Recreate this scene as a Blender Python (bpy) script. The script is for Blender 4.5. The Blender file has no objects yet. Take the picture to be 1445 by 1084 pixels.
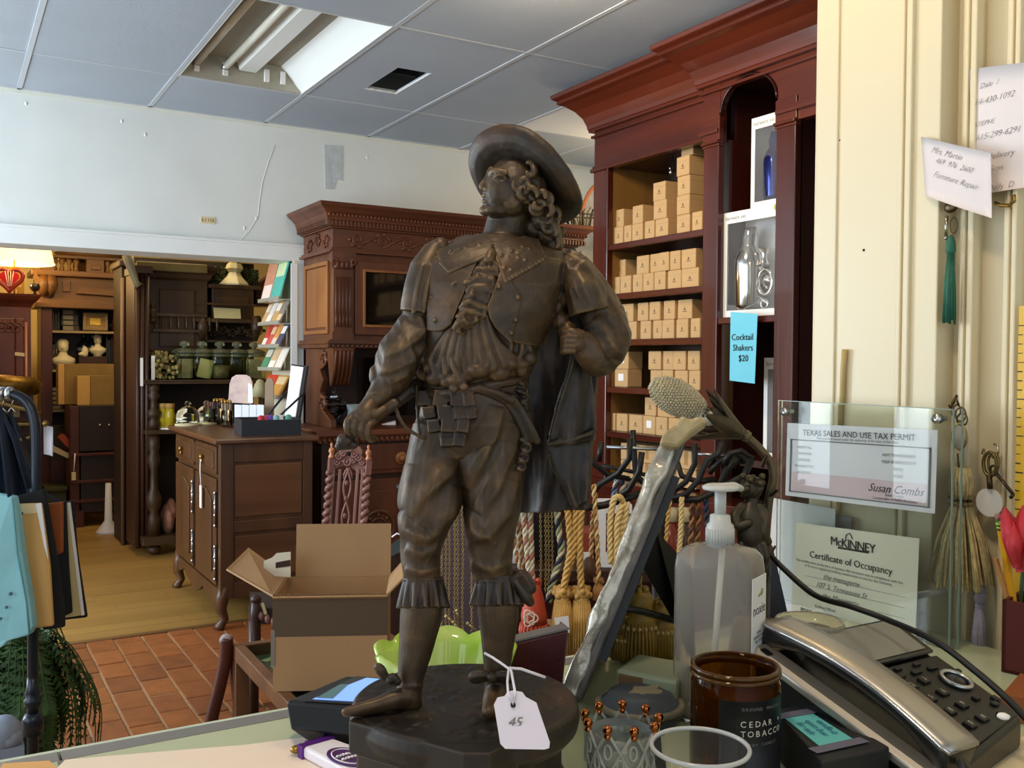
import bpy,math,random
import numpy as np
from mathutils import Vector,Matrix,noise
random.seed(7)
C=bpy.context.scene.collection
SC=bpy.context.scene
PI=math.pi
FPX=1341.95
YAW,PIT,ROL=(math.radians(a) for a in (30.7927,-1.3485,0.4437))
EYE=Vector((0,0,1.40))
_v=Vector((math.sin(YAW)*math.cos(PIT),math.cos(YAW)*math.cos(PIT),math.sin(PIT)))
_r=Vector((math.cos(YAW),-math.sin(YAW),0))
_u=_r.cross(_v)
_c,_s=math.cos(ROL),math.sin(ROL)
VIEW,RIGHT,UP=_v,_c*_r+_s*_u,-_s*_r+_c*_u
cam=bpy.data.cameras.new('camera')
cam.sensor_width=36
cam.lens=FPX/1445*36
cam.clip_start,cam.clip_end=.02,60
co=bpy.data.objects.new('camera',cam)
C.objects.link(co)
mw=Matrix((RIGHT,UP,-VIEW)).transposed().to_4x4()
mw.translation=EYE
co.matrix_world=mw
SC.camera=co
SC.view_settings.view_transform='Standard'
SC.view_settings.look='None'
SC.view_settings.gamma=1
SC.view_settings.use_curve_mapping=False
SC.view_settings.exposure=0.17
w=bpy.data.worlds.new('daylight')
w.use_nodes=True
w.node_tree.nodes['Background'].inputs[0].default_value=(.72,.86,1,1)
w.node_tree.nodes['Background'].inputs[1].default_value=1.0
SC.world=w
def area(name,loc,target,sx,sy,power,col):
 l=bpy.data.lights.new(name,'AREA')
 l.shape='RECTANGLE';l.size=sx;l.size_y=sy;l.energy=power;l.color=col
 o=bpy.data.objects.new(name,l);C.objects.link(o)
 o.location=loc
 d=Vector(target)-Vector(loc)
 o.rotation_euler=d.to_track_quat('-Z','Y').to_euler()
 return o
def point(name,loc,power,col,rad=.06):
 l=bpy.data.lights.new(name,'POINT')
 l.energy=power;l.color=col;l.shadow_soft_size=rad
 o=bpy.data.objects.new(name,l);C.objects.link(o);o.location=loc
 return o
WIN=((.3,3.0,29),(3.28,3.5,9),(3.95,4.2,9),(4.4,5.7,150))
for y0,y1,pw in WIN:area('window_daylight',(-2.19,(y0+y1)/2,1.62),(3,(y0+y1)/2,1.62),y1-y0,1.95,pw,(.80,.91,1))
area('added_rear_fill',(-.6,-2.3,1.9),(1.6,4,1.3),2.8,1.8,9,(.85,.93,1))  # unseen soft fill light added behind the camera
point('pendant_lamp',(.98,1.13,2.38),7,(1,.68,.32),.06)
area('counter_lamp',(.02,.5,2.6),(.45,.85,1.3),.2,.2,9,(1,.80,.56))
point('wall_lamp',(3.95,5.05,2.42),9,(1,.72,.4),.06)
area('added_shelf_fill',(1.8,2.9,2.75),(3.05,3.7,1.7),.25,.25,17,(1,.78,.52))  # unseen area light, added to brighten the bookcase shelves
area('back_room_lamps',(1.1,7.6,2.6),(1.1,8.4,0),1.6,1.2,30,(1,.76,.42))
point('table_lamp_bulb',(.24,8.75,2.12),26,(1,.68,.3),.05)
def ray(x,y):return VIEW+RIGHT*((x-722.5)/FPX)-UP*((y-542)/FPX)
def at(x,y,Z):return EYE+ray(x,y)*Z
def on(x,y,ax,val):
 d=ray(x,y);i='xyz'.index(ax)
 return EYE+d*((val-EYE[i])/d[i])
def yat(x,X):return on(x,540,'x',X).y
def xat(x,Y):return on(x,540,'y',Y).x
def zat(x,y,ax,val):return on(x,y,ax,val).z
class MB:
 def __init__(s):s.v=[];s.f=[];s.sm=[];s.mi=[]
 def add(s,vs,fs,M=None,smooth=False,mi=0):
  o=len(s.v)
  s.v+=[(M@Vector(p)) if M else Vector(p) for p in vs]
  s.f+=[tuple(i+o for i in f) for f in fs]
  s.sm+=[smooth]*len(fs);s.mi+=[mi]*len(fs)
  return s
 def box(s,a,b,M=None,mi=0):
  e=(len(s.f)//6%10)*4e-5
  x0,x1=sorted((a[0],b[0]));y0,y1=sorted((a[1],b[1]));z0,z1=sorted((a[2],b[2]))
  x0-=e;y0-=e;z0-=e;x1+=e;y1+=e;z1+=e
  return s.add([(x0,y0,z0),(x1,y0,z0),(x1,y1,z0),(x0,y1,z0),(x0,y0,z1),(x1,y0,z1),(x1,y1,z1),(x0,y1,z1)],[(3,2,1,0),(4,5,6,7),(0,1,5,4),(1,2,6,5),(2,3,7,6),(3,0,4,7)],M,False,mi)
 def hexa(s,p,mi=0):
  return s.add(p,[(3,2,1,0),(4,5,6,7),(0,1,5,4),(1,2,6,5),(2,3,7,6),(3,0,4,7)],None,False,mi)
 def prism(s,pts,z0,z1,M=None,mi=0,smooth=False):
  n=len(pts)
  vs=[(p[0],p[1],z0) for p in pts]+[(p[0],p[1],z1) for p in pts]
  fs=[tuple(range(n-1,-1,-1)),tuple(range(n,2*n))]
  s.add(vs,fs,M,False,mi)
  o=len(s.v)-2*n
  for i in range(n):
   j=(i+1)%n
   s.f.append((o+i,o+j,o+n+j,o+n+i));s.sm.append(smooth);s.mi.append(mi)
  return s
 def loft(s,rings,caps=True,M=None,smooth=True,mi=0,closed=False):
  n=len(rings[0]);vs=[p for r in rings for p in r];fs=[]
  m=len(rings)
  for k in range(m if closed else m-1):
   k2=(k+1)%m
   for i in range(n):
    j=(i+1)%n
    fs.append((k*n+i,k*n+j,k2*n+j,k2*n+i))
  if caps and not closed:
   fs.append(tuple(range(n-1,-1,-1)));fs.append(tuple((m-1)*n+i for i in range(n)))
  return s.add(vs,fs,M,smooth,mi)
 def lathe(s,prof,M=None,seg=24,caps=True,mi=0,smooth=True,closed=False):
  rings=[[(r*math.cos(2*PI*i/seg),r*math.sin(2*PI*i/seg),z) for i in range(seg)] for r,z in prof]
  return s.loft(rings,caps,M,smooth,mi,closed)
 def tube(s,pts,r,seg=8,closed=False,mi=0,smooth=True,M=None,flat=1.0,twist=0):
  pts=[Vector(p) for p in pts];n=len(pts)
  rs=[r]*n if not hasattr(r,'__len__') else list(r)
  rings=[];nrm=None
  for i,p in enumerate(pts):
   a=pts[i-1] if (i>0 or closed) else pts[i]
   b=pts[(i+1)%n] if (i<n-1 or closed) else pts[i]
   t=b-a
   if t.length<1e-9:t=Vector((0,0,1))
   t.normalize()
   if nrm is None:
    nrm=t.orthogonal().normalized()
   nrm=nrm-t*nrm.dot(t)
   if nrm.length<1e-6:nrm=t.orthogonal()
   nrm.normalize();bi=t.cross(nrm)
   rings.append([p+(nrm*math.cos(2*PI*k/seg+twist*i)+bi*math.sin(2*PI*k/seg+twist*i)*flat)*rs[i] for k in range(seg)])
  return s.loft(rings,not closed,M,smooth,mi,closed)
 def ball(s,c,r,seg=14,M=None,mi=0):
  if not hasattr(r,'__len__'):r=(r,r,r)
  m=max(6,seg//2);rings=[]
  vs=[(c[0],c[1],c[2]-r[2])]
  for k in range(1,m):
   a=-PI/2+PI*k/m
   for i in range(seg):
    vs.append((c[0]+r[0]*math.cos(a)*math.cos(2*PI*i/seg),c[1]+r[1]*math.cos(a)*math.sin(2*PI*i/seg),c[2]+r[2]*math.sin(a)))
  vs.append((c[0],c[1],c[2]+r[2]));N=len(vs)-1;fs=[]
  for i in range(seg):fs.append((0,1+(i+1)%seg,1+i))
  for k in range(m-2):
   for i in range(seg):
    a=1+k*seg+i;b=1+k*seg+(i+1)%seg
    fs.append((a,b,b+seg,a+seg))
  for i in range(seg):fs.append((N,N-seg+i,N-seg+(i+1)%seg))
  return s.add(vs,fs,M,True,mi)
 def sheet(s,grid,th,M=None,mi=0,smooth=True):
  R=len(grid);K=len(grid[0]);g=[[Vector(p) for p in row] for row in grid]
  nr=[]
  for i in range(R):
   row=[]
   for j in range(K):
    du=g[min(i+1,R-1)][j]-g[max(i-1,0)][j]
    dv=g[i][min(j+1,K-1)]-g[i][max(j-1,0)]
    n=du.cross(dv);row.append(n.normalized() if n.length>1e-12 else Vector((0,0,1)))
   nr.append(row)
  vs=[g[i][j]+nr[i][j]*th/2 for i in range(R) for j in range(K)]+[g[i][j]-nr[i][j]*th/2 for i in range(R) for j in range(K)]
  N=R*K;fs=[]
  for i in range(R-1):
   for j in range(K-1):
    a,b,c,d=i*K+j,i*K+j+1,(i+1)*K+j+1,(i+1)*K+j
    fs.append((d,c,b,a));fs.append((N+a,N+b,N+c,N+d))
  for i in range(R-1):
   a,d=i*K,(i+1)*K;fs.append((a,N+a,N+d,d)) if 0 else fs.append((d,N+d,N+a,a))
   b,c=i*K+K-1,(i+1)*K+K-1;fs.append((b,N+b,N+c,c))
  for j in range(K-1):
   a,b=j,j+1;fs.append((a,N+a,N+b,b))
   a,b=(R-1)*K+j,(R-1)*K+j+1;fs.append((b,N+b,N+a,a))
  return s.add(vs,fs,M,smooth,mi)
def frame(o,x,y,z=None):
 x=Vector(x).normalized();y=Vector(y);y=(y-x*y.dot(x)).normalized()
 z=Vector(z).normalized() if z is not None else x.cross(y)
 M=Matrix((x,y,z)).transposed().to_4x4();M.translation=Vector(o)
 return M
def T(x,y,z,rz=0.0):return Matrix.Translation((x,y,z))@Matrix.Rotation(rz,4,'Z')
def aim(a,b):
 d=(Vector(b)-Vector(a));M=d.to_track_quat('Z','Y').to_matrix().to_4x4();M.translation=Vector(a);return M
ORG={}
def tag(o,label=None,cat=None,group=None,kind=None):
 if label:o['label']=label
 if cat:o['category']=cat
 if group:o['group']=group
 if kind:o['kind']=kind
 return o
def thing(name,label,cat,loc,group=None):
 o=bpy.data.objects.new(name,None);C.objects.link(o)
 o.empty_display_size=.02;o.location=loc;ORG[o.name]=Vector(loc)
 return tag(o,label,cat,group)
def build(name,mb,mats,parent=None,loc=None,bev=0,seg=2,label=None,kind=None,sub=0):
 org=ORG[parent.name] if parent is not None else Vector(loc if loc is not None else (0,0,0))
 if isinstance(mb,MB):
  me=bpy.data.meshes.new(name)
  me.from_pydata([tuple(p-org) for p in mb.v],[],mb.f)
  me.polygons.foreach_set('use_smooth',mb.sm)
  me.polygons.foreach_set('material_index',mb.mi)
 else :
  me=mb
  me.transform(Matrix.Translation(-org))
 for m in (mats if isinstance(mats,(list,tuple)) else [mats]):me.materials.append(m)
 me.update()
 o=bpy.data.objects.new(name,me);C.objects.link(o)
 if parent is not None:o.parent=parent
 else :o.location=org
 ORG[o.name]=org
 if bev:
  b=o.modifiers.new('bevel','BEVEL');b.width=bev;b.segments=seg;b.limit_method='ANGLE';b.angle_limit=.6;b.harden_normals=False
 if sub:
  b=o.modifiers.new('sub','SUBSURF');b.levels=b.render_levels=sub
 if label:o['label']=label
 if kind:o['kind']=kind
 return o
def solo(name,mb,mats,label,cat,loc,group=None,**k):
 return tag(build(name,mb,mats,None,loc,**k),label,cat,group)
def struct(name,mb,mats,parent=None,**k):
 o=build(name,mb,mats,parent,**k)
 if parent is None:o['kind']='structure'
 return o
KIDS={}
def copy_tree(o,parent=None):
 c=o.copy();C.objects.link(c)
 if parent is not None:c.parent=parent
 for ch in list(o.children):copy_tree(ch,c)
 return c
def text(body,size,M,m,parent,name='lettering',ext=.0002,align='CENTER',shear=0,space=1.0,line=1.0,thin=0):
 cu=bpy.data.curves.new(name,'FONT');cu.body=body;cu.size=size;cu.extrude=ext;cu.align_x=align;cu.align_y='CENTER'
 cu.shear=shear;cu.space_character=space;cu.space_line=line;cu.resolution_u=2;cu.offset=thin*size
 cu.materials.append(m)
 o=bpy.data.objects.new(name,cu);C.objects.link(o)
 Ml=M.copy();Ml.translation=M.translation-ORG[parent.name]
 o.parent=parent;o.matrix_local=Ml
 ORG[o.name]=ORG[parent.name]
 return o
def lin(h):
 h=h.lstrip('#');c=[int(h[i:i+2],16)/255 for i in (0,2,4)]
 return tuple((x/12.92 if x<=.04045 else ((x+.055)/1.055)**2.4) for x in c)+(1,)
def mat(name,col,rough=.5,metal=0,var=0,vscale=8,bump=0,bscale=60,col2=None,trans=0,ior=1.45,emit=None,estr=0,alpha=1,stretch=(1,1,1),spec=.5,coat=0,detail=4):
 m=bpy.data.materials.new(name);m.use_nodes=True
 nt=m.node_tree;b=nt.nodes['Principled BSDF']
 c1=lin(col)
 b.inputs['Base Color'].default_value=c1;b.inputs['Roughness'].default_value=rough;b.inputs['Metallic'].default_value=metal
 b.inputs['Transmission Weight'].default_value=trans;b.inputs['IOR'].default_value=ior;b.inputs['Alpha'].default_value=alpha
 b.inputs['Specular IOR Level'].default_value=spec;b.inputs['Coat Weight'].default_value=coat
 if emit:b.inputs['Emission Color'].default_value=lin(emit);b.inputs['Emission Strength'].default_value=estr
 if var or bump or col2:
  tc=nt.nodes.new('ShaderNodeTexCoord');mp=nt.nodes.new('ShaderNodeMapping');mp.inputs['Scale'].default_value=stretch
  nt.links.new(tc.outputs['Object'],mp.inputs['Vector'])
  if var or col2:
   n=nt.nodes.new('ShaderNodeTexNoise');n.inputs['Scale'].default_value=vscale;n.inputs['Detail'].default_value=detail
   nt.links.new(mp.outputs[0],n.inputs['Vector'])
   rp=nt.nodes.new('ShaderNodeValToRGB')
   ca=tuple(x*(1-var) for x in c1[:3])+(1,)
   cb=lin(col2) if col2 else tuple(min(1,x*(1+var)) for x in c1[:3])+(1,)
   if col2:ca=c1
   rp.color_ramp.elements[0].position=.32;rp.color_ramp.elements[1].position=.68
   rp.color_ramp.elements[0].color=ca;rp.color_ramp.elements[1].color=cb
   nt.links.new(n.outputs['Fac'],rp.inputs[0]);nt.links.new(rp.outputs[0],b.inputs['Base Color'])
  if bump:
   n2=nt.nodes.new('ShaderNodeTexNoise');n2.inputs['Scale'].default_value=bscale;n2.inputs['Detail'].default_value=3
   nt.links.new(mp.outputs[0],n2.inputs['Vector'])
   bp=nt.nodes.new('ShaderNodeBump');bp.inputs['Strength'].default_value=bump;bp.inputs['Distance'].default_value=.004
   nt.links.new(n2.outputs['Fac'],bp.inputs['Height']);nt.links.new(bp.outputs[0],b.inputs['Normal'])
 return m
def wood(name,c1,c2,rough=.4,grain='z',sc=14,coat=0):
 st={'x':(.06,1,1),'y':(1,.06,1),'z':(1,1,.06)}[grain]
 return mat(name,c1,rough,col2=c2,vscale=sc,stretch=st,bump=.12,bscale=70,coat=coat,detail=8)
W_WHITE=mat('painted_plaster','#d9dcd8',.6,var=.05,vscale=2,bump=.12,bscale=18)
W_TRIM=mat('white_trim_paint','#dfe2e0',.45,var=.03,vscale=3)
W_CREAM=mat('cream_gloss_paint','#d8caa9',.38,var=.02,vscale=3,bump=.06,bscale=25)
W_BACK=mat('warm_plaster','#d8c692',.7,var=.05,vscale=2)
TILE=mat('grey_ceiling_tile','#a2abb5',.85,var=.05,vscale=1.5,bump=.25,bscale=190)
TILE_W=mat('white_ceiling_tile','#dcdfe0',.8,var=.03,vscale=2,bump=.2,bscale=190)
GRID=mat('ceiling_grid_metal','#b4bac0',.5)
BLACK=mat('soft_black','#0b0b0c',.5)
VOID=mat('dark_void','#141210',.9)
MAHO=wood('red_mahogany','#3a150e','#552215',.25,'z',8,coat=.25)
MAHO_Y=wood('red_mahogany_along','#3e170f','#5e2817',.25,'y',8,coat=.25)
MAHO_D=wood('dark_mahogany','#2a0f0c','#3d1711',.28,'z',8,coat=.3)
OAKIN=wood('oak_interior','#7a5426','#8d6632',.55,'z',10)
WAL=wood('carved_walnut','#4b2a1a','#6b3c24',.42,'z',9)
WAL_X=wood('carved_walnut_along','#4d2b1b','#6d3e26',.42,'x',9)
WAL_L=wood('honey_walnut','#7a4a26','#9a6234',.38,'z',6)
WAL_D=wood('dark_walnut','#2b1810','#402417',.45,'z',9)
CAB=wood('chest_walnut','#3f2715','#57371e',.42,'z',7)
CAB_X=wood('chest_walnut_top','#4f3020','#6b452c',.3,'y',7)
OLDW=wood('old_brown_oak','#33210f','#4a3218',.5,'z',8)
OLDR=wood('red_brown_wood','#3d1a12','#57271a',.4,'z',6)
MIDW=wood('middle_oak','#55361b','#73502b',.5,'x',8)
PLANK=wood('worn_pine_floor','#84642f','#9b773c',.5,'x',5)
BRICK_M=[mat('clay_paver',c,.55,var=.18,vscale=14,bump=.3,bscale=60) for c in ('#7c431c','#874b20','#723c19','#80461d')]
MORTAR=mat('mortar_joint','#9a7a56',.9,var=.1,vscale=30,bump=.4,bscale=120)
CARD=mat('kraft_cardboard','#c09b6b',.75,var=.05,vscale=9,bump=.08,bscale=150)
CARD2=mat('plain_cardboard','#b48d63',.75,var=.05,vscale=7,bump=.1,bscale=120,stretch=(1,1,.3))
GLASS=mat('clear_glass','#ffffff',.02,trans=1,ior=1.45)
GLASSG=mat('green_glass','#eef4e4',.03,trans=1,ior=1.2)
GLASSL=mat('green_glass_lid','#b9c0a0',.05,trans=.85,ior=1.3)
STEEL=mat('brushed_steel','#b9bbbd',.28,1)
BRASS=mat('old_brass','#9a7a3c',.38,1,var=.2,vscale=60)
IRON=mat('black_iron','#2a2724',.42,.6,var=.2,vscale=40,bump=.15,bscale=120)
PAPER=mat('white_paper','#e9e4e2',.8,var=.02,vscale=6)
PAPER_L=mat('lavender_paper','#dcd2dc',.8)
INK=mat('grey_ink','#77726f',.8)
INKB=mat('black_ink','#1b1a1c',.7)
PLASTIC_W=mat('white_plastic','#e6e6e4',.35)
SKYM=None
CEIL=2.90
gx=[-.324-.69*3+.69*i for i in range(10)]
gx=[.362+.692*i for i in range(-4,6)]
gy=[5.262-1.296*i for i in range(0,6)][::-1]+[6.0]
top=MB().box((-2.4,-2.4,CEIL+.32),(4.5,6.0,CEIL+.40))
ceiling=struct('ceiling',top,VOID)
tsh={}
for i in range(len(gx)):
 x0=gx[i];x1=gx[i+1] if i+1<len(gx) else 4.5
 for j in range(len(gy)-1):
  y0,y1=gy[j],gy[j+1]
  if abs(x0-1.054)<.01 and j==len(gy)-3:continue
  mb=MB()
  e=.004;zz=CEIL+random.uniform(-.002,.003)
  if abs(x0-1.746)<.01 and j==len(gy)-3:
   hx0,hx1,hy0,hy1=2.00,2.19,4.52,4.97
   for a,b in (((x0+e,y0+e),(hx0,y1-e)),((hx1,y0+e),(x1-e,y1-e)),((hx0,y0+e),(hx1,hy0)),((hx0,hy1),(hx1,y1-e))):
    mb.box((a[0],a[1],zz),(b[0],b[1],zz+.02))
   m=TILE
   rag=MB()
   for k in range(22):
    t=k/21;rag.ball((hx0+(hx1-hx0)*t,hy1-.004,zz+.004),(.007,random.uniform(.004,.012),.006),6)
    rag.ball((hx1-.004,hy0+(hy1-hy0)*t,zz+.004),(random.uniform(.004,.010),.014,.006),6)
  else :
   mb.box((x0+e,y0+e,zz),(x1-e,y1-e,zz+.02));m=TILE
   if abs(x0-3.13)<.02 and j in (len(gy)-3,):m=TILE_W
  t=build('ceiling_tile',mb,m,ceiling)
  if abs(x0-1.746)<.01 and j==len(gy)-3:
   t['label']='tile with a ragged rectangular hole'
   build('broken_edge',rag,TILE_W,t)
   build('hole_liner',MB().box((hx0-.01,hy0+.18,CEIL+.03),(hx1+.01,hy0+.2,CEIL+.26)),VOID,t)
for x in gx:
 build('grid_bar',MB().box((x-.012,-2.3,CEIL-.004),(x+.012,6.0,CEIL+.03)),GRID,ceiling)
for y in gy[:-1]:
 build('cross_bar',MB().box((gx[0],y-.008,CEIL-.003),(4.5,y+.008,CEIL+.02)),GRID,ceiling)
build('wall_angle',MB().box((-2.2,5.975,CEIL-.004),(4.5,6.0,CEIL+.02)),GRID,ceiling)
YB=6.0
HZ=2.035
JX=1.94
WT=.25
wb=MB()
wb.box((-2.2,YB,HZ),(4.5,YB+WT,CEIL+.02))
wb.box((JX,YB,0),(4.5,YB+WT,HZ));wb.box((-2.2,YB,0),(-.9,YB+WT,HZ))
wall_back=struct('wall_back',wb,W_WHITE)
build('paint_patch',MB().prism([(xat(456,YB),zat(456,204,'y',YB)),(xat(482,YB),zat(482,206,'y',YB)),(xat(482,YB),zat(482,255,'y',YB)),(xat(474,YB),zat(474,252,'y',YB)),(xat(470,YB),zat(466,267,'y',YB)),(xat(458,YB),zat(458,266,'y',YB))],0,.003,frame((0,YB,0),(1,0,0),(0,0,1))),mat('bare_grey_patch','#b9c0c2',.7,var=.1,vscale=20),wall_back,label='bare grey unpainted patch')
cr=MB()
pts=[(388,205),(380,225),(370,258),(366,285),(364,306),(352,325),(338,341)]
cr.tube([on(x,y,'y',YB-.001) for x,y in pts],.0018,5)
for x,y in ((37,146),(172,171),(205,190),(345,322),(362,308),(470,235),(471,255),(518,222)):cr.ball(on(x,y,'y',YB),(.008,.004,.012),8)
build('plaster_ridge',cr,W_WHITE,wall_back)
upb=MB().box((-2.2,YB-.004,zat(200,148,'y',YB)-.03),(4.5,YB,CEIL))
build('upper_paint_band',upb,mat('yellowed_paint','#d6d7cc',.6),wall_back)
struct('trim_1',MB().box((-2.2,YB-.022,HZ),(JX+.16,YB,2.14)).box((-2.2,YB-.03,2.125),(JX+.165,YB,2.142)),W_TRIM,bev=.003)
struct('trim_2',MB().box((JX,YB-.022,0),(JX+.13,YB,HZ)),W_TRIM,bev=.003)
np_=thing('number_tag','tiny gilt number tag stuck on the white wall above the opening','sign',on(293,311,'y',YB))
build('plate',MB().box((xat(283,YB),YB-.004,zat(293,316,'y',YB)),(xat(303,YB),YB-.0005,zat(293,306,'y',YB))),mat('tag_card','#d8c9a4',.6),np_)
text('6110I',.034,frame(on(293,311,'y',YB)+Vector((0,-.0045,0)),(1,0,0),(0,0,1)),mat('tag_ink','#7a5a30',.6),np_)
struct('wall_far',MB().box((-2.2,10.0,0),(4.2,10.1,3.0)),W_BACK)
struct('wall_far_left',MB().box((-.95,YB+WT,0),(-.85,10,3)),W_BACK)
struct('wall_far_right',MB().box((3.6,YB+WT,0),(3.7,10,3)),W_BACK)
struct('ceiling_back',MB().box((-1,YB+WT,2.95),(3.7,10.1,3.05)),W_BACK)
struct('wall_right',MB().box((4.3,-2.4,0),(4.45,6.0,CEIL+.02)),W_WHITE)
bmY=yat(898,3.12)
struct('trim_3',MB().box((3.12,.9,2.80),(3.46,bmY,CEIL-.003)).box((3.10,bmY-.07,2.80),(3.12,bmY,CEIL-.003)),W_TRIM,bev=.003)
lw=MB()
X0=-2.2
for a,b in (((-2.4,0),(6.25,.6)),((-2.4,2.65),(6.25,3.2))):lw.box((X0-.15,a[0],a[1]),(X0,b[0],b[1]))
for y0,y1 in ((-2.4,.3),(3.0,3.28),(3.5,3.95),(4.2,4.4),(5.7,6.25)):lw.box((X0-.15,y0,.6),(X0,y1,2.65))
struct('wall_left',lw,W_WHITE)
for n,(y0,y1,_p) in enumerate(WIN):
 wn=MB()
 for a,b in ((y0,y0+.03),(y1-.03,y1))+((((y0+y1)/2-.025,(y0+y1)/2+.025),) if y1-y0>1 else ()):wn.box((X0-.12,a,.6),(X0-.02,b,2.65))
 for a,b in ((.6,.66),(2.59,2.65)):wn.box((X0-.12,y0,a),(X0-.02,y1,b))
 struct('window_%d'%(n+1),wn,W_TRIM)
PX=1.30
pe=yat(1145,PX)
pier=struct('wall_pier',MB().box((PX+.012,-1.5,0),(PX+.2,pe,CEIL+.02)),W_CREAM)
def vtrim(n,xa,xb,th,extra=()):
 ya,yb=yat(xa,PX-th),yat(xb,PX-th)
 m=MB().box((PX-th,ya,0),(PX+.02,yb,CEIL))
 for e0,e1,t2 in extra:m.box((PX-t2,yat(e0,PX-t2),0),(PX,yat(e1,PX-t2),CEIL))
 return struct('trim_%d'%n,m,W_CREAM,bev=.002)
vtrim(4,1145,1320,.03,[(1147,1176,.034),(1261,1268,.035),(1271,1279,.037)])
vtrim(5,1350,1371,.008,[(1353,1358,.014),(1361,1369,.018)])
vtrim(6,1412,1432,.008,[(1415,1420,.014),(1423,1430,.018)])
build('nail_hole',MB().ball(on(1219,353,'x',PX-.03),.0022,8).ball(on(1185,198,'x',PX-.03),.0012,8),VOID,pier)
fl=struct('floor',MB().box((-2.2,-2.4,-.05),(4.5,5.09,-.004)),MORTAR)
bx,by,g=.128,.212,.009
pr={}
k=0
for i in range(-2,22):
 for j in range(0,16):
  x=-.05+i*bx;y=5.085-(j+1)*by+(.0 if i%2 else by/2)
  if y+by>5.086:
   if y>5.05:continue
  p0=EYE
  c=Vector((x,y,0))-EYE;Z=c.dot(VIEW);px=722.5+FPX*c.dot(RIGHT)/Z;py=542-FPX*c.dot(UP)/Z
  if not ((-60<px<420 and py<1120) or (-.3<x<2.9 and y>3.3)) or k>=298:continue
  m=MB();y1=min(y+by-g,5.083)
  m.box((x,y,-.03),(x+bx-g,y1,random.uniform(-.002,.002)))
  build('brick',m,random.choice(BRICK_M),fl,bev=.0025,seg=1);k+=1
fl2=struct('floor_back',MB().box((-2.2,5.09,-.05),(4.2,10,-.006)),mat('dark_seam','#6e4f28',.8))
for i in range(36):
 y0=5.10+i*.135
 if y0>9.9:break
 x0=-.9
 while x0<3.5:
  L=random.uniform(1.4,2.6)
  if x0<2.2:build('floorboard',MB().box((x0+.001,y0+.001,-.02),(min(x0+L,3.5)-.001,y0+.134,random.uniform(-.0008,.0008))),PLANK,fl2)
  x0+=L
struct('trim_7',MB().box((-2,5.06,-.01),(2,5.10,.004)),MIDW)
lx0,lx1,ly0,ly1=1.054+.012,1.746-.012,3.966+.008,5.262-.008
ENAM=mat('white_enamel','#e8ebe8',.3)
ENAM_D=mat('grey_enamel','#a09d8e',.55,var=.1,vscale=5)  # greyer enamel for the pan, one side and the far end
cl=thing('ceiling_light','open fluorescent ceiling fixture with two bare tubes and no lens','ceiling light',((lx0+lx1)/2,(ly0+ly1)/2,CEIL))
build('pan',MB().box((lx0,ly0,CEIL+.13),(lx1,ly1,CEIL+.135)),ENAM_D,cl)
build('side_reflector',MB().prism([(lx1,CEIL+.0),(lx1+.004,CEIL),(lx1-.12,CEIL+.13),(lx1-.124,CEIL+.13)],ly0,ly1,frame((0,0,0),(1,0,0),(0,0,1),(0,1,0))),ENAM,cl)
build('side_reflector',MB().prism([(lx0,CEIL),(lx0-.004,CEIL),(lx0+.02,CEIL+.13),(lx0+.024,CEIL+.13)],ly0,ly1,frame((0,0,0),(1,0,0),(0,0,1),(0,1,0))),ENAM_D,cl)
build('end_plate',MB().box((lx0,ly1-.012,CEIL),(lx1,ly1,CEIL+.13)),ENAM_D,cl)
build('end_plate',MB().box((lx0,ly0,CEIL),(lx1,ly0+.012,CEIL+.13)),ENAM,cl)
build('ballast_cover',MB().prism([(1.36,CEIL+.13),(1.38,CEIL+.07),(1.47,CEIL+.07),(1.49,CEIL+.13)],ly0+.02,ly1-.02,frame((0,0,0),(1,0,0),(0,0,1),(0,1,0))),ENAM,cl)
TUBE=mat('unlit_tube','#e4e2d4',.25)
for x in (1.155,1.305):
 t=build('tube',MB().tube([(x,ly0+.03,CEIL+.075),(x,ly1-.03,CEIL+.075)],.019,12),TUBE,cl)
 build('tube_cap',MB().tube([(x,ly1-.05,CEIL+.075),(x,ly1-.014,CEIL+.075)],.020,12),STEEL,t)
for x in (1.155,1.305,1.53,1.62):
 build('lamp_socket',MB().box((x-.014,ly1-.03,CEIL+.03),(x+.014,ly1-.012,CEIL+.10)),PLASTIC_W,cl,bev=.003)
for sx in (lx0-.002,lx1-.006):
 build('rim',MB().box((sx,ly0,CEIL-.004),(sx+.008,ly1,CEIL+.004)),ENAM,cl)
# carved sideboard against the back wall
YF=5.45
dx0,dx1=1.99,3.74
sb=thing('carved_sideboard','tall carved walnut sideboard with dentil cornice and glazed doors against the white wall','sideboard',(2.87,5.7,0))
m=MB()
m.box((dx0,YF,1.49),(dx1,5.98,2.06))
build('upper_case',m,WAL,sb,bev=.004)
m=MB()
tiers=[(2.045,2.06,.03),(2.06,2.075,.015),(2.075,2.19,.0),(2.19,2.20,.02),(2.20,2.235,.035),(2.235,2.245,.05)]
for z0,z1,o in tiers:m.box((dx0-o,YF-o,z0),(dx1+o,5.98,z1))
prof=[(.05,2.245),(.06,2.27),(.085,2.295),(.105,2.31),(.115,2.33),(.0,2.335)]
rings=[]
for o,z in prof:rings.append([(dx0-o,YF-o,z),(dx1+o,YF-o,z),(dx1+o,5.98,z),(dx0-o,5.98,z)])
m.loft(rings,True,None,False)
build('cornice',m,WAL_X,sb,bev=.002,seg=1)
d=MB()
x=dx0-.05
while x<dx1+.05:
 d.box((x,YF-.05,2.204),(x+.012,YF-.03,2.232));d.ball((x+.006,YF-.068,2.262),(.008,.012,.010),6);x+=.024
y=YF-.05
while y<5.96:
 d.box((dx0-.05,y,2.204),(dx0-.03,y+.012,2.232));y+=.024
build('dentil_band',d,WAL_X,sb,kind='stuff')
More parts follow.
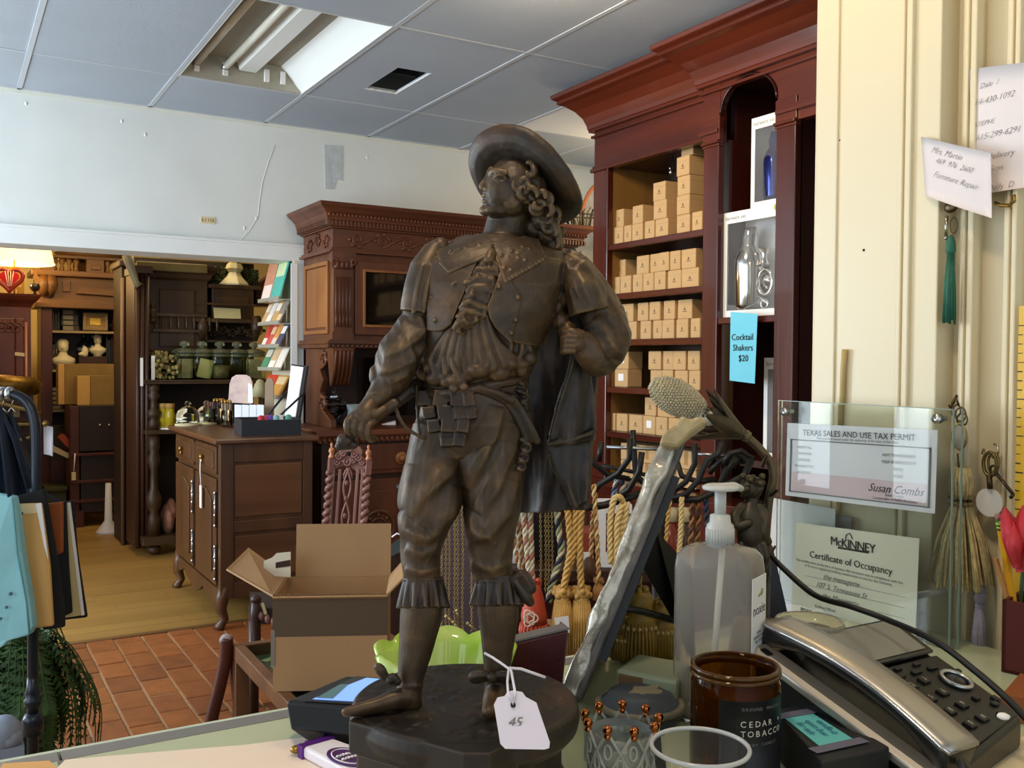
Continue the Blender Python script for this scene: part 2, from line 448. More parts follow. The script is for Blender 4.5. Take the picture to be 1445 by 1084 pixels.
def scroll(mb,o,ax,n,s,turns=1.6,th=.006,flip=1):
 P=[]
 for i in range(26):
  t=i/25;a=flip*t*turns*2*PI;r=s*(1-.82*t)
  P.append(o+ax*(r*math.cos(a))+Vector((0,0,1))*(r*math.sin(a))+n*.003)
 mb.tube(P,[th*(1-.5*i/25) for i in range(26)],6)
 for k in range(4):
  a=flip*(k*.9+.4);mb.ball(o+ax*(s*1.15*math.cos(a))+Vector((0,0,1))*(s*1.05*math.sin(a)),(.016,.008,.012),6)
for i in range(10):
 cv=MB();scroll(cv,Vector((dx0+.16+i*.165,YF-.002,2.132)),Vector((1,0,0)),Vector((0,-1,0)),.042,flip=1 if i%2 else -1)
 cv.tube([(dx0+.16+i*.165,YF-.003,2.09),(dx0+.24+i*.165,YF-.005,2.135),(dx0+.325+i*.165,YF-.003,2.17)],[.004,.008,.004],6);build('carved_scroll',cv,WAL_X,sb)
for i in range(3):
 cv=MB();scroll(cv,Vector((dx0-.002,YF+.1+i*.15,2.132)),Vector((0,1,0)),Vector((-1,0,0)),.042,flip=1 if i%2 else -1);build('carved_scroll',cv,WAL_X,sb)
m=MB()
m.box((dx0-.004,YF+.05,1.56),(dx0+.02,5.93,2.0))
build('side_panel',MB().box((dx0-.006,YF+.09,1.60),(dx0,5.90,1.97)),WAL_L,sb,bev=.006)
fr=MB()
for a,b in (((YF+.05,1.56),(YF+.075,2.0)),((5.91,1.56),(5.935,2.0)),((YF+.05,1.975),(5.935,2.0)),((YF+.05,1.56),(5.935,1.585))):fr.box((dx0-.014,a[0],a[1]),(dx0,b[0],b[1]))
build('side_moulding',fr,WAL_L,sb,bev=.004)
for xc in (xat(481,YF),2.87,2*2.87-xat(481,YF)):
 p=MB().box((xc-.06,YF-.03,1.56),(xc+.06,YF,1.95)).box((xc-.07,YF-.035,1.50),(xc+.07,YF,1.57))
 pl=build('pilaster',p,WAL,sb,bev=.003)
 fl_=MB()
 for k in range(5):
  fx=xc-.044+k*.022
  fl_.tube([(fx,YF-.031,1.60),(fx,YF-.031,1.90)],.007,6)
  fl_.tube([(fx,YF-.034,1.60),(fx,YF-.034,1.68)],.008,6)
 build('flute',fl_,WAL,pl)
 cp=MB().box((xc-.075,YF-.05,1.99),(xc+.075,YF,2.045))
 for sx in (-1,1):cp.tube([(xc+sx*.06+.024*math.cos(a*.7)*(1-a/14),YF-.05,1.985+.024*math.sin(a*.7)*(1-a/14)) for a in range(12)],.009,6)
 cp.box((xc-.05,YF-.045,1.95),(xc+.05,YF,1.99))
 for k in range(4):cp.ball((xc-.045+k*.03,YF-.05,1.97),(.013,.01,.022),6)
 build('capital',cp,WAL,pl)
MIRR=mat('dark_cabinet_glass','#15110d',.06,spec=.6)
def glazed(xa,xb):
 f=MB();z0,z1=1.555,2.0
 w_=.055
 f.box((xa,YF-.022,z0),(xa+w_,YF,z1));f.box((xb-w_,YF-.022,z0),(xb,YF,z1));f.box((xa,YF-.022,z0),(xb,YF,z0+w_));f.box((xa,YF-.022,z1-w_),(xb,YF,z1))
 dr=build('door',f,WAL,sb,bev=.004)
 build('glass',MB().box((xa+w_,YF-.008,z0+w_),(xb-w_,YF-.004,z1-w_)),MIRR,dr)
 mo=MB()
 for a,b in (((xa+w_-.008,z0+w_-.008),(xa+w_+.008,z1-w_+.008)),((xb-w_-.008,z0+w_-.008),(xb-w_+.008,z1-w_+.008)),((xa+w_,z0+w_-.008),(xb-w_,z0+w_+.008)),((xa+w_,z1-w_-.008),(xb-w_,z1-w_+.008))):mo.box((a[0],YF-.034,a[1]),(b[0],YF-.02,b[1]))
 build('bead_moulding',mo,WAL_L,dr,bev=.003)
 build('knob',MB().lathe([(.0,0),(.008,0),(.006,.012),(.015,.025),(.010,.036),(0,.038)],frame((xb-.02,YF-.02,1.6),(1,0,0),(0,0,1),(0,-1,0)),10),BRASS,dr)
glazed(xat(499,YF),2.78);glazed(2.96,2*2.87-xat(499,YF))
m=MB()
m.box((dx0-.03,YF-.045,1.475),(dx1+.03,5.98,1.525)).box((dx0-.045,YF-.06,1.50),(dx1+.045,5.98,1.515))
x=dx0-.04
while x<dx1:m.ball((x,YF-.05,1.485),(.012,.012,.012),6);x+=.03
build('waist_moulding',m,WAL_X,sb)
build('recess_back',MB().box((dx0,5.93,.99),(dx1,5.98,1.48)),WAL_D,sb)
build('recess_mirror',MB().box((dx0+.35,5.924,1.03),(dx1-.35,5.93,1.42)),MIRR,sb)
for sx,s_ in ((dx0+.02,1),(dx1-.02,-1)):
 out=[(5.97,1.475),(YF+.02,1.475),(YF+.03,1.42),(YF+.10,1.37),(YF+.22,1.34),(YF+.16,1.28),(YF+.22,1.2),(YF+.18,1.1),(YF+.03,1.04),(YF+.02,.99),(5.97,.99)]
 br=build('side_bracket',MB().prism(out,0,.04,frame((sx-.02,0,0),(0,1,0),(0,0,1),(1,0,0))),WAL,sb,bev=.006)
 for oy,oz,s2 in ((YF+.12,1.40,.05),(YF+.14,1.13,.05)):
  sc=MB();scroll(sc,Vector((sx-.022*s_,oy,oz)),Vector((0,1,0)),Vector((-s_,0,0)),s2,th=.011);build('scroll_carving',sc,WAL,br)
for xc in (xat(481,YF),2*2.87-xat(481,YF)):
 cb=MB()
 rings=[]
 for t in range(8):
  z=1.475-t*.032;o=.10*math.cos(t/7*1.35);wd=.068-t*.003
  rings.append([(xc-wd,YF+.05-o,z),(xc+wd,YF+.05-o,z),(xc+wd,YF+.06,z),(xc-wd,YF+.06,z)])
 cb.loft(rings,True,None,False)
 for k in range(5):
  fx=xc-.05+k*.025
  cb.tube([(fx,YF+.05-.10*math.cos(t/7*1.35)-.003,1.46-t*.031) for t in range(8)],.009,6)
 build('corbel',cb,WAL,sb)
YT=5.27
build('table_slab',MB().box((1.83,YT,.955),(3.9,5.98,.99)).box((1.845,YT+.012,.945),(3.885,5.98,.955)),WAL_X,sb,bev=.005)
d=MB();x=1.85
while x<3.88:d.ball((x,YT+.02,.932),(.011,.014,.016),6);x+=.033
d.box((1.86,YT+.03,.915),(3.87,5.97,.948))
build('bead_band',d,WAL_X,sb)
build('lower_case',MB().box((1.88,YT+.05,.06),(3.85,5.97,.92)).box((1.85,YT+.03,0),(3.88,5.97,.09)),WAL_D,sb,bev=.004)
xs=[1.93,2.55,3.19,3.80]
for i in range(3):
 a,b=xs[i],xs[i+1]-.03
 dw=build('drawer',MB().box((a,YT+.03,.72),(b,YT+.06,.90)).box((a+.03,YT+.022,.745),(b-.03,YT+.04,.875)),WAL,sb,bev=.005)
 for hx in ((a+b)/2,) if b-a<.2 else (a+.25*(b-a),a+.75*(b-a)):
  build('rosette_knob',MB().lathe([(0,0),(.038,0),(.040,.006),(.028,.01),(.018,.012),(.022,.022),(.012,.03),(0,.032)],frame((hx,YT+.022,.81),(1,0,0),(0,0,1),(0,-1,0)),14),WAL_L,dw)
 dr=build('lower_door',MB().box((a,YT+.03,.12),(b,YT+.06,.69)).box((a+.07,YT+.02,.19),(b-.07,YT+.04,.62)),WAL,sb,bev=.006)
 ro=MB();cx=(a+b)/2
 for r_,t_ in ((.10,.014),(.055,.010)):ro.tube([(cx+r_*math.cos(k*PI/10),YT+.015,.40+r_*math.sin(k*PI/10)) for k in range(20)],t_,6,closed=True)
 for k in range(8):ro.ball((cx+.075*math.cos(k*PI/4),YT+.015,.40+.075*math.sin(k*PI/4)),(.016,.012,.016),6)
 ro.ball((cx,YT+.015,.40),(.03,.02,.03),8)
 build('carved_roundel',ro,WAL,dr)
tg=thing('price_label','small folded white price tag on the sideboard slab behind the sword hand','tag',on(547,597,'z',.991))
o=on(547,599,'z',.991)
build('card',MB().hexa([o+Vector(p) for p in ((-.05,-.03,0),(.03,-.06,0),(.05,.0,0),(-.03,.03,0),(-.05,-.03,.002),(.03,-.06,.022),(.05,0,.024),(-.03,.03,.003))]),PAPER,tg)
vz=thing('glass_vase','small blue glass vase beside the sword hand','vase',on(503,604,'z',.991))
o=on(500,603,'z',.991)
build('body',MB().lathe([(0,0),(.03,0),(.045,.05),(.04,.1),(.05,.14),(.046,.14),(.036,.1),(.04,.05),(0,.01)],T(*o),16),mat('blue_grey_glass','#93a4ab',.15,trans=.3),vz)
cd=thing('crystal_dish','cut glass covered dish inside the sideboard recess','dish',on(472,600,'z',.991)+Vector((.05,.12,0)))
o=on(472,600,'z',.991)+Vector((.04,.12,.0))
build('bowl',MB().lathe([(0,0),(.05,0),(.02,.03),(.08,.09),(.085,.12),(.08,.12),(.07,.095),(0,.05)],T(*o),12),GLASS,cd)
build('lid',MB().lathe([(.086,.122),(.07,.15),(.02,.18),(.012,.2),(.022,.215),(0,.23)],T(*o),12),GLASS,cd)
def fan(cx,y,w_,h,nm,lab):
 t=thing(nm,lab,'screen',(cx,y,2.335))
 f=MB()
 arc=[(cx-w_/2*math.cos(a),y,2.345+h*math.sin(a)) for a in [PI*i/20 for i in range(21)]]
 f.tube(arc,.014,6)
 f.tube([(cx-w_/2,y,2.345),(cx+w_/2,y,2.345)],.012,6)
 build('arched_rim',f,mat('orange_pine','#b06a3c',.5),t)
 l=MB()
 for k in range(-4,5):
  for q in range(5):
   a=k*.33;rr=h*(.25+.17*q)
   p=(cx+rr*math.sin(a)*w_/2/h,y,2.345+rr*math.cos(a))
   if p[2]<2.35:continue
   l.tube([(p[0]+.03*math.cos(b*PI/4),y,p[2]+.03*math.sin(b*PI/4)) for b in range(8)],.003,4,closed=True)
 build('lattice',l,mat('cream_lattice','#cdb894',.6),t)
fan(xat(852,5.6),5.6,.44,.36,'arched_screen','arched wooden screen with cream lattice on top of the carved sideboard')
g=thing('wire_basket','dark wire basket with dried stems on the carved sideboard','basket',(xat(818,5.5),5.5,2.336))
b_=MB()
for k in range(10):
 a=k*.63;c_=ORG[g.name]
 b_.tube([c_+Vector((.1*math.cos(a),.06*math.sin(a),.006)),c_+Vector((.14*math.cos(a),.08*math.sin(a),.09+.02*(k%3)))],.005,5)
for z_,r_ in ((.01,.1),(.09,.14)):b_.tube([c_+Vector((r_*math.cos(a*.4),r_*.6*math.sin(a*.4),z_)) for a in range(16)],.005,5,closed=True)
build('wire',b_,IRON,g)
st=MB()
for k in range(7):st.tube([c_+Vector((.02*k-.06,0,.02)),c_+Vector((.035*k-.12,.0,.12)),c_+Vector((.05*k-.17,0,.14+.015*(k%4)))],.006,5)
build('stems',st,mat('dried_stem','#6e6242',.8),g)
# walnut chest under the opening
cx0,cx1,cy0,cy1,CT=1.21,1.70,4.95,6.08,.965
ch=thing('walnut_chest','walnut two-door chest with drawers and cabriole feet below the opening','cabinet',(1.45,5.5,0))
build('top',MB().box((cx0-.035,cy0-.03,CT),(cx1+.03,cy1+.03,CT+.028)),CAB_X,ch,bev=.008)
body=MB().box((cx0+.02,cy0+.015,.16),(cx1,cy1-.01,CT))
body.box((cx0,cy0,.16),(cx0+.07,cy0+.05,CT)).box((cx1-.05,cy0,.16),(cx1+.001,cy0+.05,CT)).box((cx0+.07,cy0+.002,CT-.10),(cx1-.05,cy0+.05,CT)).box((cx0+.07,cy0+.002,.50),(cx1-.05,cy0+.03,.56)).box((cx0+.07,cy0+.002,.16),(cx1-.05,cy0+.03,.24))
build('case',body,CAB,ch,bev=.004)
for z0,z1 in ((.58,.85),(.26,.48)):
 build('side_panel',MB().box((cx0+.075,cy0+.008,z0),(cx1-.055,cy0+.02,z1)),wood('chest_side_panel','#472b17','#6b4424',.45,'x',5),ch,bev=.004)
apr=[]
for i in range(25):
 t=i/24;apr.append((cy0+.02+t*(cy1-cy0-.04),.155-.05*abs(math.sin(t*PI*2.5))-(.03 if .4<t<.6 else 0)))
build('apron',MB().prism(apr+[(cy1-.02,.2),(cy0+.02,.2)],0,.025,frame((cx0+.005,0,0),(0,1,0),(0,0,1),(1,0,0))),CAB,ch,bev=.003)
for fx,fy,s_ in ((cx0+.03,cy0+.03,-1),(cx0+.03,cy1-.05,-1),(cx1-.03,cy0+.03,1),(cx1-.03,cy1-.05,1)):
 build('foot',MB().tube([(fx,fy,.22),(fx+s_*.015,fy,.16),(fx+s_*.02,fy,.1),(fx+s_*.0,fy,.05),(fx+s_*.025,fy,.018),(fx+s_*.03,fy,0)],[.035,.036,.03,.022,.026,.03],10),CAB,ch)
Yd=[cy0+.07,(cy0+cy1)/2-.02,(cy0+cy1)/2+.04,cy1-.06]
for k in range(2):
 a,b=Yd[2*k],Yd[2*k+1]
 d=build('drawer',MB().box((cx0-.006,a,.80),(cx0+.03,b,.945)).box((cx0-.014,a+.035,.825),(cx0,b-.035,.92)),CAB,ch,bev=.006)
 build('drop_pull',MB().ball((cx0-.026,(a+b)/2,.875),.013,8).tube([(cx0-.01,(a+b)/2,.875),(cx0-.03,(a+b)/2,.875)],.006,6).ball((cx0-.024,(a+b)/2,.85),(.007,.009,.014),8),BRASS,d)
 dr=build('door',MB().box((cx0-.006,a,.22),(cx0+.03,b,.775)),CAB,ch,bev=.004)
 pnl=[(a+.07,.28)]+[(a+.07+(b-a-.14)*t/10,.66+.05*math.sin(t/10*PI)) for t in range(11)]+[(b-.07,.28)]
 build('door_panel',MB().prism(pnl,0,.012,frame((cx0-.016,0,0),(0,1,0),(0,0,1),(1,0,0))),CAB,dr,bev=.006)
 hy=a-.012 if k==0 else a-.02
 for zc in (.34,.62):
  hg=MB();hg.tube([(cx0-.012,hy+.005,zc-.075),(cx0-.012,hy+.005,zc+.075)],[.006,.006],6);[hg.ball((cx0-.013,hy+.005,zc+q),(.008,.008,.012),6) for q in (-.085,-.03,.03,.085)];build('fiche_hinge',hg,STEEL,dr)
 build('keyhole_plate',MB().box((cx0-.010,b-.05,.48),(cx0-.004,b-.03,.58)),BRASS,dr,bev=.002)
build('center_panel',MB().box((cx0-.006,Yd[1]+.012,.82),(cx0,Yd[2]-.012,.93)),CAB,ch,bev=.004)
t=thing('hang_tag','long white price tag hanging from the walnut chest drawer pull','tag',(cx0-.03,Yd[0]+.2,.86))
y_=(Yd[0]+Yd[1])/2
build('string',MB().tube([(cx0-.03,y_,.865),(cx0-.034,y_-.01,.80),(cx0-.03,y_-.012,.72)],.003,5),PAPER,t)
build('card',MB().box((cx0-.034,y_-.034,.60),(cx0-.030,y_+.006,.72)),PAPER,t)
TZ=CT+.028
def P_(x,y,z):return on(x,y,'z',z)
a=P_(341,616,TZ);b=P_(425,614,TZ);
tr=thing('display_tray','black fabric display tray on the walnut chest','tray',((a.x+b.x)/2,a.y+.13,TZ))
ux=(b-a);Lx=ux.length;ux.normalize();uy=Vector((-ux.y,ux.x,0));Mt=frame(a,ux,uy)
TRAY=mat('black_felt','#1c1f26',.7)
h=.085;dp=.30
w_=MB()
w_.box((0,0,0),(Lx,dp,.006),Mt);w_.box((0,0,0),(Lx,.008,h),Mt);w_.box((0,dp-.008,0),(Lx,dp,h),Mt);w_.box((0,0,0),(.008,dp,h),Mt);w_.box((Lx-.008,0,0),(Lx,dp,h),Mt)
build('box',w_,TRAY,tr)
build('lining',MB().box((.01,.01,.045),(Lx-.01,dp-.01,.05),Mt),PAPER_L,tr)
sw=MB()
for nm,col,u_,v_ in (('red','#b02430',.36,.08),('rose','#c84a6a',.44,.1),('violet','#6d4aa0',.52,.1),('teal','#7fb0b0',.62,.09),('pale','#dfe0e4',.7,.1),('sea','#58a48c',.86,.14)):
 q=Mt@Vector((u_*Lx,v_,.05))
 s_=solo('ribbon_roll',MB().lathe([(0,0),(.016,0),(.02,.02),(.016,.05),(.008,.055),(0,.05)],T(*q),10),mat('ribbon_'+nm,col,.6),nm+' ribbon roll standing in the black display tray','ribbon',q,'ribbon rolls in the tray')
lid=thing('tray_lid','black lid leaning up behind the tray with a white price sheet','sign',Mt@Vector((Lx,.15,h)))
p0,p1,p2,p3=at(404,590,5.55),at(424,594,5.35),at(436,517,5.35),at(414,514,5.55)
n_=(p1-p0).cross(p3-p0).normalized()*.012
build('board',MB().hexa([p0,p1,p1+n_,p0+n_,p3,p2,p2+n_,p3+n_]),TRAY,lid)
q=[p0.lerp(p1,.12)+(p3-p0)*.04,p0.lerp(p1,.85)+(p3-p0)*.06,p3.lerp(p2,.86)-(p3-p0)*.03,p3.lerp(p2,.1)-(p3-p0)*.03]
e_=-n_.normalized()*.004 if n_.dot(VIEW)>0 else n_.normalized()*.004+n_
build('price_sheet',MB().hexa([q[0]+e_,q[1]+e_,q[1]+e_*1.3,q[0]+e_*1.3,q[3]+e_,q[2]+e_,q[2]+e_*1.3,q[3]+e_*1.3]),mat('bright_sheet','#f2f0f0',.7),lid)
for xa,ya,xb,yb in ((369,597,405,553),(383,598,428,556)):
 build('stay',MB().tube([at(xa,ya,5.22),at(xb,yb,5.34)],.0065,6),TRAY,lid)
sp=thing('soap_paddle','rounded pink printed wooden paddle standing on the walnut chest','board',at(338,572,5.75))
prof=[(322,568),(355,570),(356,540),(353,532),(347,529),(333,529),(327,533),(324,542)]
pp=[at(x,y,5.75) for x,y in prof]
mm=MB();nn=VIEW*.012
mm.add(pp+[p+nn for p in pp],[tuple(range(8))[::-1],tuple(range(8,16))]+[(i,(i+1)%8,8+(i+1)%8,8+i) for i in range(8)])
build('board',mm,mat('pink_print','#b79a98',.6,col2='#d6bfae',vscale=18),sp)
build('stripe',MB().hexa([at(350,568,5.745),at(357,569,5.745),at(357,569,5.76),at(350,568,5.76),at(350,540,5.745),at(356,543,5.745),at(356,543,5.76),at(350,540,5.76)]),PAPER,sp)
for i,(x,hh,col,lab) in enumerate(((296,.13,'#6b4a44','left'),(309,.14,'#3b2e33','mid'),(320,.14,'#8b7a62','right'))):
 q=P_(x,599 if i<2 else 602,TZ)
 t=thing('pen_jar',('small clear jar of dark pens beside the white saucers on the chest','middle clear jar of pens with gold caps on the chest','clear jar of pens standing next to the black tray')[i],'jar',q,'jars of pens')
 build('jar',MB().lathe([(0,.002),(.036,.002),(.036,.10),(.033,.10),(.033,.006),(0,.006)],T(*q),14),GLASS,t)
 for k in range(6):
  a=k*1.05;c0=q+Vector((.02*math.cos(a),.02*math.sin(a),.01))
  pn=build('pen',MB().tube([c0,c0+Vector((.008*math.cos(a),.008*math.sin(a),hh))],.0075,6),mat('pen_barrel',col,.3),t)
  if i:build('pen_cap',MB().ball(c0+Vector((.008*math.cos(a),.008*math.sin(a),hh)),(.010,.010,.014),8),BRASS,pn)
for i,(x,y,r_) in enumerate(((285,598,.06),(283,593,.06))):
 q=P_(285,597,TZ)+Vector((0,0,.014*i))
 solo('saucer',MB().lathe([(0,0),(.07,0),(.085,.010),(.085,.012),(.07,.004),(0,.004)],T(*q),20),PAPER,('lower','upper')[i]+' white saucer of the pair on the walnut chest','saucer',q,'white saucers on the chest')
for i in range(4):
 xa,xb=331+10.5*i,341+10.5*i
 Z=5.55
 p=[at(xa,596,Z),at(xb,596,Z),at(xb,596,Z+.1),at(xa,596,Z+.1),at(xa,571,Z),at(xb,571.5,Z),at(xb,571.5,Z+.1),at(xa,571,Z+.1)]
 solo('white_carton',MB().hexa(p),mat('carton_white','#dedff0',.6),('first','second','third','fourth')[i]+' small white carton from the pink paddle, behind the black tray','box',p[0],'white cartons behind the tray',bev=.002)
cb_=thing('calendar_board','tall tan board with rounded top standing behind the black tray','board',at(379,598,5.7))
pp=[at(x,y,5.7) for x,y in ((373,600),(386,600),(386,540),(384,535),(380,533),(376,536),(374,542))]
k=len(pp);mm=MB();mm.add(pp+[p+nn for p in pp],[tuple(range(k))[::-1],tuple(range(k,2*k))]+[(i,(i+1)%k,k+(i+1)%k,k+i) for i in range(k)])
build('board',mm,mat('tan_board','#8f7a62',.6),cb_)
# greeting-card rack on the jamb
RX=1.925
ry0,ry1=yat(415,RX),yat(384,RX)
rk=thing('card_rack','tall white card rack with stepped shelves beside the opening','rack',(RX,(ry0+ry1)/2,.9))
build('back_board',MB().box((RX,ry0+.01,1.0),(RX+.02,ry1,zat(400,372,'x',RX))),mat('rack_white','#d9d3bb',.5),rk)
build('edge_strip',MB().box((RX-.02,ry0,1.0),(RX+.02,ry0+.012,zat(414,372,'x',RX))),W_TRIM,rk)
rows=[(425,[('#c98f7a',372,'#f0e2e0'),('#49b3a6',386,'#cfe0b0')]),(458,[('#c2a27a',0,0),('#e2ddd8',0,0),('#c79f62',0,0),('#8b8478',0,0)]),(490,[('#c43a34',0,0),('#cf5a55',0,0),('#d79a52',0,0),('#4a4a68',0,0)]),(522,[('#4f8f70',0,0),('#d9b892',0,0),('#e9e2d6',0,0)]),(560,[('#d64a32',0,0),('#c8924a',0,0)])]
names=['top','second','third','fourth','bottom']
for i,(yb_,cards) in enumerate(rows):
 z=zat(398,yb_,'x',RX)
 build('shelf',MB().box((RX-.10,ry0+.012,z-.006),(RX,ry1,z)).box((RX-.10,ry0+.012,z),(RX-.094,ry1,z+.018)),mat('clear_acrylic','#d8d6c6',.15,trans=.5),rk)
 n=len(cards);st=(ry1-ry0-.03)/n
 hh=.26 if i==0 else .145
 for k,(c1,_a,c2) in enumerate(cards):
  y1_=ry1-k*st-.006;y0_=y1_-st+.012;o_=random.uniform(-.004,.004)
  p=[(RX-.088+o_,y0_,z+.001),(RX-.080+o_,y0_,z+.001),(RX-.080+o_,y1_,z+.001),(RX-.088+o_,y1_,z+.001),(RX-.022,y0_,z+hh),(RX-.014,y0_,z+hh),(RX-.014,y1_,z+hh),(RX-.022,y1_,z+hh)]
  p=[Vector(q) for q in p]
  cdm=mat('card_print',c1,.6,var=.12,vscale=40)
  word=['red','teal'][k] if i==0 else ['first','middle','later','last'][k]
  lab='%s greeting card on the %s shelf of the white card rack'%({'first':'innermost','middle':'second','later':'third','last':'outermost'}.get(word,word),names[i])
  gc=solo('greeting_card',MB().hexa(p),cdm,lab,'card',p[0],'greeting cards in the rack')
  f_=(0,.42) if (i+k)%2==0 else (.55,.93)
  def cpt(u,v_):return p[0].lerp(p[3],u).lerp(p[4].lerp(p[7],u),v_)+Vector((-.0012,0,0))
  cq=[cpt(.08,f_[0]+.04),cpt(.92,f_[0]+.04),cpt(.92,f_[1]),cpt(.08,f_[1])]
  build('printed_panel',MB().hexa(cq+[c_+Vector((.001,0,0)) for c_ in cq]),mat('card_panel',c2 or ('#efe6da','#e2c79a','#d9d0c4','#f0ece4')[(i*2+k)%4],.6),gc)
# back-room display dresser with the glass jars
def rect(x0,y0,x1,y1,Y,th,mb=None,up=True):
 a=on(x0,y0,'y',Y);b=on(x1,y1,'y',Y)
 return (mb or MB()).box((a.x,Y,b.z),(b.x,Y+th,a.z))
YD=7.05;YU=7.42
ds=thing('display_dresser','dark carved display dresser holding a row of glass jars in the back room','dresser',(on(290,790,'y',YD).x,7.3,0))
zs=zat(290,536,'y',YD);xs0=xat(205,YD);xs1=xat(380,YD)
build('jar_shelf',MB().box((xs0,YD,zs-.03),(xs1,YU+.1,zs)).box((xs0-.01,YD-.012,zs-.012),(xs1,YD,zs)),OLDW,ds,bev=.003)
z2=zat(225,607,'y',YD)
build('lower_shelf',MB().box((xs0,YD-.01,z2-.03),(xs1,YU+.1,z2)),OLDW,ds,bev=.003)
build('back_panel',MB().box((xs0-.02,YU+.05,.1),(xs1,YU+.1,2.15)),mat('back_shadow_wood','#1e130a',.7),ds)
build('bottom_shelf',MB().box((xs0-.02,YD-.02,.08),(xs1,YU+.1,.14)),OLDW,ds,bev=.004)
tp=[(.026,0),(.026,.06),(.018,.08),(.03,.10),(.034,.13),(.018,.16),(.016,.22),(.03,.26),(.02,.28),(.026,.30),(.026,.345)]
for x in (219,372):
 q=on(x,605,'y',YD);sc_=(zs-z2-.03)/.345
 build('turned_post',MB().lathe([(r_*1.5,z_*sc_) for r_,z_ in tp],T(q.x,YD+.05,z2),12),OLDW,ds)
for x,hgt in ((213,z2-.03),(370,z2-.03)):
 q=on(x,600,'y',YD);sc_=(hgt-.14)/.345
 build('leg',MB().lathe([(r_*1.6,z_*sc_) for r_,z_ in tp],T(q.x+.03,YD+.06,.14),12),OLDW,ds)
 build('foot',MB().ball((q.x+.03,YD+.06,.04),(.05,.05,.04),10),OLDW,ds)
zc=zat(250,392,'y',YU-.12);ux0,ux1=xat(207,YU-.1),xat(293,YU-.1)
zb=zat(250,515,'y',YU-.1)
build('upper_case',MB().box((ux0,YU-.1,zb),(ux1,YU+.05,zc)),OLDW,ds,bev=.004)
build('upper_cornice',MB().loft([[(ux0-o,YU-.1-o,z),(ux1+o,YU-.1-o,z),(ux1+o,YU+.05,z),(ux0-o,YU+.05,z)] for o,z in ((0,zc-.02),(.02,zc),(.03,zc+.03),(.07,zc+.06),(.08,zc+.09))],True,None,False),OLDW,ds)
build('cornice_board',rect(193,368,293,386,YU-.22,.03),mat('olive_lit_wood','#5d532f',.55,var=.15,vscale=9),ds,bev=.006)  # the lit olive look of the cornice front is put into the wood colour
rp_=MB();rect(225,408,275,490,YU-.115,.02,rp_)
build('raised_panel',rp_,OLDW,ds,bev=.006)
zg=zat(250,462,'y',YU-.16)
gl=MB()
for k in range(9):gl.lathe([(.010,0),(.006,.02),(.011,.05),(.006,.08),(.010,.10)],T(ux0+.05+k*.055,YU-.16,zg-.02),8)
gl.box((ux0+.03,YU-.17,zg+.08),(ux1-.02,YU-.15,zg+.10)).box((ux0+.03,YU-.17,zg-.035),(ux1-.02,YU-.15,zg-.015))
build('spindle_gallery',gl,OLDW,ds)
q=on(215,455,'y',YU-.16)
build('urn_finial',MB().lathe([(.03,0),(.03,.02),(.012,.03),(.036,.07),(.03,.09),(.01,.10),(.02,.12),(0,.15)],T(q.x,YU-.16,q.z),12),OLDW,ds)
build('mid_ledge',MB().box((ux0,YU-.2,zb-.03),(ux1+.02,YU+.05,zb)),OLDW,ds,bev=.003)
zc2=zat(330,408,'y',YU-.08);vx0,vx1=xat(299,YU-.08),xat(358,YU-.08);zsh=zat(330,450,'y',YU-.16)
build('small_case',MB().box((vx0,YU-.08,zsh),(vx1,YU+.05,zc2)).box((vx0-.03,YU-.11,zc2),(vx1+.05,YU+.05,zc2+.03)),OLDW,ds,bev=.004)
build('raised_panel',rect(306,418,352,432,YU-.095,.02),OLDW,ds,bev=.006)
build('card_ledge',MB().box((xat(272,YU-.16),YU-.16,zsh-.03),(xat(366,YU-.16),YU+.05,zsh)),OLDW,ds,bev=.003)
build('ledge_rail',MB().box((xat(275,YU-.16),YU-.165,zsh+.10),(xat(362,YU-.16),YU-.15,zsh+.115)),OLDW,ds)
for x in (285,361):
 q=on(x,462,'y',YU-.12)
 cbm=MB().tube([(q.x,YU-.13,q.z+.08),(q.x,YU-.15,q.z),(q.x,YU-.10,q.z-.1)],[.035,.045,.02],8)
 for k in (-1,0,1):cbm.tube([(q.x+k*.018,YU-.17,q.z+.03),(q.x+k*.018,YU-.17,q.z-.04)],.007,5)
 build('corbel',cbm,OLDW,ds)
cvm=MB()
for k in range(6):scroll(cvm,Vector((vx0+.03+k*.07,YU-.02,zat(320,468,'y',YU))),Vector((1,0,0)),Vector((0,-1,0)),.032,flip=1 if k%2 else -1)
build('carved_panel',cvm,OLDW,ds)
build('inner_ledge',rect(289,480,358,484,YU-.1,.12),OLDW,ds)
stl=MB()
xa,xb=xat(190,YD+.1),xat(206,YD+.1)
ztop=zat(190,385,'y',YD+.1)
for k in range(3):stl.tube([(xa+.02+k*.032,YD+.1,0.05),(xa+.02+k*.032,YD+.1,ztop)],.018,8)
stl.box((xa,YD+.1,.05),(xb,YU+.1,ztop))
stl.box((xa-.01,YD+.06,ztop),(xb+.04,YU+.1,ztop+.05))
build('reeded_stile',stl,WAL_D,ds)
vol=MB().tube([on(x,y,'y',YD+.08) for x,y in ((180,360),(183,372),(188,386),(192,398),(196,404))],[.04,.034,.03,.022,.03],10).tube([on(x,y,'y',YD+.08) for x,y in ((190,384),(200,381),(207,384))],[.012,.02,.012],8)
build('scroll_crest',vol,mat('pale_scroll','#7b7358',.5),ds)
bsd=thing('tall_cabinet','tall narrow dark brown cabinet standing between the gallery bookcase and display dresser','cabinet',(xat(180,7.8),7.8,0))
build('side',MB().box((xat(172,7.6),7.6,.0),(xat(194,7.6),8.0,zat(176,372,'y',7.6))),mat('shadowed_side_wood','#24150c',.6),bsd,bev=.004)
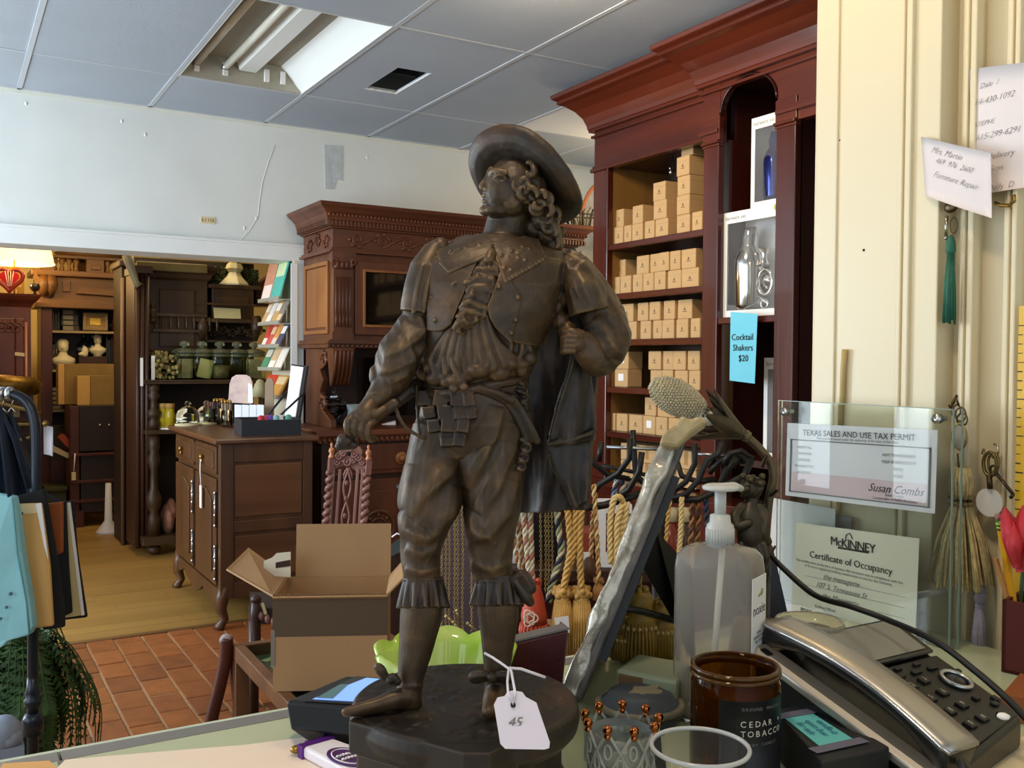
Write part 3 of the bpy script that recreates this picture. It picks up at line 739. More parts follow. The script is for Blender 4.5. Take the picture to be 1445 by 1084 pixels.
build('front_edge',MB().tube([(xat(173,7.59),7.59,0),(xat(173,7.59),7.59,zat(172,392,'y',7.59))],.014,8),mat('edge_highlight_wood','#6a4a38',.35),bsd)
build('cornice',MB().box((xat(169,7.57),7.57,zat(176,376,'y',7.57)),(xat(197,7.57),8.0,zat(176,366,'y',7.57))),WAL_D,bsd,bev=.01)
build('white_cord_tag',MB().box((xat(198,7.03),7.03,zat(200,545,'y',7.03)),(xat(202,7.03),7.036,zat(200,505,'y',7.03))),PAPER,ds)
def jar(x,lab,content,first=False):
 q=Vector((xat(x,YD+.12),YD+.12,zs))
 t=thing('apothecary_jar',lab,'jar',q,'glass jars on the display dresser')
 R=.088
 build('jar',MB().lathe([(0,0),(R,0),(R,.17),(R*.9,.19),(R*.86,.19),(R*.95,.165),(R*.95,.008),(0,.008)],T(*q),18),GLASSG,t)
 build('lid',MB().lathe([(0,.192),(R*1.04,.192),(R*1.04,.205),(R*.7,.222),(.02,.228),(.014,.238),(.034,.25),(.036,.265),(.02,.28),(0,.282)],T(*q),18),GLASSL,t)
 build('rim_band',MB().lathe([(R*.9,.168),(R*1.01,.168),(R*1.01,.188),(R*.9,.188)],T(*q),18,closed=True),GLASSL,t)
 if content=='paper':
  build('paper_sachet',MB().box((-.055,-.02,.01),(.055,.01,.15),T(q.x,q.y,q.z,.1)),mat('sachet','#a89a76',.8,var=.2,vscale=30),t)
 elif content=='note':
  build('note',MB().box((-.05,-.03,.012),(.05,-.026,.15),T(q.x,q.y,q.z)@Matrix.Rotation(.22,4,'Y')),mat('cream_note','#cfc488',.7),t)
 elif content=='low':
  build('contents',MB().lathe([(0,.01),(.07,.01),(.07,.10),(0,.11)],T(*q),14),mat('seed_mix','#6e6444',.8,var=.3,vscale=60),t)
 return t
jar(253+7,'jar with a tan sachet, next to the potpourri block','paper')
jar(285,'jar with a tilted cream note inside','note')
jar(310,'jar half full of brown seed mix','low')
jar(334,'empty glass jar in the row on the display dresser','')
jar(358,'last jar of the row, with a tall brown sachet','paper')
q=Vector((xat(233,YD+.12),YD+.12,zs))
pb=thing('potpourri_jar','square glass vase full of gold potpourri with a white spine','vase',q)
pm=MB()
for k in range(90):pm.ball(q+Vector((random.uniform(-.085,.085),random.uniform(-.06,.06),random.uniform(.01,.2))),(random.uniform(.008,.02),)*3,6)
build('potpourri',pm,mat('gold_petals','#7a6a34',.6,col2='#b9a46a',vscale=25),pb,kind='stuff')
build('vase',MB().box((-.10,-.075,0),(.10,.075,.21),T(*q)),mat('thin_glass','#e7ead8',.03,trans=1,ior=1.1),pb)
build('label_strip',MB().box((-.108,-.08,0),(-.085,-.076,.17),T(*q)),PAPER,pb)
q=Vector((xat(326,YU-.18),YU-.14,zsh))
solo('price_card',MB().hexa([on(302,449,'y',YU-.17),on(340,450,'y',YU-.17),on(340,450,'y',YU-.16),on(302,449,'y',YU-.16),on(301,434,'y',YU-.15),on(339,436,'y',YU-.15),on(339,436,'y',YU-.14),on(301,434,'y',YU-.14)]),mat('yellow_card','#b9b283',.7),'cream price card propped on the upper ledge of the display dresser','card',q)
for i,x in enumerate((231,240)):
 q=Vector((xat(x,YD+.04),YD+.04+.03*(1-i),z2))
 t=thing('oil_bottle',('back','front')[i]+' yellow oil bottle with a cork on the lower shelf','bottle',q,'yellow oil bottles')
 build('bottle',MB().lathe([(0,.01),(.035,.01),(.035,.11),(.03,.125),(.03,.15),(0,.15)],T(*q),12),mat('yellow_oil','#c9b32c',.15,trans=.35),t)
 build('cork',MB().lathe([(0,.15),(.032,.15),(.032,.185),(0,.187)],T(*q),12),mat('cork','#a98548',.8),t)
 build('base',MB().lathe([(0,0),(.04,0),(.04,.010),(0,.012)],T(*q),12),PAPER,t)
zc3=CT+.028
for i,(x,Y,R,z_) in enumerate(((265,6.0,.07,CT+.028),(291,6.06,.062,CT+.028))):
 q=Vector((xat(x,Y),Y,z_))
 t=thing('glass_cloche',('larger clear glass cloche with a round knob on the chest','smaller glass cloche half hidden behind the pen jars')[i],'cloche',q,'glass cloches')
 build('dome',MB().lathe([(R,.02),(R,.06),(R*.88,.09),(R*.5,.112),(.014,.118),(.01,.125),(.02,.135),(.012,.148),(0,.15)],T(*q),18,caps=False),GLASSG,t)
 build('tray',MB().lathe([(0,0),(R*1.1,0),(R*1.1,.012),(0,.018)],T(*q),18),mat('pale_tray','#b8ab84',.6),t)
bl=thing('metal_shade','small cream metal lampshade on a brass stand beside the tan board','lampshade',on(367,560,'y',5.95))
o=on(367,560,'y',5.95)
build('shade',MB().lathe([(.010,.11),(.022,.10),(.068,0),(.064,0),(.018,.097)],T(*o),14,caps=False),mat('cream_shade','#a39a74',.5),bl)
build('stand',MB().lathe([(0,CT+.0285),(.05,CT+.0285),(.05,CT+.036),(.006,CT+.045),(.006,o.z+.1),(0,o.z+.1)],T(o.x,o.y,0),12),BRASS,bl)
q=Vector((xat(330,YU),YU-.02,zc2+.03))
lp=thing('white_urn_base','white painted urn base standing on the small case of the display dresser','urn',q)
build('foot',MB().lathe([(0,0),(.115,0),(.115,.012),(.06,.07),(.045,.1)],T(*q),8,smooth=False),mat('cream_paint','#b9b291',.5),lp)
build('stem',MB().lathe([(.045,.1),(.07,.13),(.06,.16),(.04,.18),(.075,.21),(.075,.30),(.06,.33),(0,.33)],T(*q),8,smooth=False),mat('cream_paint2','#a9a382',.5),lp)
MOSS=mat('moss','#2c3416',.9,var=.3,vscale=60,bump=.6,bscale=200)
for i,(x0,x1,y0,y1) in enumerate(((294,318,379,407),(336,363,382,408))):
 a=on(x0,y1,'y',YU+.03);b=on(x1,y0,'y',YU+.03)
 mm=MB().box((a.x,YU+.0,a.z),(b.x,YU+.1,b.z))
 for k in range(120):mm.ball((random.uniform(a.x,b.x),YU+random.choice((0,0,.03)),random.uniform(a.z,b.z)),random.uniform(.008,.016),6)
 solo('moss_block',mm,MOSS,('moss block before the white urn base','moss block past the white urn base')[i],'plant',a,'moss blocks')
rf=thing('model_roof','dark miniature pitched roof on top of the display dresser','birdhouse',on(374,430,'y',YU))
rp2=[on(x,y,'y',YU) for x,y in ((360,432),(362,402),(386,386),(392,386),(392,432))]
n=len(rp2);mm=MB().add(rp2+[p+Vector((0,.2,0)) for p in rp2],[tuple(range(n)),tuple(range(2*n-1,n-1,-1))]+[(i,n+i,n+(i+1)%n,(i+1)%n) for i in range(n)])
build('roof',mm,OLDR,rf)
bd=MB()
for k in range(3):bd.tube([on(361,415+6*k,'y',YU-.01),on(390,405+7*k,'y',YU-.01)],.008,5)
build('shingle_courses',bd,OLDR,rf)
solo('cloth_bundle',MB().ball(Vector((xat(238,YD+.1),YD+.15,.24)),(.05,.08,.12),10).ball(Vector((xat(243,YD+.1),YD+.15,.3)),(.04,.06,.09),10),mat('pink_cloth','#a8745c',.8,var=.2,vscale=30),'bundle of pink cloth on the bottom shelf under the jars','cloth',(xat(238,YD+.1),YD+.15,.14))
# back room, far left: bookcase, armoire, trunk, lamp
YK=9.2
bk=thing('gallery_bookcase','brown oak bookcase with a baluster gallery in the far back room','bookcase',(xat(115,YK),YK+.2,0))
kx0,kx1=xat(58,YK),xat(176,YK)
def zk(y,Y=YK):return zat(115,y,'y',Y)
build('side',MB().box((kx0,YK,0),(kx0+.09,YK+.4,zk(430))),OLDR,bk,bev=.004)
build('side',MB().box((kx1-.09,YK,0),(kx1,YK+.4,zk(430))),OLDR,bk,bev=.004)
build('back',MB().box((kx0,YK+.38,0),(kx1,YK+.4,zk(430))),WAL_D,bk)
hd=MB().box((kx0-.03,YK-.03,zk(432)),(kx1+.03,YK+.4,zk(392)))
hd.box((kx0-.08,YK-.08,zk(392)),(kx1+.06,YK+.4,zk(384))).box((kx0-.05,YK-.05,zk(436)),(kx1+.03,YK+.4,zk(428)))
build('head_board',hd,MIDW,bk,bev=.008)
build('raised_panel',MB().prism([(xat(107,YK),zk(415)),(xat(166,YK),zk(417)),(xat(160,YK),zk(408)),(xat(113,YK),zk(406))],0,.03,frame((0,YK-.03,0),(1,0,0),(0,0,1))),MIDW,bk,bev=.004)
build('raised_panel',MB().box((xat(88,YK),YK-.045,zk(413)),(xat(99,YK),YK-.03,zk(398))),MIDW,bk,bev=.004)
for x in (62,72):
 build('console',MB().tube([(xat(x,YK),YK-.05,zk(395)),(xat(x,YK),YK-.10,zk(405)),(xat(x,YK),YK-.05,zk(420))],[.045,.05,.02],8),MIDW,bk)
gy_=YK-.03
gm=MB().box((kx0,gy_-.03,zk(366,gy_)),(kx1,gy_+.03,zk(362,gy_)))
build('gallery_rail',gm,MIDW,bk,bev=.003)
zb_=zk(385)
for x in (78,88,98,108,152,162,170):
 hgt=zk(366)-zb_
 build('baluster',MB().lathe([(.02,0),(.02,.03),(.012,.05),(.028,.09),(.012,.13),(.02,hgt)],T(xat(x,gy_),gy_,zb_),10),MIDW,bk)
build('gallery_panel',MB().box((xat(122,gy_),gy_-.03,zb_),(xat(147,gy_),gy_+.03,zk(366))).box((xat(128,gy_),gy_-.045,zk(381)),(xat(142,gy_),gy_-.03,zk(374))),MIDW,bk,bev=.006)
build('gallery_post',MB().box((kx0,gy_-.05,zb_),(kx0+.1,gy_+.05,zk(363))),MIDW,bk)
build('urn_finial',MB().lathe([(.03,0),(.02,.02),(.055,.07),(.05,.085),(.015,.10),(.012,.12),(0,.125)],T(kx0+.06,gy_,zk(363)),12),MIDW,bk)
shz={}
for nm,y in (('upper',467),('middle',522),('lower',578),('base',640)):
 z=zk(y);shz[nm]=z
 build('shelf',MB().box((kx0+.09,YK+.02,z-.02),(kx1-.09,YK+.38,z)),mat('pale_shelf_edge','#8f7a58',.5),bk)
fr_=thing('gilt_picture','small gilt frame with yellow mat on the upper shelf','picture frame',(xat(134,YK+.1),YK+.1,shz['upper']))
a=on(117,466,'y',YK+.1);b=on(152,442,'y',YK+.1)
f_=MB()
for p in ((a.x,a.z,a.x+.03,b.z),(b.x-.03,a.z,b.x,b.z),(a.x,a.z,b.x,a.z+.03),(a.x,b.z-.03,b.x,b.z)):f_.box((p[0],YK+.09,p[1]),(p[2],YK+.12,p[3]))
build('moulding',f_,mat('tan_gilt','#8a6f46',.5),fr_,bev=.004)
build('mat_board',MB().box((a.x+.03,YK+.105,a.z+.03),(b.x-.03,YK+.11,b.z-.03)),mat('brown_mat','#8d6d42',.7),fr_)
build('picture',MB().box((a.x+.06,YK+.10,a.z+.05),(b.x-.06,YK+.105,b.z-.05)),mat('yellow_print','#d6b448',.6,var=.2,vscale=40),fr_)
MARB=mat('cream_marble','#d8cba6',.5)
def bust(x,z,s,lab,Y=YK+.14):
 t=thing('marble_bust',lab,'bust',(xat(x,Y),Y,z))
 o=Vector((xat(x,Y),Y,z))
 build('shoulders',MB().lathe([(0,0),(.05*s,0),(.045*s,.02*s),(.095*s,.06*s),(.09*s,.09*s),(.035*s,.12*s),(.03*s,.14*s),(0,.14*s)],T(*o),14),MARB,t)
 build('head',MB().ball(o+Vector((0,0,.185*s)),(.043*s,.05*s,.058*s),12).ball(o+Vector((-.01*s,-.05*s,.175*s)),(.01*s,.014*s,.016*s),6).ball(o+Vector((0,.015*s,.215*s)),(.048*s,.045*s,.036*s),10),MARB,t)
bust(89,shz['middle'],1.1,'cream marble bust of a draped head on the middle shelf')
bust(138,shz['middle']+.12,.8,'small pale bust beside the dark bottles above the cartons')
solo('white_ornament',MB().ball((xat(120,YK+.1),YK+.1,shz['middle']+.16),(.03,.02,.05),8).ball((xat(117,YK+.1),YK+.1,shz['middle']+.14),(.04,.02,.02),8),MARB,'white porcelain bird ornament beside the pale bust','ornament',(xat(119,YK+.1),YK+.1,shz['middle']+.12))
solo('book_stand',MB().box((xat(111,YK+.1),YK+.06,shz['middle']),(xat(150,YK+.1),YK+.3,shz['middle']+.12)),WAL_D,'dark plinth carrying the small pale bust','plinth',(xat(130,YK),YK+.1,shz['middle']))
bcols=['#1c1a17','#2b2a28','#191d1c','#332a22','#23211d']
nb=0
def books(x0,x1,shelf,n,hh,lab,stack=False):
 z=shz[shelf]
 for k in range(n):
  col=random.choice(bcols)
  mt=mat('book_cloth',col,.6)
  if stack:
   xa,xb=xat(x0,YK+.08),xat(x1,YK+.08);h0=hh/n
   m_=MB().box((xa+random.uniform(0,.03),YK+.08,z+k*h0+.001),(xb-random.uniform(0,.04),YK+.3,z+(k+1)*h0-.002));org=(xa,YK+.08,z)
   pg=MB().box((xa+.02,YK+.076,z+k*h0+.006),(xb-.05,YK+.08,z+(k+1)*h0-.006))
  else :
   xa=xat(x0+(x1-x0)*k/n,YK+.1);xb=xat(x0+(x1-x0)*(k+1)/n,YK+.1)
   h1=hh*random.uniform(.85,1);m_=MB().box((xa+.002,YK+.1,z),(xb-.002,YK+.3,z+h1));org=(xa,YK+.1,z)
   pg=MB().box((xa+.008,YK+.097,z+h1*.62),(xb-.008,YK+.1,z+h1*.78))
  ordn=['first','second','third','fourth','fifth','sixth'][k]
  t=tag(build('old_book',m_,mt,None,org),'%s %s'%(ordn,lab),'book','old books in the gallery bookcase')
  build('spine_label',pg,mat('spine_label','#77705c',.6),t)
books(74,85,'upper',3,.22,'upright dark book from the bookcase side, upper shelf')
books(86,112,'upper',4,.19,'book up from the shelf in the lying stack beside the gilt frame',True)
books(70,82,'middle',3,.25,'upright dark book from the bookcase side, behind the bust')
books(69,94,'lower',5,.2,'grey book up from the shelf in the lower lying stack',True)
for k,x in enumerate((97,101)):
 solo('blue_book',MB().box((xat(x-1.8,YK+.08),YK+.08,shz['lower']),(xat(x+1.8,YK+.08),YK+.28,shz['lower']+.19)),mat('blue_cloth',('#4a5b78','#7c8ba3')[k],.6),('dark blue','pale blue')[k]+' upright book beside the lower book stack','book',(xat(x,YK),YK+.08,shz['lower']),'blue books on the lower shelf')
for k in range(4):
 x=(118,130,141,163)[k];z=shz['middle'] if k<3 else shz['upper']
 if k<3:z+=.12
 q=Vector((xat(x,YK+.22),YK+.22,z))
 t=thing('dark_bottle',('dark blue bottle near the marble bust','squat black bottle behind the small bust','black bottle with a round glint','dark bottle at the end of the upper shelf')[k],'bottle',q,'dark bottles in the gallery bookcase')
 build('body',MB().lathe([(0,0),(.05,0),(.06,.05),(.05,.12),(.02,.15),(.018,.2),(.024,.21),(0,.21)],T(*q),12),mat('ink_glass','#121826',.1),t)
 build('label',MB().lathe([(.057,.04),(.06,.05),(.057,.08)],T(*q),12,caps=False),mat('dull_label','#5b6470',.6),t)
solo('black_album',MB().box((xat(150,YK+.1),YK+.1,shz['middle']+.0),(xat(152.5,YK+.1),YK+.3,shz['middle']+.3)).box((xat(153,YK+.1),YK+.1,shz['middle']),(xat(156,YK+.1),YK+.3,shz['middle']+.27)).box((xat(157,YK+.1),YK+.1,shz['middle']),(xat(160,YK+.1),YK+.3,shz['middle']+.29)),mat('album_cloth','#20232a',.5),'set of thin dark albums at the end of the middle shelf','album',(xat(155,YK),YK+.1,shz['middle']))
solo('wicker_tray',MB().lathe([(0,0),(.2,0),(.3,.07),(.29,.075),(.19,.02),(0,.02)],T(xat(128,YK+.2),YK+.25,zk(385)+.02)@Matrix.Translation((0,0,.10)),20).lathe([(.0,0),(.14,0),(.14,.1),(0,.1)],T(xat(128,YK+.2),YK+.25,zk(385)+.02),12),mat('wicker','#6a4a28',.8,var=.3,vscale=80,bump=.5,bscale=200),'round wicker tray on top of the gallery bookcase','basket',(xat(128,YK+.2),YK+.25,zk(385)+.02))
pc=thing('framed_print','cream framed print with a dark pendant above the display dresser','picture',(xat(205,9.9),9.97,2.5))
build('sheet',MB().box((xat(182,9.95),9.95,zat(200,366,'y',9.95)-.12),(xat(226,9.95),9.97,2.75)),mat('lit_sheet','#d9cf9f',.7),pc)
build('heart',MB().prism([(xat(200,9.94),2.56),(xat(208,9.94),2.56),(xat(204,9.94),2.45)],0,.01,frame((0,9.95,0),(1,0,0),(0,0,1))),WAL_D,pc)
ar=thing('red_armoire','dark red armoire with a cornice at the far left of the back room','wardrobe',(xat(18,8.75),9,0))
YA=8.6
az=zat(20,428,'y',YA);ax0,ax1=xat(-45,YA),xat(44,YA)
build('case',MB().box((ax0,YA,.08),(ax1,YA+.5,az)),OLDR,ar,bev=.004)
build('cornice',MB().loft([[(ax0-o,YA-o,z),(ax1+o,YA-o,z),(ax1+o,YA+.5,z),(ax0-o,YA+.5,z)] for o,z in ((0,az-.03),(.02,az),(.05,az+.03),(.07,az+.06),(.075,az+.075))],True,None,False),OLDR,ar)
build('door',MB().box((xat(22,YA),YA-.02,.15),(ax1-.05,YA,az-.12)),OLDR,ar,bev=.006)
build('door',MB().box((ax0+.06,YA-.02,.15),(xat(21,YA),YA,az-.12)),OLDR,ar,bev=.006)
build('door_moulding',MB().tube([(xat(37,YA-.025),YA-.025,.2),(xat(37,YA-.025),YA-.025,zat(37,455,'y',YA))],.012,6),mat('worn_edge_wood','#8a5a48',.3),ar,label='pale worn vertical edge')
build('tag',MB().box((-.035,0,-.014),(.035,.004,.014),T(xat(28,YA-.03),YA-.03,zat(28,500,'y',YA))@Matrix.Rotation(.12,4,'Y')),mat('tan_tag','#b9a684',.7),ar)
for i in range(3):
 scm=MB();scroll(scm,Vector((xat(4+10*i,YA-.02),YA-.02,az-.2)),Vector((1,0,0)),Vector((0,-1,0)),.05)
 build('carved_scroll',scm,OLDR,ar)
atop=az+.076
hr=thing('glass_heart','red striped glass heart standing on the armoire','ornament',(xat(14,YA+.05),YA+.05,atop))
hp=[]
for i in range(28):
 a=2*PI*i/28;hp.append((16*math.sin(a)**3,13*math.cos(a)-5*math.cos(2*a)-2*math.cos(3*a)-math.cos(4*a)))
o=Vector((xat(14,YA),YA+.03,atop+.12))
build('outer_heart',MB().tube([o+Vector((p[0]*.0062,0,p[1]*.0062)) for p in hp],.016,8,closed=True),mat('dark_red_enamel','#7a1712',.3),hr)
build('inner_heart',MB().prism([(p[0]*.0045,p[1]*.0045) for p in hp],0,.03,frame(o+Vector((0,.02,0)),(1,0,0),(0,0,1))),mat('red_glass','#b21c22',.15),hr,bev=.006)
stp=MB()
for k in range(4):stp.tube([o+Vector((-.03+.02*k,-.014,.06)),o+Vector((-.012+.008*k,-.014,-.06))],.004,5)
build('white_stripe',stp,mat('pink_stripe','#e6c4bc',.3),hr)
ld=thing('lamp_shade_lamp','gilt geometric table lamp with a lit cream shade on the armoire','lamp',(xat(22,YA+.25),YA+.25,atop))
YL=YA+.25
def sq(x0,y0,x1,y1,th=.012):
 a=on(x0,y1,'y',YL);b=on(x1,y0,'y',YL);mm=MB()
 mm.box((a.x,YL-th,a.z),(a.x+.022,YL+th,b.z)).box((b.x-.022,YL-th,a.z),(b.x,YL+th,b.z)).box((a.x,YL-th,a.z),(b.x,YL+th,a.z+.022)).box((a.x,YL-th,b.z-.022),(b.x,YL+th,b.z));return mm
for r_ in ((13,377,28,389),(6,389,34,408),(24,409,34,415)):build('square_ring',sq(*r_),mat('antique_gilt','#8a6a2c',.35,.8),ld)
build('rod',MB().tube([on(20,415,'y',YL),on(20,340,'y',YL)],.008,6),BRASS,ld)
SH=mat('lit_shade','#f6e2b0',.8,emit='#ffd27a',estr=2.4)
q=on(20,371,'y',YL)
build('shade',MB().lathe([(.30,0),(.25,.26),(.245,.26),(.295,0)],T(q.x,q.y,q.z),28,caps=False),SH,ld)
build('shade_rim',MB().tube([(q.x+.30*math.cos(a*PI/14),q.y+.30*math.sin(a*PI/14),q.z) for a in range(28)],.008,6,closed=True),mat('rim_braid','#ffe9b8',.6,emit='#ffdf9a',estr=1.5),ld)
fb=thing('finial_stand','black ball finial on a rod beside the armoire top','ornament',(xat(49,YA+.1),YA+.1,atop))
build('ball',MB().ball(on(49,405,'y',YA+.1),.04,12),mat('black_ball','#17110c',.3),fb)
build('rod',MB().tube([on(49,405,'y',YA+.1),Vector((xat(49,YA+.1),YA+.1,atop-.02))],.010,6),mat('rod_black','#17110c',.3),fb)
sn=solo('folded_sign',MB().hexa([on(46,392,'y',YK-.3),on(55,406,'y',YK-.3),on(55,406,'y',YK-.28),on(46,392,'y',YK-.28),on(50,384,'y',YK-.3),on(58,396,'y',YK-.3),on(58,396,'y',YK-.28),on(50,384,'y',YK-.28)]),mat('aged_card','#8a6b45',.7),'tilted brown card sign hooked on the corner of the gallery bookcase','sign',on(50,395,'y',YK-.3))
bt=thing('brass_coal_scuttle','wide dull brass scuttle in front of the red armoire','scuttle',on(20,556,'y',8.0))
q=on(12,556,'y',8.0)
build('bowl',MB().lathe([(.12,-.02),(.2,.02),(.22,.1),(.16,.14),(.14,.14),(.2,.09),(.18,.02),(.1,0)],T(q.x,q.y,q.z)@Matrix.Rotation(.1,4,'Y'),20,caps=False),mat('dull_brass','#6f5420',.4,.8,var=.3,vscale=20),bt)
build('stand',MB().box((q.x-.15,q.y-.1,0),(q.x+.16,q.y+.1,q.z)),WAL_D,bt)
for k in range(3):
 zz=zat(20,575+22*k,'y',7.9)
 solo('brass_plate',MB().lathe([(0,0),(.14,0),(.16,.02),(0,.015)],T(xat(23,7.7),7.7,zz)@Matrix.Rotation(.3-.25*k,4,'Y'),16).box((xat(23,7.7)-.02,7.69,zz-.06),(xat(23,7.7)+.02,7.71,zz)),mat('tan_ware','#8a7a4e',.5),('top','middle','lowest')[k]+' tan dish of the stand behind the black garment rack','dish',(xat(23,7.7),7.7,zz-.06),'tan dishes behind the rack')
YT2=8.55
tk=thing('lidded_chest','dark lidded wooden chest under two cardboard cartons in the back room','chest',(xat(145,YT2),YT2+.2,0))
tx0,tx1=xat(112,YT2),xat(184,YT2);tz=zat(145,572,'y',YT2);tm=zat(145,640,'y',YT2)
build('lid',MB().box((tx0,YT2,tm+.02),(tx1,YT2+.45,tz)),mat('trunk_wood','#241610',.45),tk,bev=.006)
build('body',MB().box((tx0+.01,YT2+.01,.12),(tx1-.01,YT2+.45,tm)),mat('trunk_wood2','#28180f',.45),tk,bev=.004)
build('side_board',MB().box((tx0-.07,YT2+.01,.1),(tx0,YT2+.45,tz-.005)),OLDR,tk,bev=.004)
for k,y in enumerate((640,678,705)):build('ledge',MB().box((tx0-.06,YT2-.02,zat(145,y,'y',YT2)-.015),(tx1+.01,YT2+.02,zat(145,y,'y',YT2)+.01)),OLDR,tk,bev=.003)
for x in (tx0-.03,tx1-.05):build('leg',MB().box((x,YT2,0),(x+.06,YT2+.06,.14)),OLDR,tk)
for x in (141,154):build('lock_stud',MB().ball(on(x,600,'y',YT2-.004),.010,8),STEEL,tk)
t=thing('luggage_tag','cream luggage tag hanging on the corner of the dark trunk','tag',on(104,660,'y',YT2-.03))
build('string',MB().tube([on(106,640,'y',YT2-.03),on(104,665,'y',YT2-.03)],.005,5),PAPER,t)
a=on(101,678,'y',YT2-.03);b=on(107,666,'y',YT2-.03)
build('card',MB().box((a.x,a.y,a.z),(b.x,a.y+.004,b.z)),mat('tag_cream','#c9b98e',.7),t)
for nm,x0,x1,xs,y0,y1,Y,lab in (('a',113,178,105,514,532,YT2+.06,'upper wide cardboard carton lying behind the other on the trunk'),('b',128,178,113,530,571,YT2+.02,'nearer cardboard carton with a pale end on the trunk')):
 a=on(x0,y1,'y',Y);b=on(x1,y0,'y',Y);c_=on(xs,y1,'y',Y+.25)
 z0_=tz if nm=='b' else tz
 m_=MB().box((a.x,Y,z0_+.0005),(b.x,Y+.17,b.z)) if nm=='b' else MB().box((a.x-.1,Y+.15,z0_+.0005),(b.x,Y+.36,b.z))
 t=thing('carton',lab,'box',(a.x,Y,z0_),'cartons on the trunk')
 build('box',m_,mat('old_carton','#7c6030',.8,var=.08,vscale=8),t,bev=.004)
 e_=MB().box((a.x-(.10 if nm=='b' else .15),Y+(.01 if nm=='b' else .16),z0_+.0005),(a.x-.001 if nm=='b' else a.x-.1,Y+(.16 if nm=='b' else .34),b.z-.004))
 build('end_flap',e_,mat('pale_carton','#b48b4e',.8),t,bev=.004)
t=thing('white_easel_leg','white plastic floor lamp foot standing in the dark gap','stand',on(153,752,'z',0))
q=on(153,752,'z',0)
build('post',MB().lathe([(.10,0),(.09,.02),(.03,.10),(.022,.4),(.0,.4)],T(*q),10),mat('dull_white','#b9b3b0',.5),t)
t=thing('red_book_pile','red clothbound book lying on papers beside the trunk','book',on(97,626,'y',YT2+.2))
q=on(92,628,'y',YT2+.12)
build('cover',MB().box((-.07,0,0),(.09,.2,.05),T(*q)@Matrix.Rotation(.9,4,'Y')),mat('red_cloth','#8f3522',.6),t)
build('pages',MB().box((-.1,.02,-.09),(.1,.2,-.05),T(*q)@Matrix.Rotation(.5,4,'Y')),mat('page_edges','#b8a68a',.7),t)
solo('green_crate',MB().box((on(64,708,'y',8.7).x,8.7,0),(on(94,708,'y',8.7).x,9.0,zat(80,690,'y',8.7))).box((on(63,708,'y',8.7).x,8.68,zat(80,693,'y',8.7)),(on(95,708,'y',8.7).x,9.02,zat(80,688,'y',8.7))),mat('dull_green','#3c3c24',.7),'low dull green lidded crate on the floor before the bookcase','crate',on(80,708,'y',8.7),bev=.004)
t=thing('plaid_case','grey patterned portfolio leaning behind the trunk','case',on(84,640,'y',8.9))
a=on(72,650,'y',9.08);b=on(100,600,'y',9.08)
build('body',MB().box((a.x,9.08,a.z),(b.x,9.13,b.z)),mat('dim_grey','#3a362e',.8,var=.3,vscale=30),t)
build('base',MB().box((a.x,9.05,0),(b.x,9.15,a.z)),OLDR,t)
# mahogany bookcase along the right
BX,BF,BB=3.05,2.985,3.46
def yb(x,y,X=BX):return on(x,y,'x',X).y
def zb2(x,y,X=BX):return on(x,y,'x',X).z
y_far=yb(838,330);y_in=yb(858,330);y_s1a=yb(993.5,330);y_s1=yb(993,330,BF);y_n0=yb(1014,330,BF);y_n1=yb(1095,330,BF);y_s2=yb(1122,330,BF)
y_end=1.9
bc=thing('mahogany_bookcase','tall red mahogany breakfront bookcase with shelves of small kraft boxes','bookcase',(3.2,3.2,0))
ZF0,ZF1=zb2(843,240),zb2(843,192)
build('far_side',MB().box((BX+.035,y_in,0),(BB,y_far-.002,2.7)),OAKIN,bc)
build('far_side_skin',MB().box((BX+.045,y_far-.001,0),(BB,y_far+.006,2.7)),MAHO_D,bc)
build('back_panel',MB().box((BB-.02,1.9,0),(BB,y_far,2.7)),mat('dark_back_oak','#3a2414',.6,var=.2,vscale=6,stretch=(1,1,.08)),bc)
def stile(X,a,b,nm='stile'):build(nm,MB().box((X-.006,a,.0),(X+.03,b,ZF0+.02)),MAHO,bc,bev=.004)
stile(BX,y_in,y_far)
build('divider',MB().box((BX+.045,y_n0+.01,0),(BB,y_s1a,2.7)),MAHO_D,bc)
stile(BF,y_n0,y_s1)
stile(BF,y_s2,y_n1)
build('divider',MB().box((BF+.045,y_s2+.01,0),(BB,y_n1-.005,2.7)),MAHO_D,bc)
stile(BX,y_end,y_end+.12)
build('niche_top',MB().box((BF+.03,y_n1,ZF1+.02),(BB,y_n0,ZF1+.05)),MAHO_D,bc)
def crown(X,a,b,nm,endcap=False):
 segs=[(a,b)] if X==BX else [(a,y_n1),(y_n0,b)]
 f=MB();mo=MB()
 for p,q in segs:
  f.box((X,p,ZF0-(.05 if X!=BX else 0)),(X+.04,q,ZF1+.12));e_=.018 if endcap and q==b else 0
  mo.box((X-.018,p,ZF0-.012),(X+.02,q+e_,ZF0+.008)).box((X-.010,p,ZF0+.008),(X+.02,q+e_*.5,ZF0+.022))
 build('frieze',f,MAHO_Y,bc)
 mo.box((X-.016,a,ZF1-.01),(X+.02,b+(.016 if endcap else 0),ZF1+.004)).box((X-.026,a,ZF1+.022),(X+.02,b+(.026 if endcap else 0),ZF1+.038))
 build('bead_moulding',mo,MAHO_Y,bc,bev=.003)
 pr=[(.03,ZF1+.036),(.034,ZF1+.06),(.05,ZF1+.10),(.08,ZF1+.14),(.125,ZF1+.175),(.15,ZF1+.185),(.155,ZF1+.195),(.15,ZF1+.20),(.175,ZF1+.215),(.18,ZF1+.235),(.17,ZF1+.24)]
 rings=[[(X-o,a,z),(X-o,b+(o if endcap else 0),z),(BB,b+(o if endcap else 0),z),(BB,a,z)] for o,z in pr]
 m_=MB().loft(rings,True,None,False)
 o=build(nm,m_,MAHO_Y,bc,bev=.004)
crown(BX,y_s1-.01,y_far,'cornice',True)
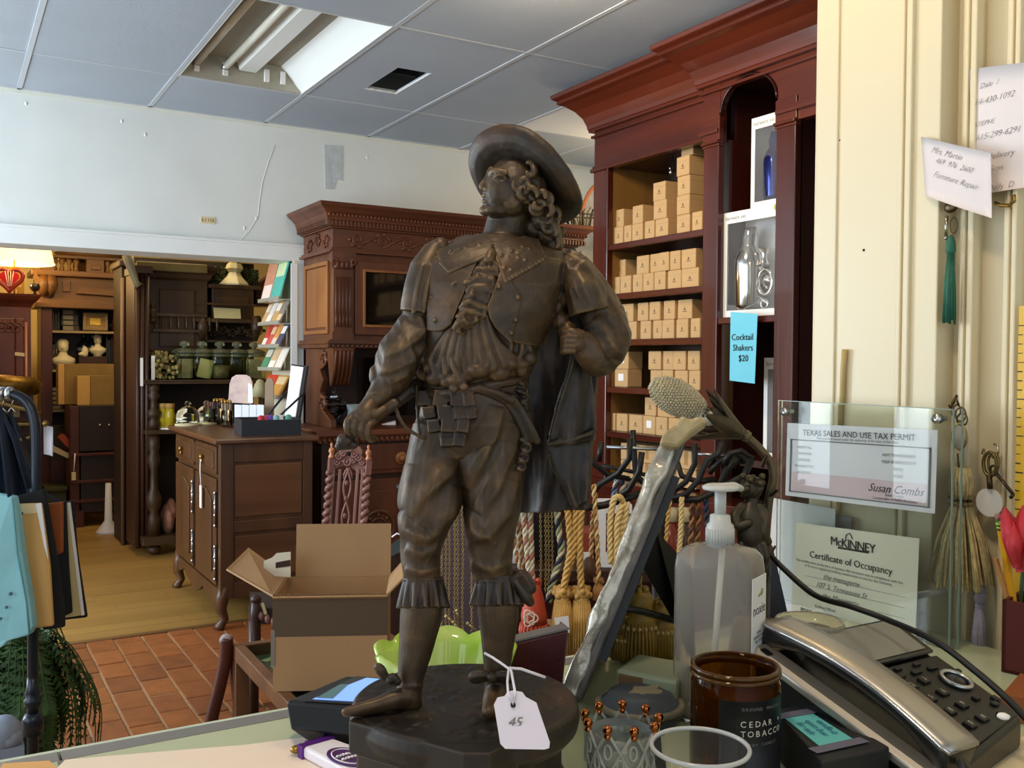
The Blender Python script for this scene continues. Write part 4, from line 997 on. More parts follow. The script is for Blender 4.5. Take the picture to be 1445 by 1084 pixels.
crown(BF,y_end,y_s1+.01,'breakfront_cornice',True)
for a,b in ((y_n0-.005,y_s1+.006),(y_s2-.006,y_n1+.006)):
 build('capital_block',MB().box((BF-.012,a,ZF0-.07),(BF+.02,b,ZF0-.058)).box((BF-.022,a,ZF0-.058),(BF+.02,b,ZF0-.045)).box((BF-.008,a,ZF0-.045),(BF+.02,b,ZF0+.05)),MAHO_Y,bc,bev=.003)
shelf_z={1:zb2(925,334),2:zb2(925,409),3:zb2(925,478),4:zb2(915,548.5),5:zb2(900,613),6:.78}
for k,z in shelf_z.items():
 s_=build('shelf',MB().box((BX+.012,y_s1a,z-.032),(BB-.02,y_in,z)),MAHO_D,bc)
 build('shelf_edge',MB().box((BX+.002,y_s1a,z-.032),(BX+.014,y_in,z)),MAHO_Y,s_,bev=.004)
build('top_board',MB().box((BX+.03,y_s1a,ZF0+.0),(BB,y_in,ZF0+.02)),MAHO_D,bc)
hk=MB().tube([(BX+.14,(y_in+y_s1a)/2+.02,ZF0),(BX+.14,(y_in+y_s1a)/2+.02,ZF0-.05),(BX+.13,(y_in+y_s1a)/2+.02,ZF0-.065),(BX+.12,(y_in+y_s1a)/2+.02,ZF0-.05)],.005,6).ball((BX+.13,(y_in+y_s1a)/2+.02,ZF0-.075),.012,8)
build('hook',hk,STEEL,bc)
yc=(y_n0+y_n1)/2;hw=(y_n0-y_n1)/2
zsp=zb2(1058,150,BF);hr_=zb2(1076,97,BF)-zsp
out=[(y_n1-.0,ZF1+.1),(y_n0,ZF1+.1),(y_n0,zsp)]+[(yc+hw*math.cos(a),zsp+hr_*math.sin(a)) for a in [PI*i/16 for i in range(1,16)]]+[(y_n1,zsp)]
n=len(out)
build('arch_spandrel',MB().prism(out,0,.03,frame((BF+.002,0,0),(0,1,0),(0,0,1),(1,0,0))),MAHO_Y,bc)
arc=[(BF-.002,yc+(hw-.004)*math.cos(a),zsp+(hr_-.004)*math.sin(a)) for a in [PI*i/20 for i in range(21)]]
build('arch_bead',MB().tube(arc,.006,6),mat('polished_bead','#2a100d',.12),bc)
zn=zb2(1060,446,BF)
nb_=build('niche_shelf',MB().box((BF+.015,y_n1,zn-.03),(BB,y_n0,zn)),MAHO_D,bc)
build('shelf_edge',MB().box((BF+.0,y_n1,zn-.03),(BF+.016,y_n0,zn)),MAHO_Y,nb_,bev=.004)
build('niche_side_panel',MB().box((BF+.06,y_n0-.002,zn+.06),(BB-.1,y_n0+.004,zsp-.1)),mat('polished_panel','#3a1510',.12,coat=.5),bc,bev=.003)
build('lower_shelf',MB().box((BF+.02,y_n1,.95),(BB,y_n0,.98)),MAHO_D,bc)
build('base_cupboard',MB().box((BF-.02,y_end,0),(BB,y_s1,.74)).box((BX-.02,y_s1,0),(BB,y_far,.74)).box((BX-.06,y_s1,.74),(BB,y_far+.02,.78)).box((BF-.06,y_end,.74),(BB,y_s1,.78)),MAHO,bc,bev=.005)
for a,b in ((y_s1+.03,(y_s1+y_far)/2-.01),((y_s1+y_far)/2+.01,y_far-.03)):
 d=build('cupboard_door',MB().box((BX-.035,a,.08),(BX-.02,b,.70)),MAHO,bc,bev=.004)
 build('panel',MB().box((BX-.042,a+.06,.16),(BX-.034,b-.06,.62)),MAHO,d,bev=.006)
PRINT=mat('grey_stamp','#6d5a42',.8)
def proto_box(w_,h_,d_,sticker=False):
 t=thing('kraft_box','x','box',(0,0,0),'small kraft boxes in the bookcase')
 build('carton',MB().box((0,0,0),(d_,w_,h_)),CARD,t,bev=.003,seg=1)
 build('lid_seam',MB().box((-.0006,.004,h_*.74),(.0004,w_-.004,h_*.745)).box((.01,-.0006,h_*.74),(d_-.01,.0004,h_*.745)),mat('seam','#8d6d42',.8),t)
 if sticker:build('sticker',MB().box((-.0008,w_*.3,h_*.35),(0,w_*.7,h_*.75)),PAPER,t)
 else :build('stamp',MB().prism([(w_*.42,h_*.45),(w_*.58,h_*.45),(w_*.5,h_*.62)],-.0008,0,frame((0,0,0),(0,1,0),(0,0,1),(1,0,0))).box((-.0008,w_*.36,h_*.36),(0,w_*.64,h_*.40)),PRINT,t)
 return t
used={}
ORDN=['first','second','third','fourth','fifth','sixth','seventh','eighth','ninth']
ROWN=['bottom','second','third','fourth','fifth']
def place(shelf,row,idx,xl,xr,ymid,X,h=.094,sticker=False,zoff=0):
 a,b=yb(xr,ymid,X),yb(xl,ymid,X)
 w_=round(b-a-.002,3);key=(w_,sticker,h)
 z=shelf_z[shelf]+row*(h+.001)+.0005+zoff
 if key not in used:
  t=proto_box(w_,h,.098,sticker);used[key]=t
 else :t=copy_tree(used[key])
 t.location=(X+random.uniform(-.006,.006),a,z)
 sn_=['topmost','second','third','fourth','fifth'][shelf-1]
 t['label']='small kraft box, %s from far end, %s row, %s bookcase shelf'%(ORDN[idx],ROWN[row],sn_)
S1=780;k1=.3322
def c3(x):return 780+x*.3322
def c4(x):return 820+x/2.258
XB=BX+.045
for i,(l,r_) in enumerate(((262,300),(301,332),(333,378),(392,433),(434,488),(523,579),(592,636))):place(1,0,i,c3(l),c3(r_),322,XB)
for i,(l,r_) in enumerate(((257,298),(334,378),(427,483),(525,580))):place(1,1,i,c3(l),c3(r_),300,XB+.004)
for i,(l,r_) in enumerate(((422,475),(527,581))):place(1,2,i,c3(l),c3(r_),270,XB+.006)
place(1,3,0,c3(525),c3(580),235,XB+.004)
place(1,4,0,c3(541),c3(592),208,XB+.01)
for i,(l,r_) in enumerate(((90,121),(125,159),(165,196),(197,231),(232,268),(272,315),(317,372))):place(2,0,i,c4(l),c4(r_),395,XB)
for i,(l,r_) in enumerate(((103,138),(174,213),(217,249),(250,281),(282,315),(316,362))):place(2,1,i,c4(l),c4(r_),370,XB+(.03 if i==0 else .004))
for i,(l,r_) in enumerate(((102,132),(135,177),(188,222),(227,256),(258,296),(302,340),(350,381))):place(3,0,i,c4(l),c4(r_),462,XB)
for i,(l,r_) in enumerate(((124,166),(179,213),(219,254),(264,300),(304,350))):place(3,1,i,c4(l),c4(r_),436,XB+.004)
for i,(l,r_,st_) in enumerate(((104,146,1),(217,254,0),(256,291,0),(295,337,0),(340,376,0))):place(4,0,i,c4(l),c4(r_),530,XB,sticker=bool(st_))
for i,(l,r_,st_) in enumerate(((104,148,1),(216,256,0),(259,293,0),(294,334,0),(337,376,0))):place(4,1,i,c4(l),c4(r_),505,XB+.004,sticker=bool(st_))
for i,(l,r_,st_) in enumerate(((79,109,1),(111,146,0),(149,192,0),(195,235,1),(238,275,0),(277,312,0))):place(5,0,i,c4(l),c4(r_),596,XB,sticker=bool(st_))
for i,(l,r_) in enumerate(((202,238),(240,268),(269,300))):place(5,1,i,c4(l),c4(r_),573,XB+.004)
SH6=.79
for rr in range(2):
 for i in range(4):
  a=y_in-.06-(i+1)*.15
  t=thing('kraft_carton','larger kraft carton, %s from the far end in the %s row behind the iron rack'%(ORDN[i],('lower','upper')[rr]),'box',(BX+.05,a,SH6+rr*.092),'larger kraft cartons behind the rack')
  build('carton',MB().box((BX+.05,a,SH6+rr*.092),(BX+.2,a+.145,SH6+rr*.092+.09)),CARD,t,bev=.003,seg=1)
  build('tape',MB().box((BX+.049,a+.06,SH6+rr*.092+.02),(BX+.05,a+.085,SH6+rr*.092+.09)),mat('tan_tape','#a37d4a',.4),t)
BOXW=mat('white_gift_box','#e3e2df',.45)
FILM=mat('clear_window_film','#ffffff',.04,trans=.96,ior=1.05)
CHROME=mat('chrome','#d7d3cc',.12,1)
COBALT=mat('cobalt_metal','#1d2560',.15,.7)
def gift(xl,xr_y,zlo,zhi,X,nm,lab,met,wl):
 y0_,y1_=xr_y,xl
 t=thing('shaker_gift_box',lab,'box',(X,(y0_+y1_)/2,zlo))
 d_=.13;wv=.022
 f_=MB().box((X,y0_,zlo),(X+.004,y0_+wv,zhi)).box((X,y1_-wv,zlo),(X+.004,y1_,zhi)).box((X,y0_,zlo),(X+.004,y1_,zlo+.03)).box((X,y0_,zhi-.05),(X+.004,y1_,zhi))
 f_.box((X+.004,y0_,zlo),(X+d_,y0_+.003,zhi)).box((X+.004,y1_-.003,zlo),(X+d_,y1_,zhi)).box((X+.004,y0_,zlo),(X+d_,y1_,zlo+.003)).box((X+.004,y0_,zhi-.003),(X+d_,y1_,zhi)).box((X+d_-.003,y0_,zlo),(X+d_,y1_,zhi))
 build('carton',f_,BOXW,t)
 build('window',MB().box((X+.004,y0_+wv,zlo+.03),(X+.0045,y1_-wv,zhi-.05)),FILM,t)
 text('barware set',.026,frame(Vector((X-.001,y1_-.012,zhi-.027)),(0,-1,0),(0,0,1)),mat('grey_print','#8b8a88',.7),t,align='LEFT')
 ks=(zhi-zlo-.09)/.225;sy=y1_-.022-.052*ks
 build('shaker',MB().lathe([(0,.001),(.034*ks,.001),(.038*ks,.012*ks),(.041*ks,.118*ks),(.040*ks,.13*ks),(.034*ks,.148*ks),(.024*ks,.163*ks),(.022*ks,.168*ks),(.023*ks,.192*ks),(.019*ks,.204*ks),(.017*ks,.216*ks),(0,.217*ks)],T(X+.055,sy,zlo+.034),20),met,t)
 if y1_-y0_>.14:
  gy0=sy-.1
  build('strainer',MB().tube([(X+.05,gy0+.042*math.cos(a*PI/12),zlo+.15+.055*math.sin(a*PI/12)) for a in range(24)],.01,6,closed=True).lathe([(0,0),(.03,.004),(.032,.012),(0,.012)],frame((X+.06,gy0,zlo+.15),(0,1,0),(0,0,1),(-1,0,0)),14),met,t)
  build('jigger',MB().lathe([(.026,0),(.01,.035),(.026,.07)],T(X+.05,gy0+.01,zlo+.225),14,caps=False),met,t)
  build('bottle_opener',MB().tube([(X+.05,gy0-.02,zlo+.05),(X+.05,gy0+.05,zlo+.10)],.008,6).tube([(X+.045,gy0+.0+.02*math.cos(a*PI/8),zlo+.055+.02*math.sin(a*PI/8)) for a in range(16)],.004,5,closed=True),met,t)
 return t
XN=BF+.035
zl=zn+.001;zh=zb2(1030,300,XN)
yl0=yb(1021,370,XN);
tA=gift(yl0,y_n1+.004,zl,zh,XN,'a','white gift box with chrome cocktail shaker set standing on the niche shelf',CHROME,0)
build('lime_sticker',MB().lathe([(0,0),(.016,0),(.016,.001),(0,.001)],frame((XN-.001,y_n1+.03,zh-.012),(0,1,0),(0,0,1),(-1,0,0)),12),mat('lime','#a8c840',.5),tA)
yl1=yb(1060,230,XN+.03);zh1=zb2(1068,166,XN+.03)
gift(yl1,yl1-.20 if yl1-.20>y_n1+.004 else y_n1+.004,zh+.001,zh1,XN+.03,'b','white gift box with cobalt blue cocktail shaker stacked on the chrome set',COBALT,0)
tC=gift(yb(1078,540,XN+.06),y_n1+.004,.981,zb2(1085,505,XN+.06),XN+.06,'c','white gift box standing below the niche shelf beside the blue price sign',CHROME,0)
sg=thing('price_sign','turquoise paper sign reading cocktail shakers taped to the niche shelf edge','sign',on(1049,490,'x',BF-.02))
q=[on(x,y,'x',BF-.03+(.0 if y>500 else .0)) for x,y in ((1029.5,537),(1065,541.5),(1069,443),(1031,440))]
th_=Vector((.001,0,0))
build('sheet',MB().hexa([q[0],q[1],q[1]+th_,q[0]+th_,q[3],q[2],q[2]+th_,q[3]+th_]),mat('turquoise_paper','#6cc3da',.7),sg)
for s_,y in (('Cocktail',476),('Shakers',491),('$20',506)):text(s_,.039,frame(on(1048+(y-490)*.05,y,'x',BF-.032),(0,-1,0),(0,0,1)),INKB,sg,ext=.0004)
# iron rack with tiebacks and tassels
ZR=1.66
px=.00124*ZR/1.66
def A(x,y,dz=0):return at(x,y,ZR+dz)
K_=ZR/FPX
rack=thing('iron_tieback_rack','black wrought iron rack with upturned hooks carrying cords and tassels','rack',Vector((A(930,900).x,A(930,900).y+.05,0)))
arms=[[(690,716,0),(760,717,0),(820,718,.0),(853,713,.0),(889,702,.0),(915,692,.02),(940,690,.05)],[(940,690,.05),(944,706,.02),(986,705,0),(1014,691,.0),(1050,672,.0),(1060,650,.02)],[(600,690,.05),(640,700,.04),(700,712,.03)],]
for a in arms:build('arm',MB().tube([A(*p) for p in a],[5.2*K_]*len(a),8),IRON,rack)
hooks=[[(889,619,-.02),(888,647,-.02),(873,668,0),(846,684,.02),(837,696,.02)],[(906,638,-.03),(902,666,-.03),(888,690,-.01),(868,706,.0)],[(893,607,.06),(895,640,.06),(897,669,.06),(915,690,.05)],[(829,632,.04),(838,655,.04),(858,670,.05),(888,676,.05)],[(849,624,.08),(845,652,.08)],[(1019,625,.0),(1014,640,.0),(997,650,0),(986,677,0),(969,697,.0),(944,706,.01)],[(980,626,.05),(980,655,.05),(968,680,.05),(945,698,.05)],[(1040,645,.05),(1028,660,.05),(1012,690,.03)],[(1022,655,.05),(1030,640,.05),(1046,636,.05),(1062,648,.05)],[(1000,668,.08),(1020,648,.08),(1040,640,.08),(1052,652,.08)],[(930,640,.1),(935,668,.1),(928,690,.08)],[(955,650,.1),(962,672,.1),(985,680,.08),(1010,676,.08)],]
for h in hooks:
 P=[A(*p) for p in h]
 build('hook',MB().tube(P,[4.3*K_]*len(P),8),IRON,rack)
build('chrome_bar',MB().tube([A(856,631,.05),A(931,634,.05)],2.6*K_,8),STEEL,rack)
build('chrome_bar',MB().tube([A(985,641,.08),A(1022,643,.08)],2.4*K_,8),STEEL,rack)
build('cross_bar',MB().tube([A(850,657,.07),A(898,667,.07),A(935,676,.07)],3*K_,8),IRON,rack)
pb_=A(932,690,.08)
build('pole',MB().tube([(pb_.x,pb_.y,0),(pb_.x,pb_.y,pb_.z+.02)],.014,10),IRON,rack)
build('base',MB().lathe([(0,0),(.18,0),(.18,.012),(.03,.03),(0,.03)],T(pb_.x,pb_.y,0),20),IRON,rack)
bh=MB()
for k in range(8):
 a=k*.8;bh.tube([A(1000+6*k,660-3*(k%3),.1),A(1008+6*k,645-4*(k%2),.09),A(1020+5*k,655,.08)],2.6*K_,6)
build('leaf_scrolls',bh,IRON,rack)
def spline(pts,n):
 P=[Vector(p) for p in pts];out=[]
 m=len(P)-1
 for i in range(m):
  p0=P[max(i-1,0)];p1=P[i];p2=P[i+1];p3=P[min(i+2,m)]
  for k in range(n):
   t=k/n
   out.append(.5*((2*p1)+(p2-p0)*t+(2*p0-5*p1+4*p2-p3)*t*t+(3*p1-p0-3*p2+p3)*t**3))
 out.append(P[-1]);return out
def rope_mb(mb,pts,r,strands=3,pitch=None,n=14,mis=None):
 P=spline(pts,n);L=[0]
 for i in range(1,len(P)):L.append(L[-1]+(P[i]-P[i-1]).length)
 pitch=pitch or r*5.5
 step=pitch/9;N=max(8,int(L[-1]/step));N=min(N,260)
 Q=[];j=0
 for i in range(N+1):
  s_=L[-1]*i/N
  while j<len(P)-2 and L[j+1]<s_:j+=1
  t=(s_-L[j])/max(L[j+1]-L[j],1e-9);Q.append((P[j].lerp(P[j+1],min(max(t,0),1)),s_))
 nrm=None;fr_=[]
 for i in range(N+1):
  t=(Q[min(i+1,N)][0]-Q[max(i-1,0)][0]).normalized()
  if nrm is None:nrm=t.orthogonal().normalized()
  nrm=(nrm-t*nrm.dot(t)).normalized();fr_.append((nrm.copy(),t.cross(nrm)))
 for s_ in range(strands):
  pp=[]
  for i in range(N+1):
   a=2*PI*(Q[i][1]/pitch+s_/strands)
   pp.append(Q[i][0]+(fr_[i][0]*math.cos(a)+fr_[i][1]*math.sin(a))*r*.55)
  mb.tube(pp,r*.56,5,mi=(mis[s_] if mis else 0))
 return mb
GOLD=mat('gold_silk','#c79a50',.42,var=.15,vscale=60,spec=.6)
GOLD2=mat('pale_gold_silk','#d9b878',.42,spec=.6)
COPP=mat('copper_silk','#a9733f',.45)
NAVY=mat('navy_silk','#232a3e',.5)
IVORY=mat('ivory_silk','#cfc3a6',.5)
BLUE=mat('slate_blue_silk','#5d7698',.5)
ROSE=mat('rose_silk','#a86a55',.5)
RED=mat('coral_silk','#b4432a',.55,var=.15,vscale=70)
SAGE=mat('sage_silk','#9aa07a',.5)
BROWNS=mat('brown_silk','#5a3a26',.5)
OLDG=mat('olive_gold_silk','#a8863a',.45,var=.2,vscale=50)
def tassel_mb(mb,top,ln,r,mi_knot=0,mi_sk=0,strands=26):
 t=Vector(top)
 for k in range(9):
  a=k*.7;mb.ball(t+Vector((r*.75*math.cos(a),r*.75*math.sin(a),-r*.2-.25*r*(k%3))),r*.32,6,mi=mi_knot)
 mb.ball(t+Vector((0,0,-r*.5)),r*.85,10,mi=mi_knot)
 mb.lathe([(0,0),(r*.72,0),(r*.66,-r*.25),(r*.8,-r*.5),(0,-r*.5)][::-1],Matrix.Translation(t+Vector((0,0,-r*.9))),14,mi=mi_knot)
 z0_=-r*1.2
 mb.lathe([(0,-ln),(r*1.0,-ln),(r*.98,-ln*.5),(r*.68,z0_),(0,z0_)],Matrix.Translation(t),16,mi=mi_sk)
 for k in range(strands):
  a=2*PI*k/strands;j=random.uniform(.97,1.06)
  mb.tube([t+Vector((r*.66*math.cos(a),r*.66*math.sin(a),z0_)),t+Vector((r*.98*math.cos(a),r*.98*math.sin(a),-ln*.55)),t+Vector((r*1.02*j*math.cos(a),r*1.02*j*math.sin(a),-ln*random.uniform(.96,1.03)))],r*.12,5,mi=mi_sk)
 return mb
def tieback(nm,lab,ropes,mats_,tas=None,grp='cord tiebacks on the rack',r=5,strands=3,mis=None):
 q=A(*ropes[0][0])
 t=thing(nm,lab,'tieback',q,grp)
 for P in ropes:build('cord',rope_mb(MB(),[A(*p) for p in P],r*K_,strands,mis=mis),mats_,t)
 for (tx,ty,ln,rr,m_) in (tas or []):
  build('tassel',tassel_mb(MB(),A(tx,ty,.0),ln*K_,rr*K_),m_,t)
 return t
tieback('cord_tieback','gold twisted cord tieback with two gold tassels hanging below the cape',[[(800,706,-.01),(803,740,-.01),(805,776,-.01),(795,830,-.01)],[(814,708,-.01),(811,745,-.01),(809,780,-.01),(796,826,0)],[(822,708,-.012),(818,760,-.012),(820,830,-.012)]],[GOLD],[(794,829,92,15,GOLD),(821,829,84,15,GOLD)])
tieback('cord_tieback','pale gold looped cord hanging beside the silvered frame',[[(862,795,-.02),(861,740,-.02),(866,706,-.02),(874,702,-.02),(879,712,-.01),(876,740,-.02),(868,800,-.02)],[(871,798,-.025),(871,740,-.025),(878,712,-.02)],[(884,710,-.02),(882,740,-.02),(876,790,-.02)]],[GOLD2],r=4.6)
tieback('cord_tieback','navy and ivory twisted cord fraying to sage beside the gold tassels',[[(786,712,.03),(788,745,.03),(792,779,.03),(780,822,.03),(774,850,.03)]],[NAVY,IVORY,SAGE],r=5,mis=(0,1,2))
tieback('cord_tieback','rose and ivory braided cord ending in a coral tassel',[[(738,716,.02),(742,760,.02),(748,822,.02)],[(748,716,.02),(749,760,.02),(751,822,.02)]],[ROSE,IVORY,IVORY],r=4.4,mis=(0,1,2))
ct=thing('coral_tassel','large coral tassel with a white embroidered knot below the cape','tassel',A(753,822,.01),'tassels on the rack')
cm=MB();o=A(754,824,.01)
cm.lathe([(0,0),(9*K_,0),(11*K_,-10*K_),(15*K_,-25*K_),(19*K_,-45*K_),(18*K_,-58*K_),(0,-58*K_)][::-1],Matrix.Translation(o),18)
for k in range(10):cm.ball(o+Vector((8*K_*math.cos(k),8*K_*math.sin(k),3*K_*(k%3))),4*K_,6)
build('head',cm,RED,ct)
fm=MB()
for k in range(22):
 a=2*PI*k/22;fm.tube([o+Vector((18*K_*math.cos(a),18*K_*math.sin(a),-56*K_)),o+Vector((20*K_*math.cos(a),20*K_*math.sin(a),-66*K_)),o+Vector((19*K_*math.cos(a),19*K_*math.sin(a),-74*K_))],2.2*K_,5)
build('loop_fringe',fm,RED,ct)
kn=MB();kc=A(748,873,-.018)
for j in range(3):
 kn.tube([kc+RIGHT*(K_*(9-2.2*j)*math.cos(a*PI/10+j)*(1+.28*math.cos(3*a*PI/10)))+UP*(K_*(10-2.2*j)*math.sin(a*PI/10+j)*(1+.28*math.cos(3*a*PI/10))) for a in range(20)],1.3*K_,5,closed=True)
build('knot_emblem',kn,mat('pink_white_cord','#dcc2ae',.6),ct)
tieback('cord_tieback','tan rope tieback partly behind the statue leg',[[(722,716,.03),(724,750,.03),(730,790,.03),(740,810,.03)],[(730,716,.04),(733,760,.04),(738,800,.04)]],[IVORY,COPP],r=3.8,strands=2,mis=(0,1))
tieback('cord_tieback','copper twisted cord with a brown bulb tassel',[[(838,684,-.01),(840,720,-.01),(843,771,-.01),(845,820,-.01)],[(842,686,.03),(836,740,.03),(834,790,.03)]],[COPP,GOLD2],[(845,816,30,8,COPP)],r=3.6,strands=2,mis=(0,1))
solo('brown_bulb_tassel',MB().lathe([(0,0),(5*K_,-2*K_),(13*K_,-12*K_),(13*K_,-20*K_),(9*K_,-32*K_),(0,-33*K_)][::-1],Matrix.Translation(A(832,785,.03)),14),BROWNS,'round brown bulb tassel behind the copper cord','tassel',A(832,785,.03),'tassels on the rack')
tieback('cord_tieback','slate blue and white cord hooked at the back of the rack',[[(866,706,.06),(868,690,.06),(872,675,.06),(880,682,.06),(876,700,.06)]],[BLUE,IVORY,NAVY],r=4.2,mis=(0,1,2))
tieback('cord_tieback','thin gold cord hanging between the frame and the pump bottle',[[(946,706,0),(942,735,0),(938,790,0)]],[GOLD],r=3,strands=2)
tieback('cord_tieback','thick gold cord hanging just left of the pump nozzle',[[(962,702,-.01),(961,740,-.01),(957,800,-.01)]],[GOLD2],r=3.8)
tieback('cord_tieback','black twisted cord hanging behind the pump nozzle',[[(996,704,0),(998,740,0),(998,790,0)]],[NAVY],r=4,strands=2)
tieback('cord_tieback','brown silk cords hanging behind the pump bottle neck',[[(975,704,.03),(976,740,.03),(972,790,.03)],[(984,704,.03),(986,735,.03),(982,780,.03)]],[BROWNS,COPP],r=4,strands=2,mis=(0,1))
CHAINM=mat('gilt_chain','#b39a64',.35,.9)
ZC=1.74
lens=[(623,770,912),(629,745,905),(634,722,902),(642,716,905),(646,712,906),(653,735,905),(666,780,905),(678,850,912),(763,716,840),(770,716,838),(774,716,842),(779,716,836)]
ordc=['first','second','third','fourth','fifth','sixth','seventh','eighth','first','second','third','fourth']
def chain_mb(x,y0,y1,Z):
 m_=MB();k_=Z/FPX;n=int((y1-y0)/3.4)
 for i in range(n):
  y=y0+(y1-y0)*i/n;c_=at(x+.4*math.sin(y*.05),y,Z)
  ax=RIGHT if i%2 else VIEW
  m_.tube([c_+ax*(1.5*k_*math.cos(a))+UP*(2.3*k_*math.sin(a)) for a in (0,PI/3,2*PI/3,PI,4*PI/3,5*PI/3)],.62*k_,4,closed=True)
 return m_
for i,(x,y0,y1) in enumerate(lens):
 solo('chain_necklace',chain_mb(x,690 if i<8 else 712,y1,ZC),CHAINM,'%s thin gilt chain %s'%(ordc[i],'counted from the left knee, hanging between the statue legs' if i<8 else 'in the set beside the cape hem, counted from the coral tassel'),'necklace',at(x,y0,ZC),'hanging chains')
cb2=thing('chain_bar','dark rail from which the gilt chains hang behind the statue legs','rail',at(640,690,ZC))
build('bar',MB().tube([at(560,688,ZC+.01),at(690,690,ZC+.01),at(800,712,ZC+.01)],.006,8),IRON,cb2)
p_=at(700,690,ZC+.03)
build('post',MB().tube([(p_.x,p_.y,.0),(p_.x,p_.y,p_.z)],.011,8),IRON,cb2)
pnd=MB()
for k,(x,y) in enumerate(((630,870),(640,878),(652,890),(660,880),(672,896),(645,862),(684,896))):
 pnd.tube([at(x,y,ZC-.01),at(x+12-5*(k%3),y+10,ZC-.01)],1.6*ZC/FPX,6);pnd.ball(at(x,y,ZC-.01),3*ZC/FPX,6)
solo('charm_cluster',pnd,mat('pale_gilt_charm','#b8a070',.4,.7),'cluster of small gilt charms at the ends of the chains','charms',at(650,880,ZC))
dk=thing('dark_mirror_panel','dark purple-brown upholstered panel standing behind the chains','panel',at(650,900,2.0))
build('panel',MB().hexa([at(600,1000,2.0),at(705,1000,2.0),at(705,1000,2.03),at(600,1000,2.03),at(600,690,2.0),at(705,690,2.0),at(705,690,2.03),at(600,690,2.03)]),mat('aubergine_cloth','#53434a',.6),dk)
q0=at(600,1000,2.02);q1=at(705,1000,2.02)
build('feet',MB().box((q0.x,q0.y-.01,0),(q0.x+.03,q0.y+.02,q0.z)).box((q1.x-.03,q1.y-.01,0),(q1.x,q1.y+.02,q1.z)),WAL_D,dk)
lt=thing('console_table','low dark console table behind the tieback rack','table',at(860,800,2.15))
zt=at(860,800,2.15).z
c0=at(705,800,2.12);c1=at(1060,800,2.12)
ux=(c1-c0);ux.z=0;Lt=ux.length;ux.normalize();uy=Vector((-ux.y,ux.x,0));Mt=frame(Vector((c0.x,c0.y,0)),ux,uy)
build('top',MB().box((0,0,zt-.03),(Lt,.35,zt),Mt),WAL_D,lt,bev=.004)
for a,b in ((.02,.02),(Lt-.06,.02),(.02,.3),(Lt-.06,.3)):build('leg',MB().box((a,b,0),(a+.04,b+.04,zt-.03),Mt),WAL_D,lt)
build('apron',MB().box((.02,.03,zt-.12),(Lt-.02,.05,zt-.03),Mt),MAHO_D,lt)
def onT(x,dy=.1):
 p=at(x,800,2.12);return Vector((p.x,p.y,zt))+uy*dy
def bx(x0,x1,ytop,dy,m_,lab,nm='gift_carton',cat='box',dep=.1,extra=None):
 p0=onT(x0,dy);p1=onT(x1,dy);h=at((x0+x1)/2,ytop,2.12+dy).z-zt
 M_=frame(p0,ux,uy);L_=(p1-p0).length
 t=thing(nm,lab,cat,p0)
 build('carton',MB().box((0,0,.0005),(L_,dep,h),M_),m_,t,bev=.002)
 if extra:extra(t,M_,L_,h)
 return t
def edge(t,M_,L_,h):
 build('white_border',MB().box((-.001,-.002,.02),(.02,0,h),M_).box((0,-.002,.001),(L_,0,.035),M_),PAPER,t)
 build('red_panel',MB().box((.02,-.0015,.035),(L_-.002,0,h-.02),M_),mat('maroon_print','#5a1714',.4),t)
bx(843,893,712,.02,PAPER,'white carton with a maroon panel behind the pale gold cord',extra=edge)
def tagl(t,M_,L_,h):build('label',MB().box((L_*.2,-.001,h*.2),(L_*.8,0,h*.45),M_),PAPER,t)
bx(820,838,752,.02,mat('brick_red_card','#8d3a2a',.6),'small brick red packet with a pale label beside the copper cord',extra=tagl)
bx(706,735,720,.05,mat('lit_white_card','#dfe0ea',.5),'tall pale card box seen right of the statue knee')
bx(752,790,715,.1,mat('black_card_box','#191214',.5),'tall black box behind the thin chain set')
for i,(x,col,lab) in enumerate(((952,'#7a2c17','amber-red bottle with a cream neck beside the pump bottle'),(972,'#4a3222','brown bottle behind the pump bottle'),(936,'#b9a27c','cream candle behind the silvered frame'))):
 q=onT(x,.06)
 t=thing('bottle',lab,'bottle',q,'bottles on the console table')
 build('body',MB().lathe([(0,.0005),(.028,.0005),(.03,.05),(.024,.075),(.013,.09),(.013,.1),(0,.1)],T(*q),14),mat('bottle_body',col,.25),t)
 build('neck',MB().lathe([(0,.1),(.016,.1),(.016,.13),(0,.132)],T(*q),12),mat('bottle_neck','#c9b48a',.5),t)
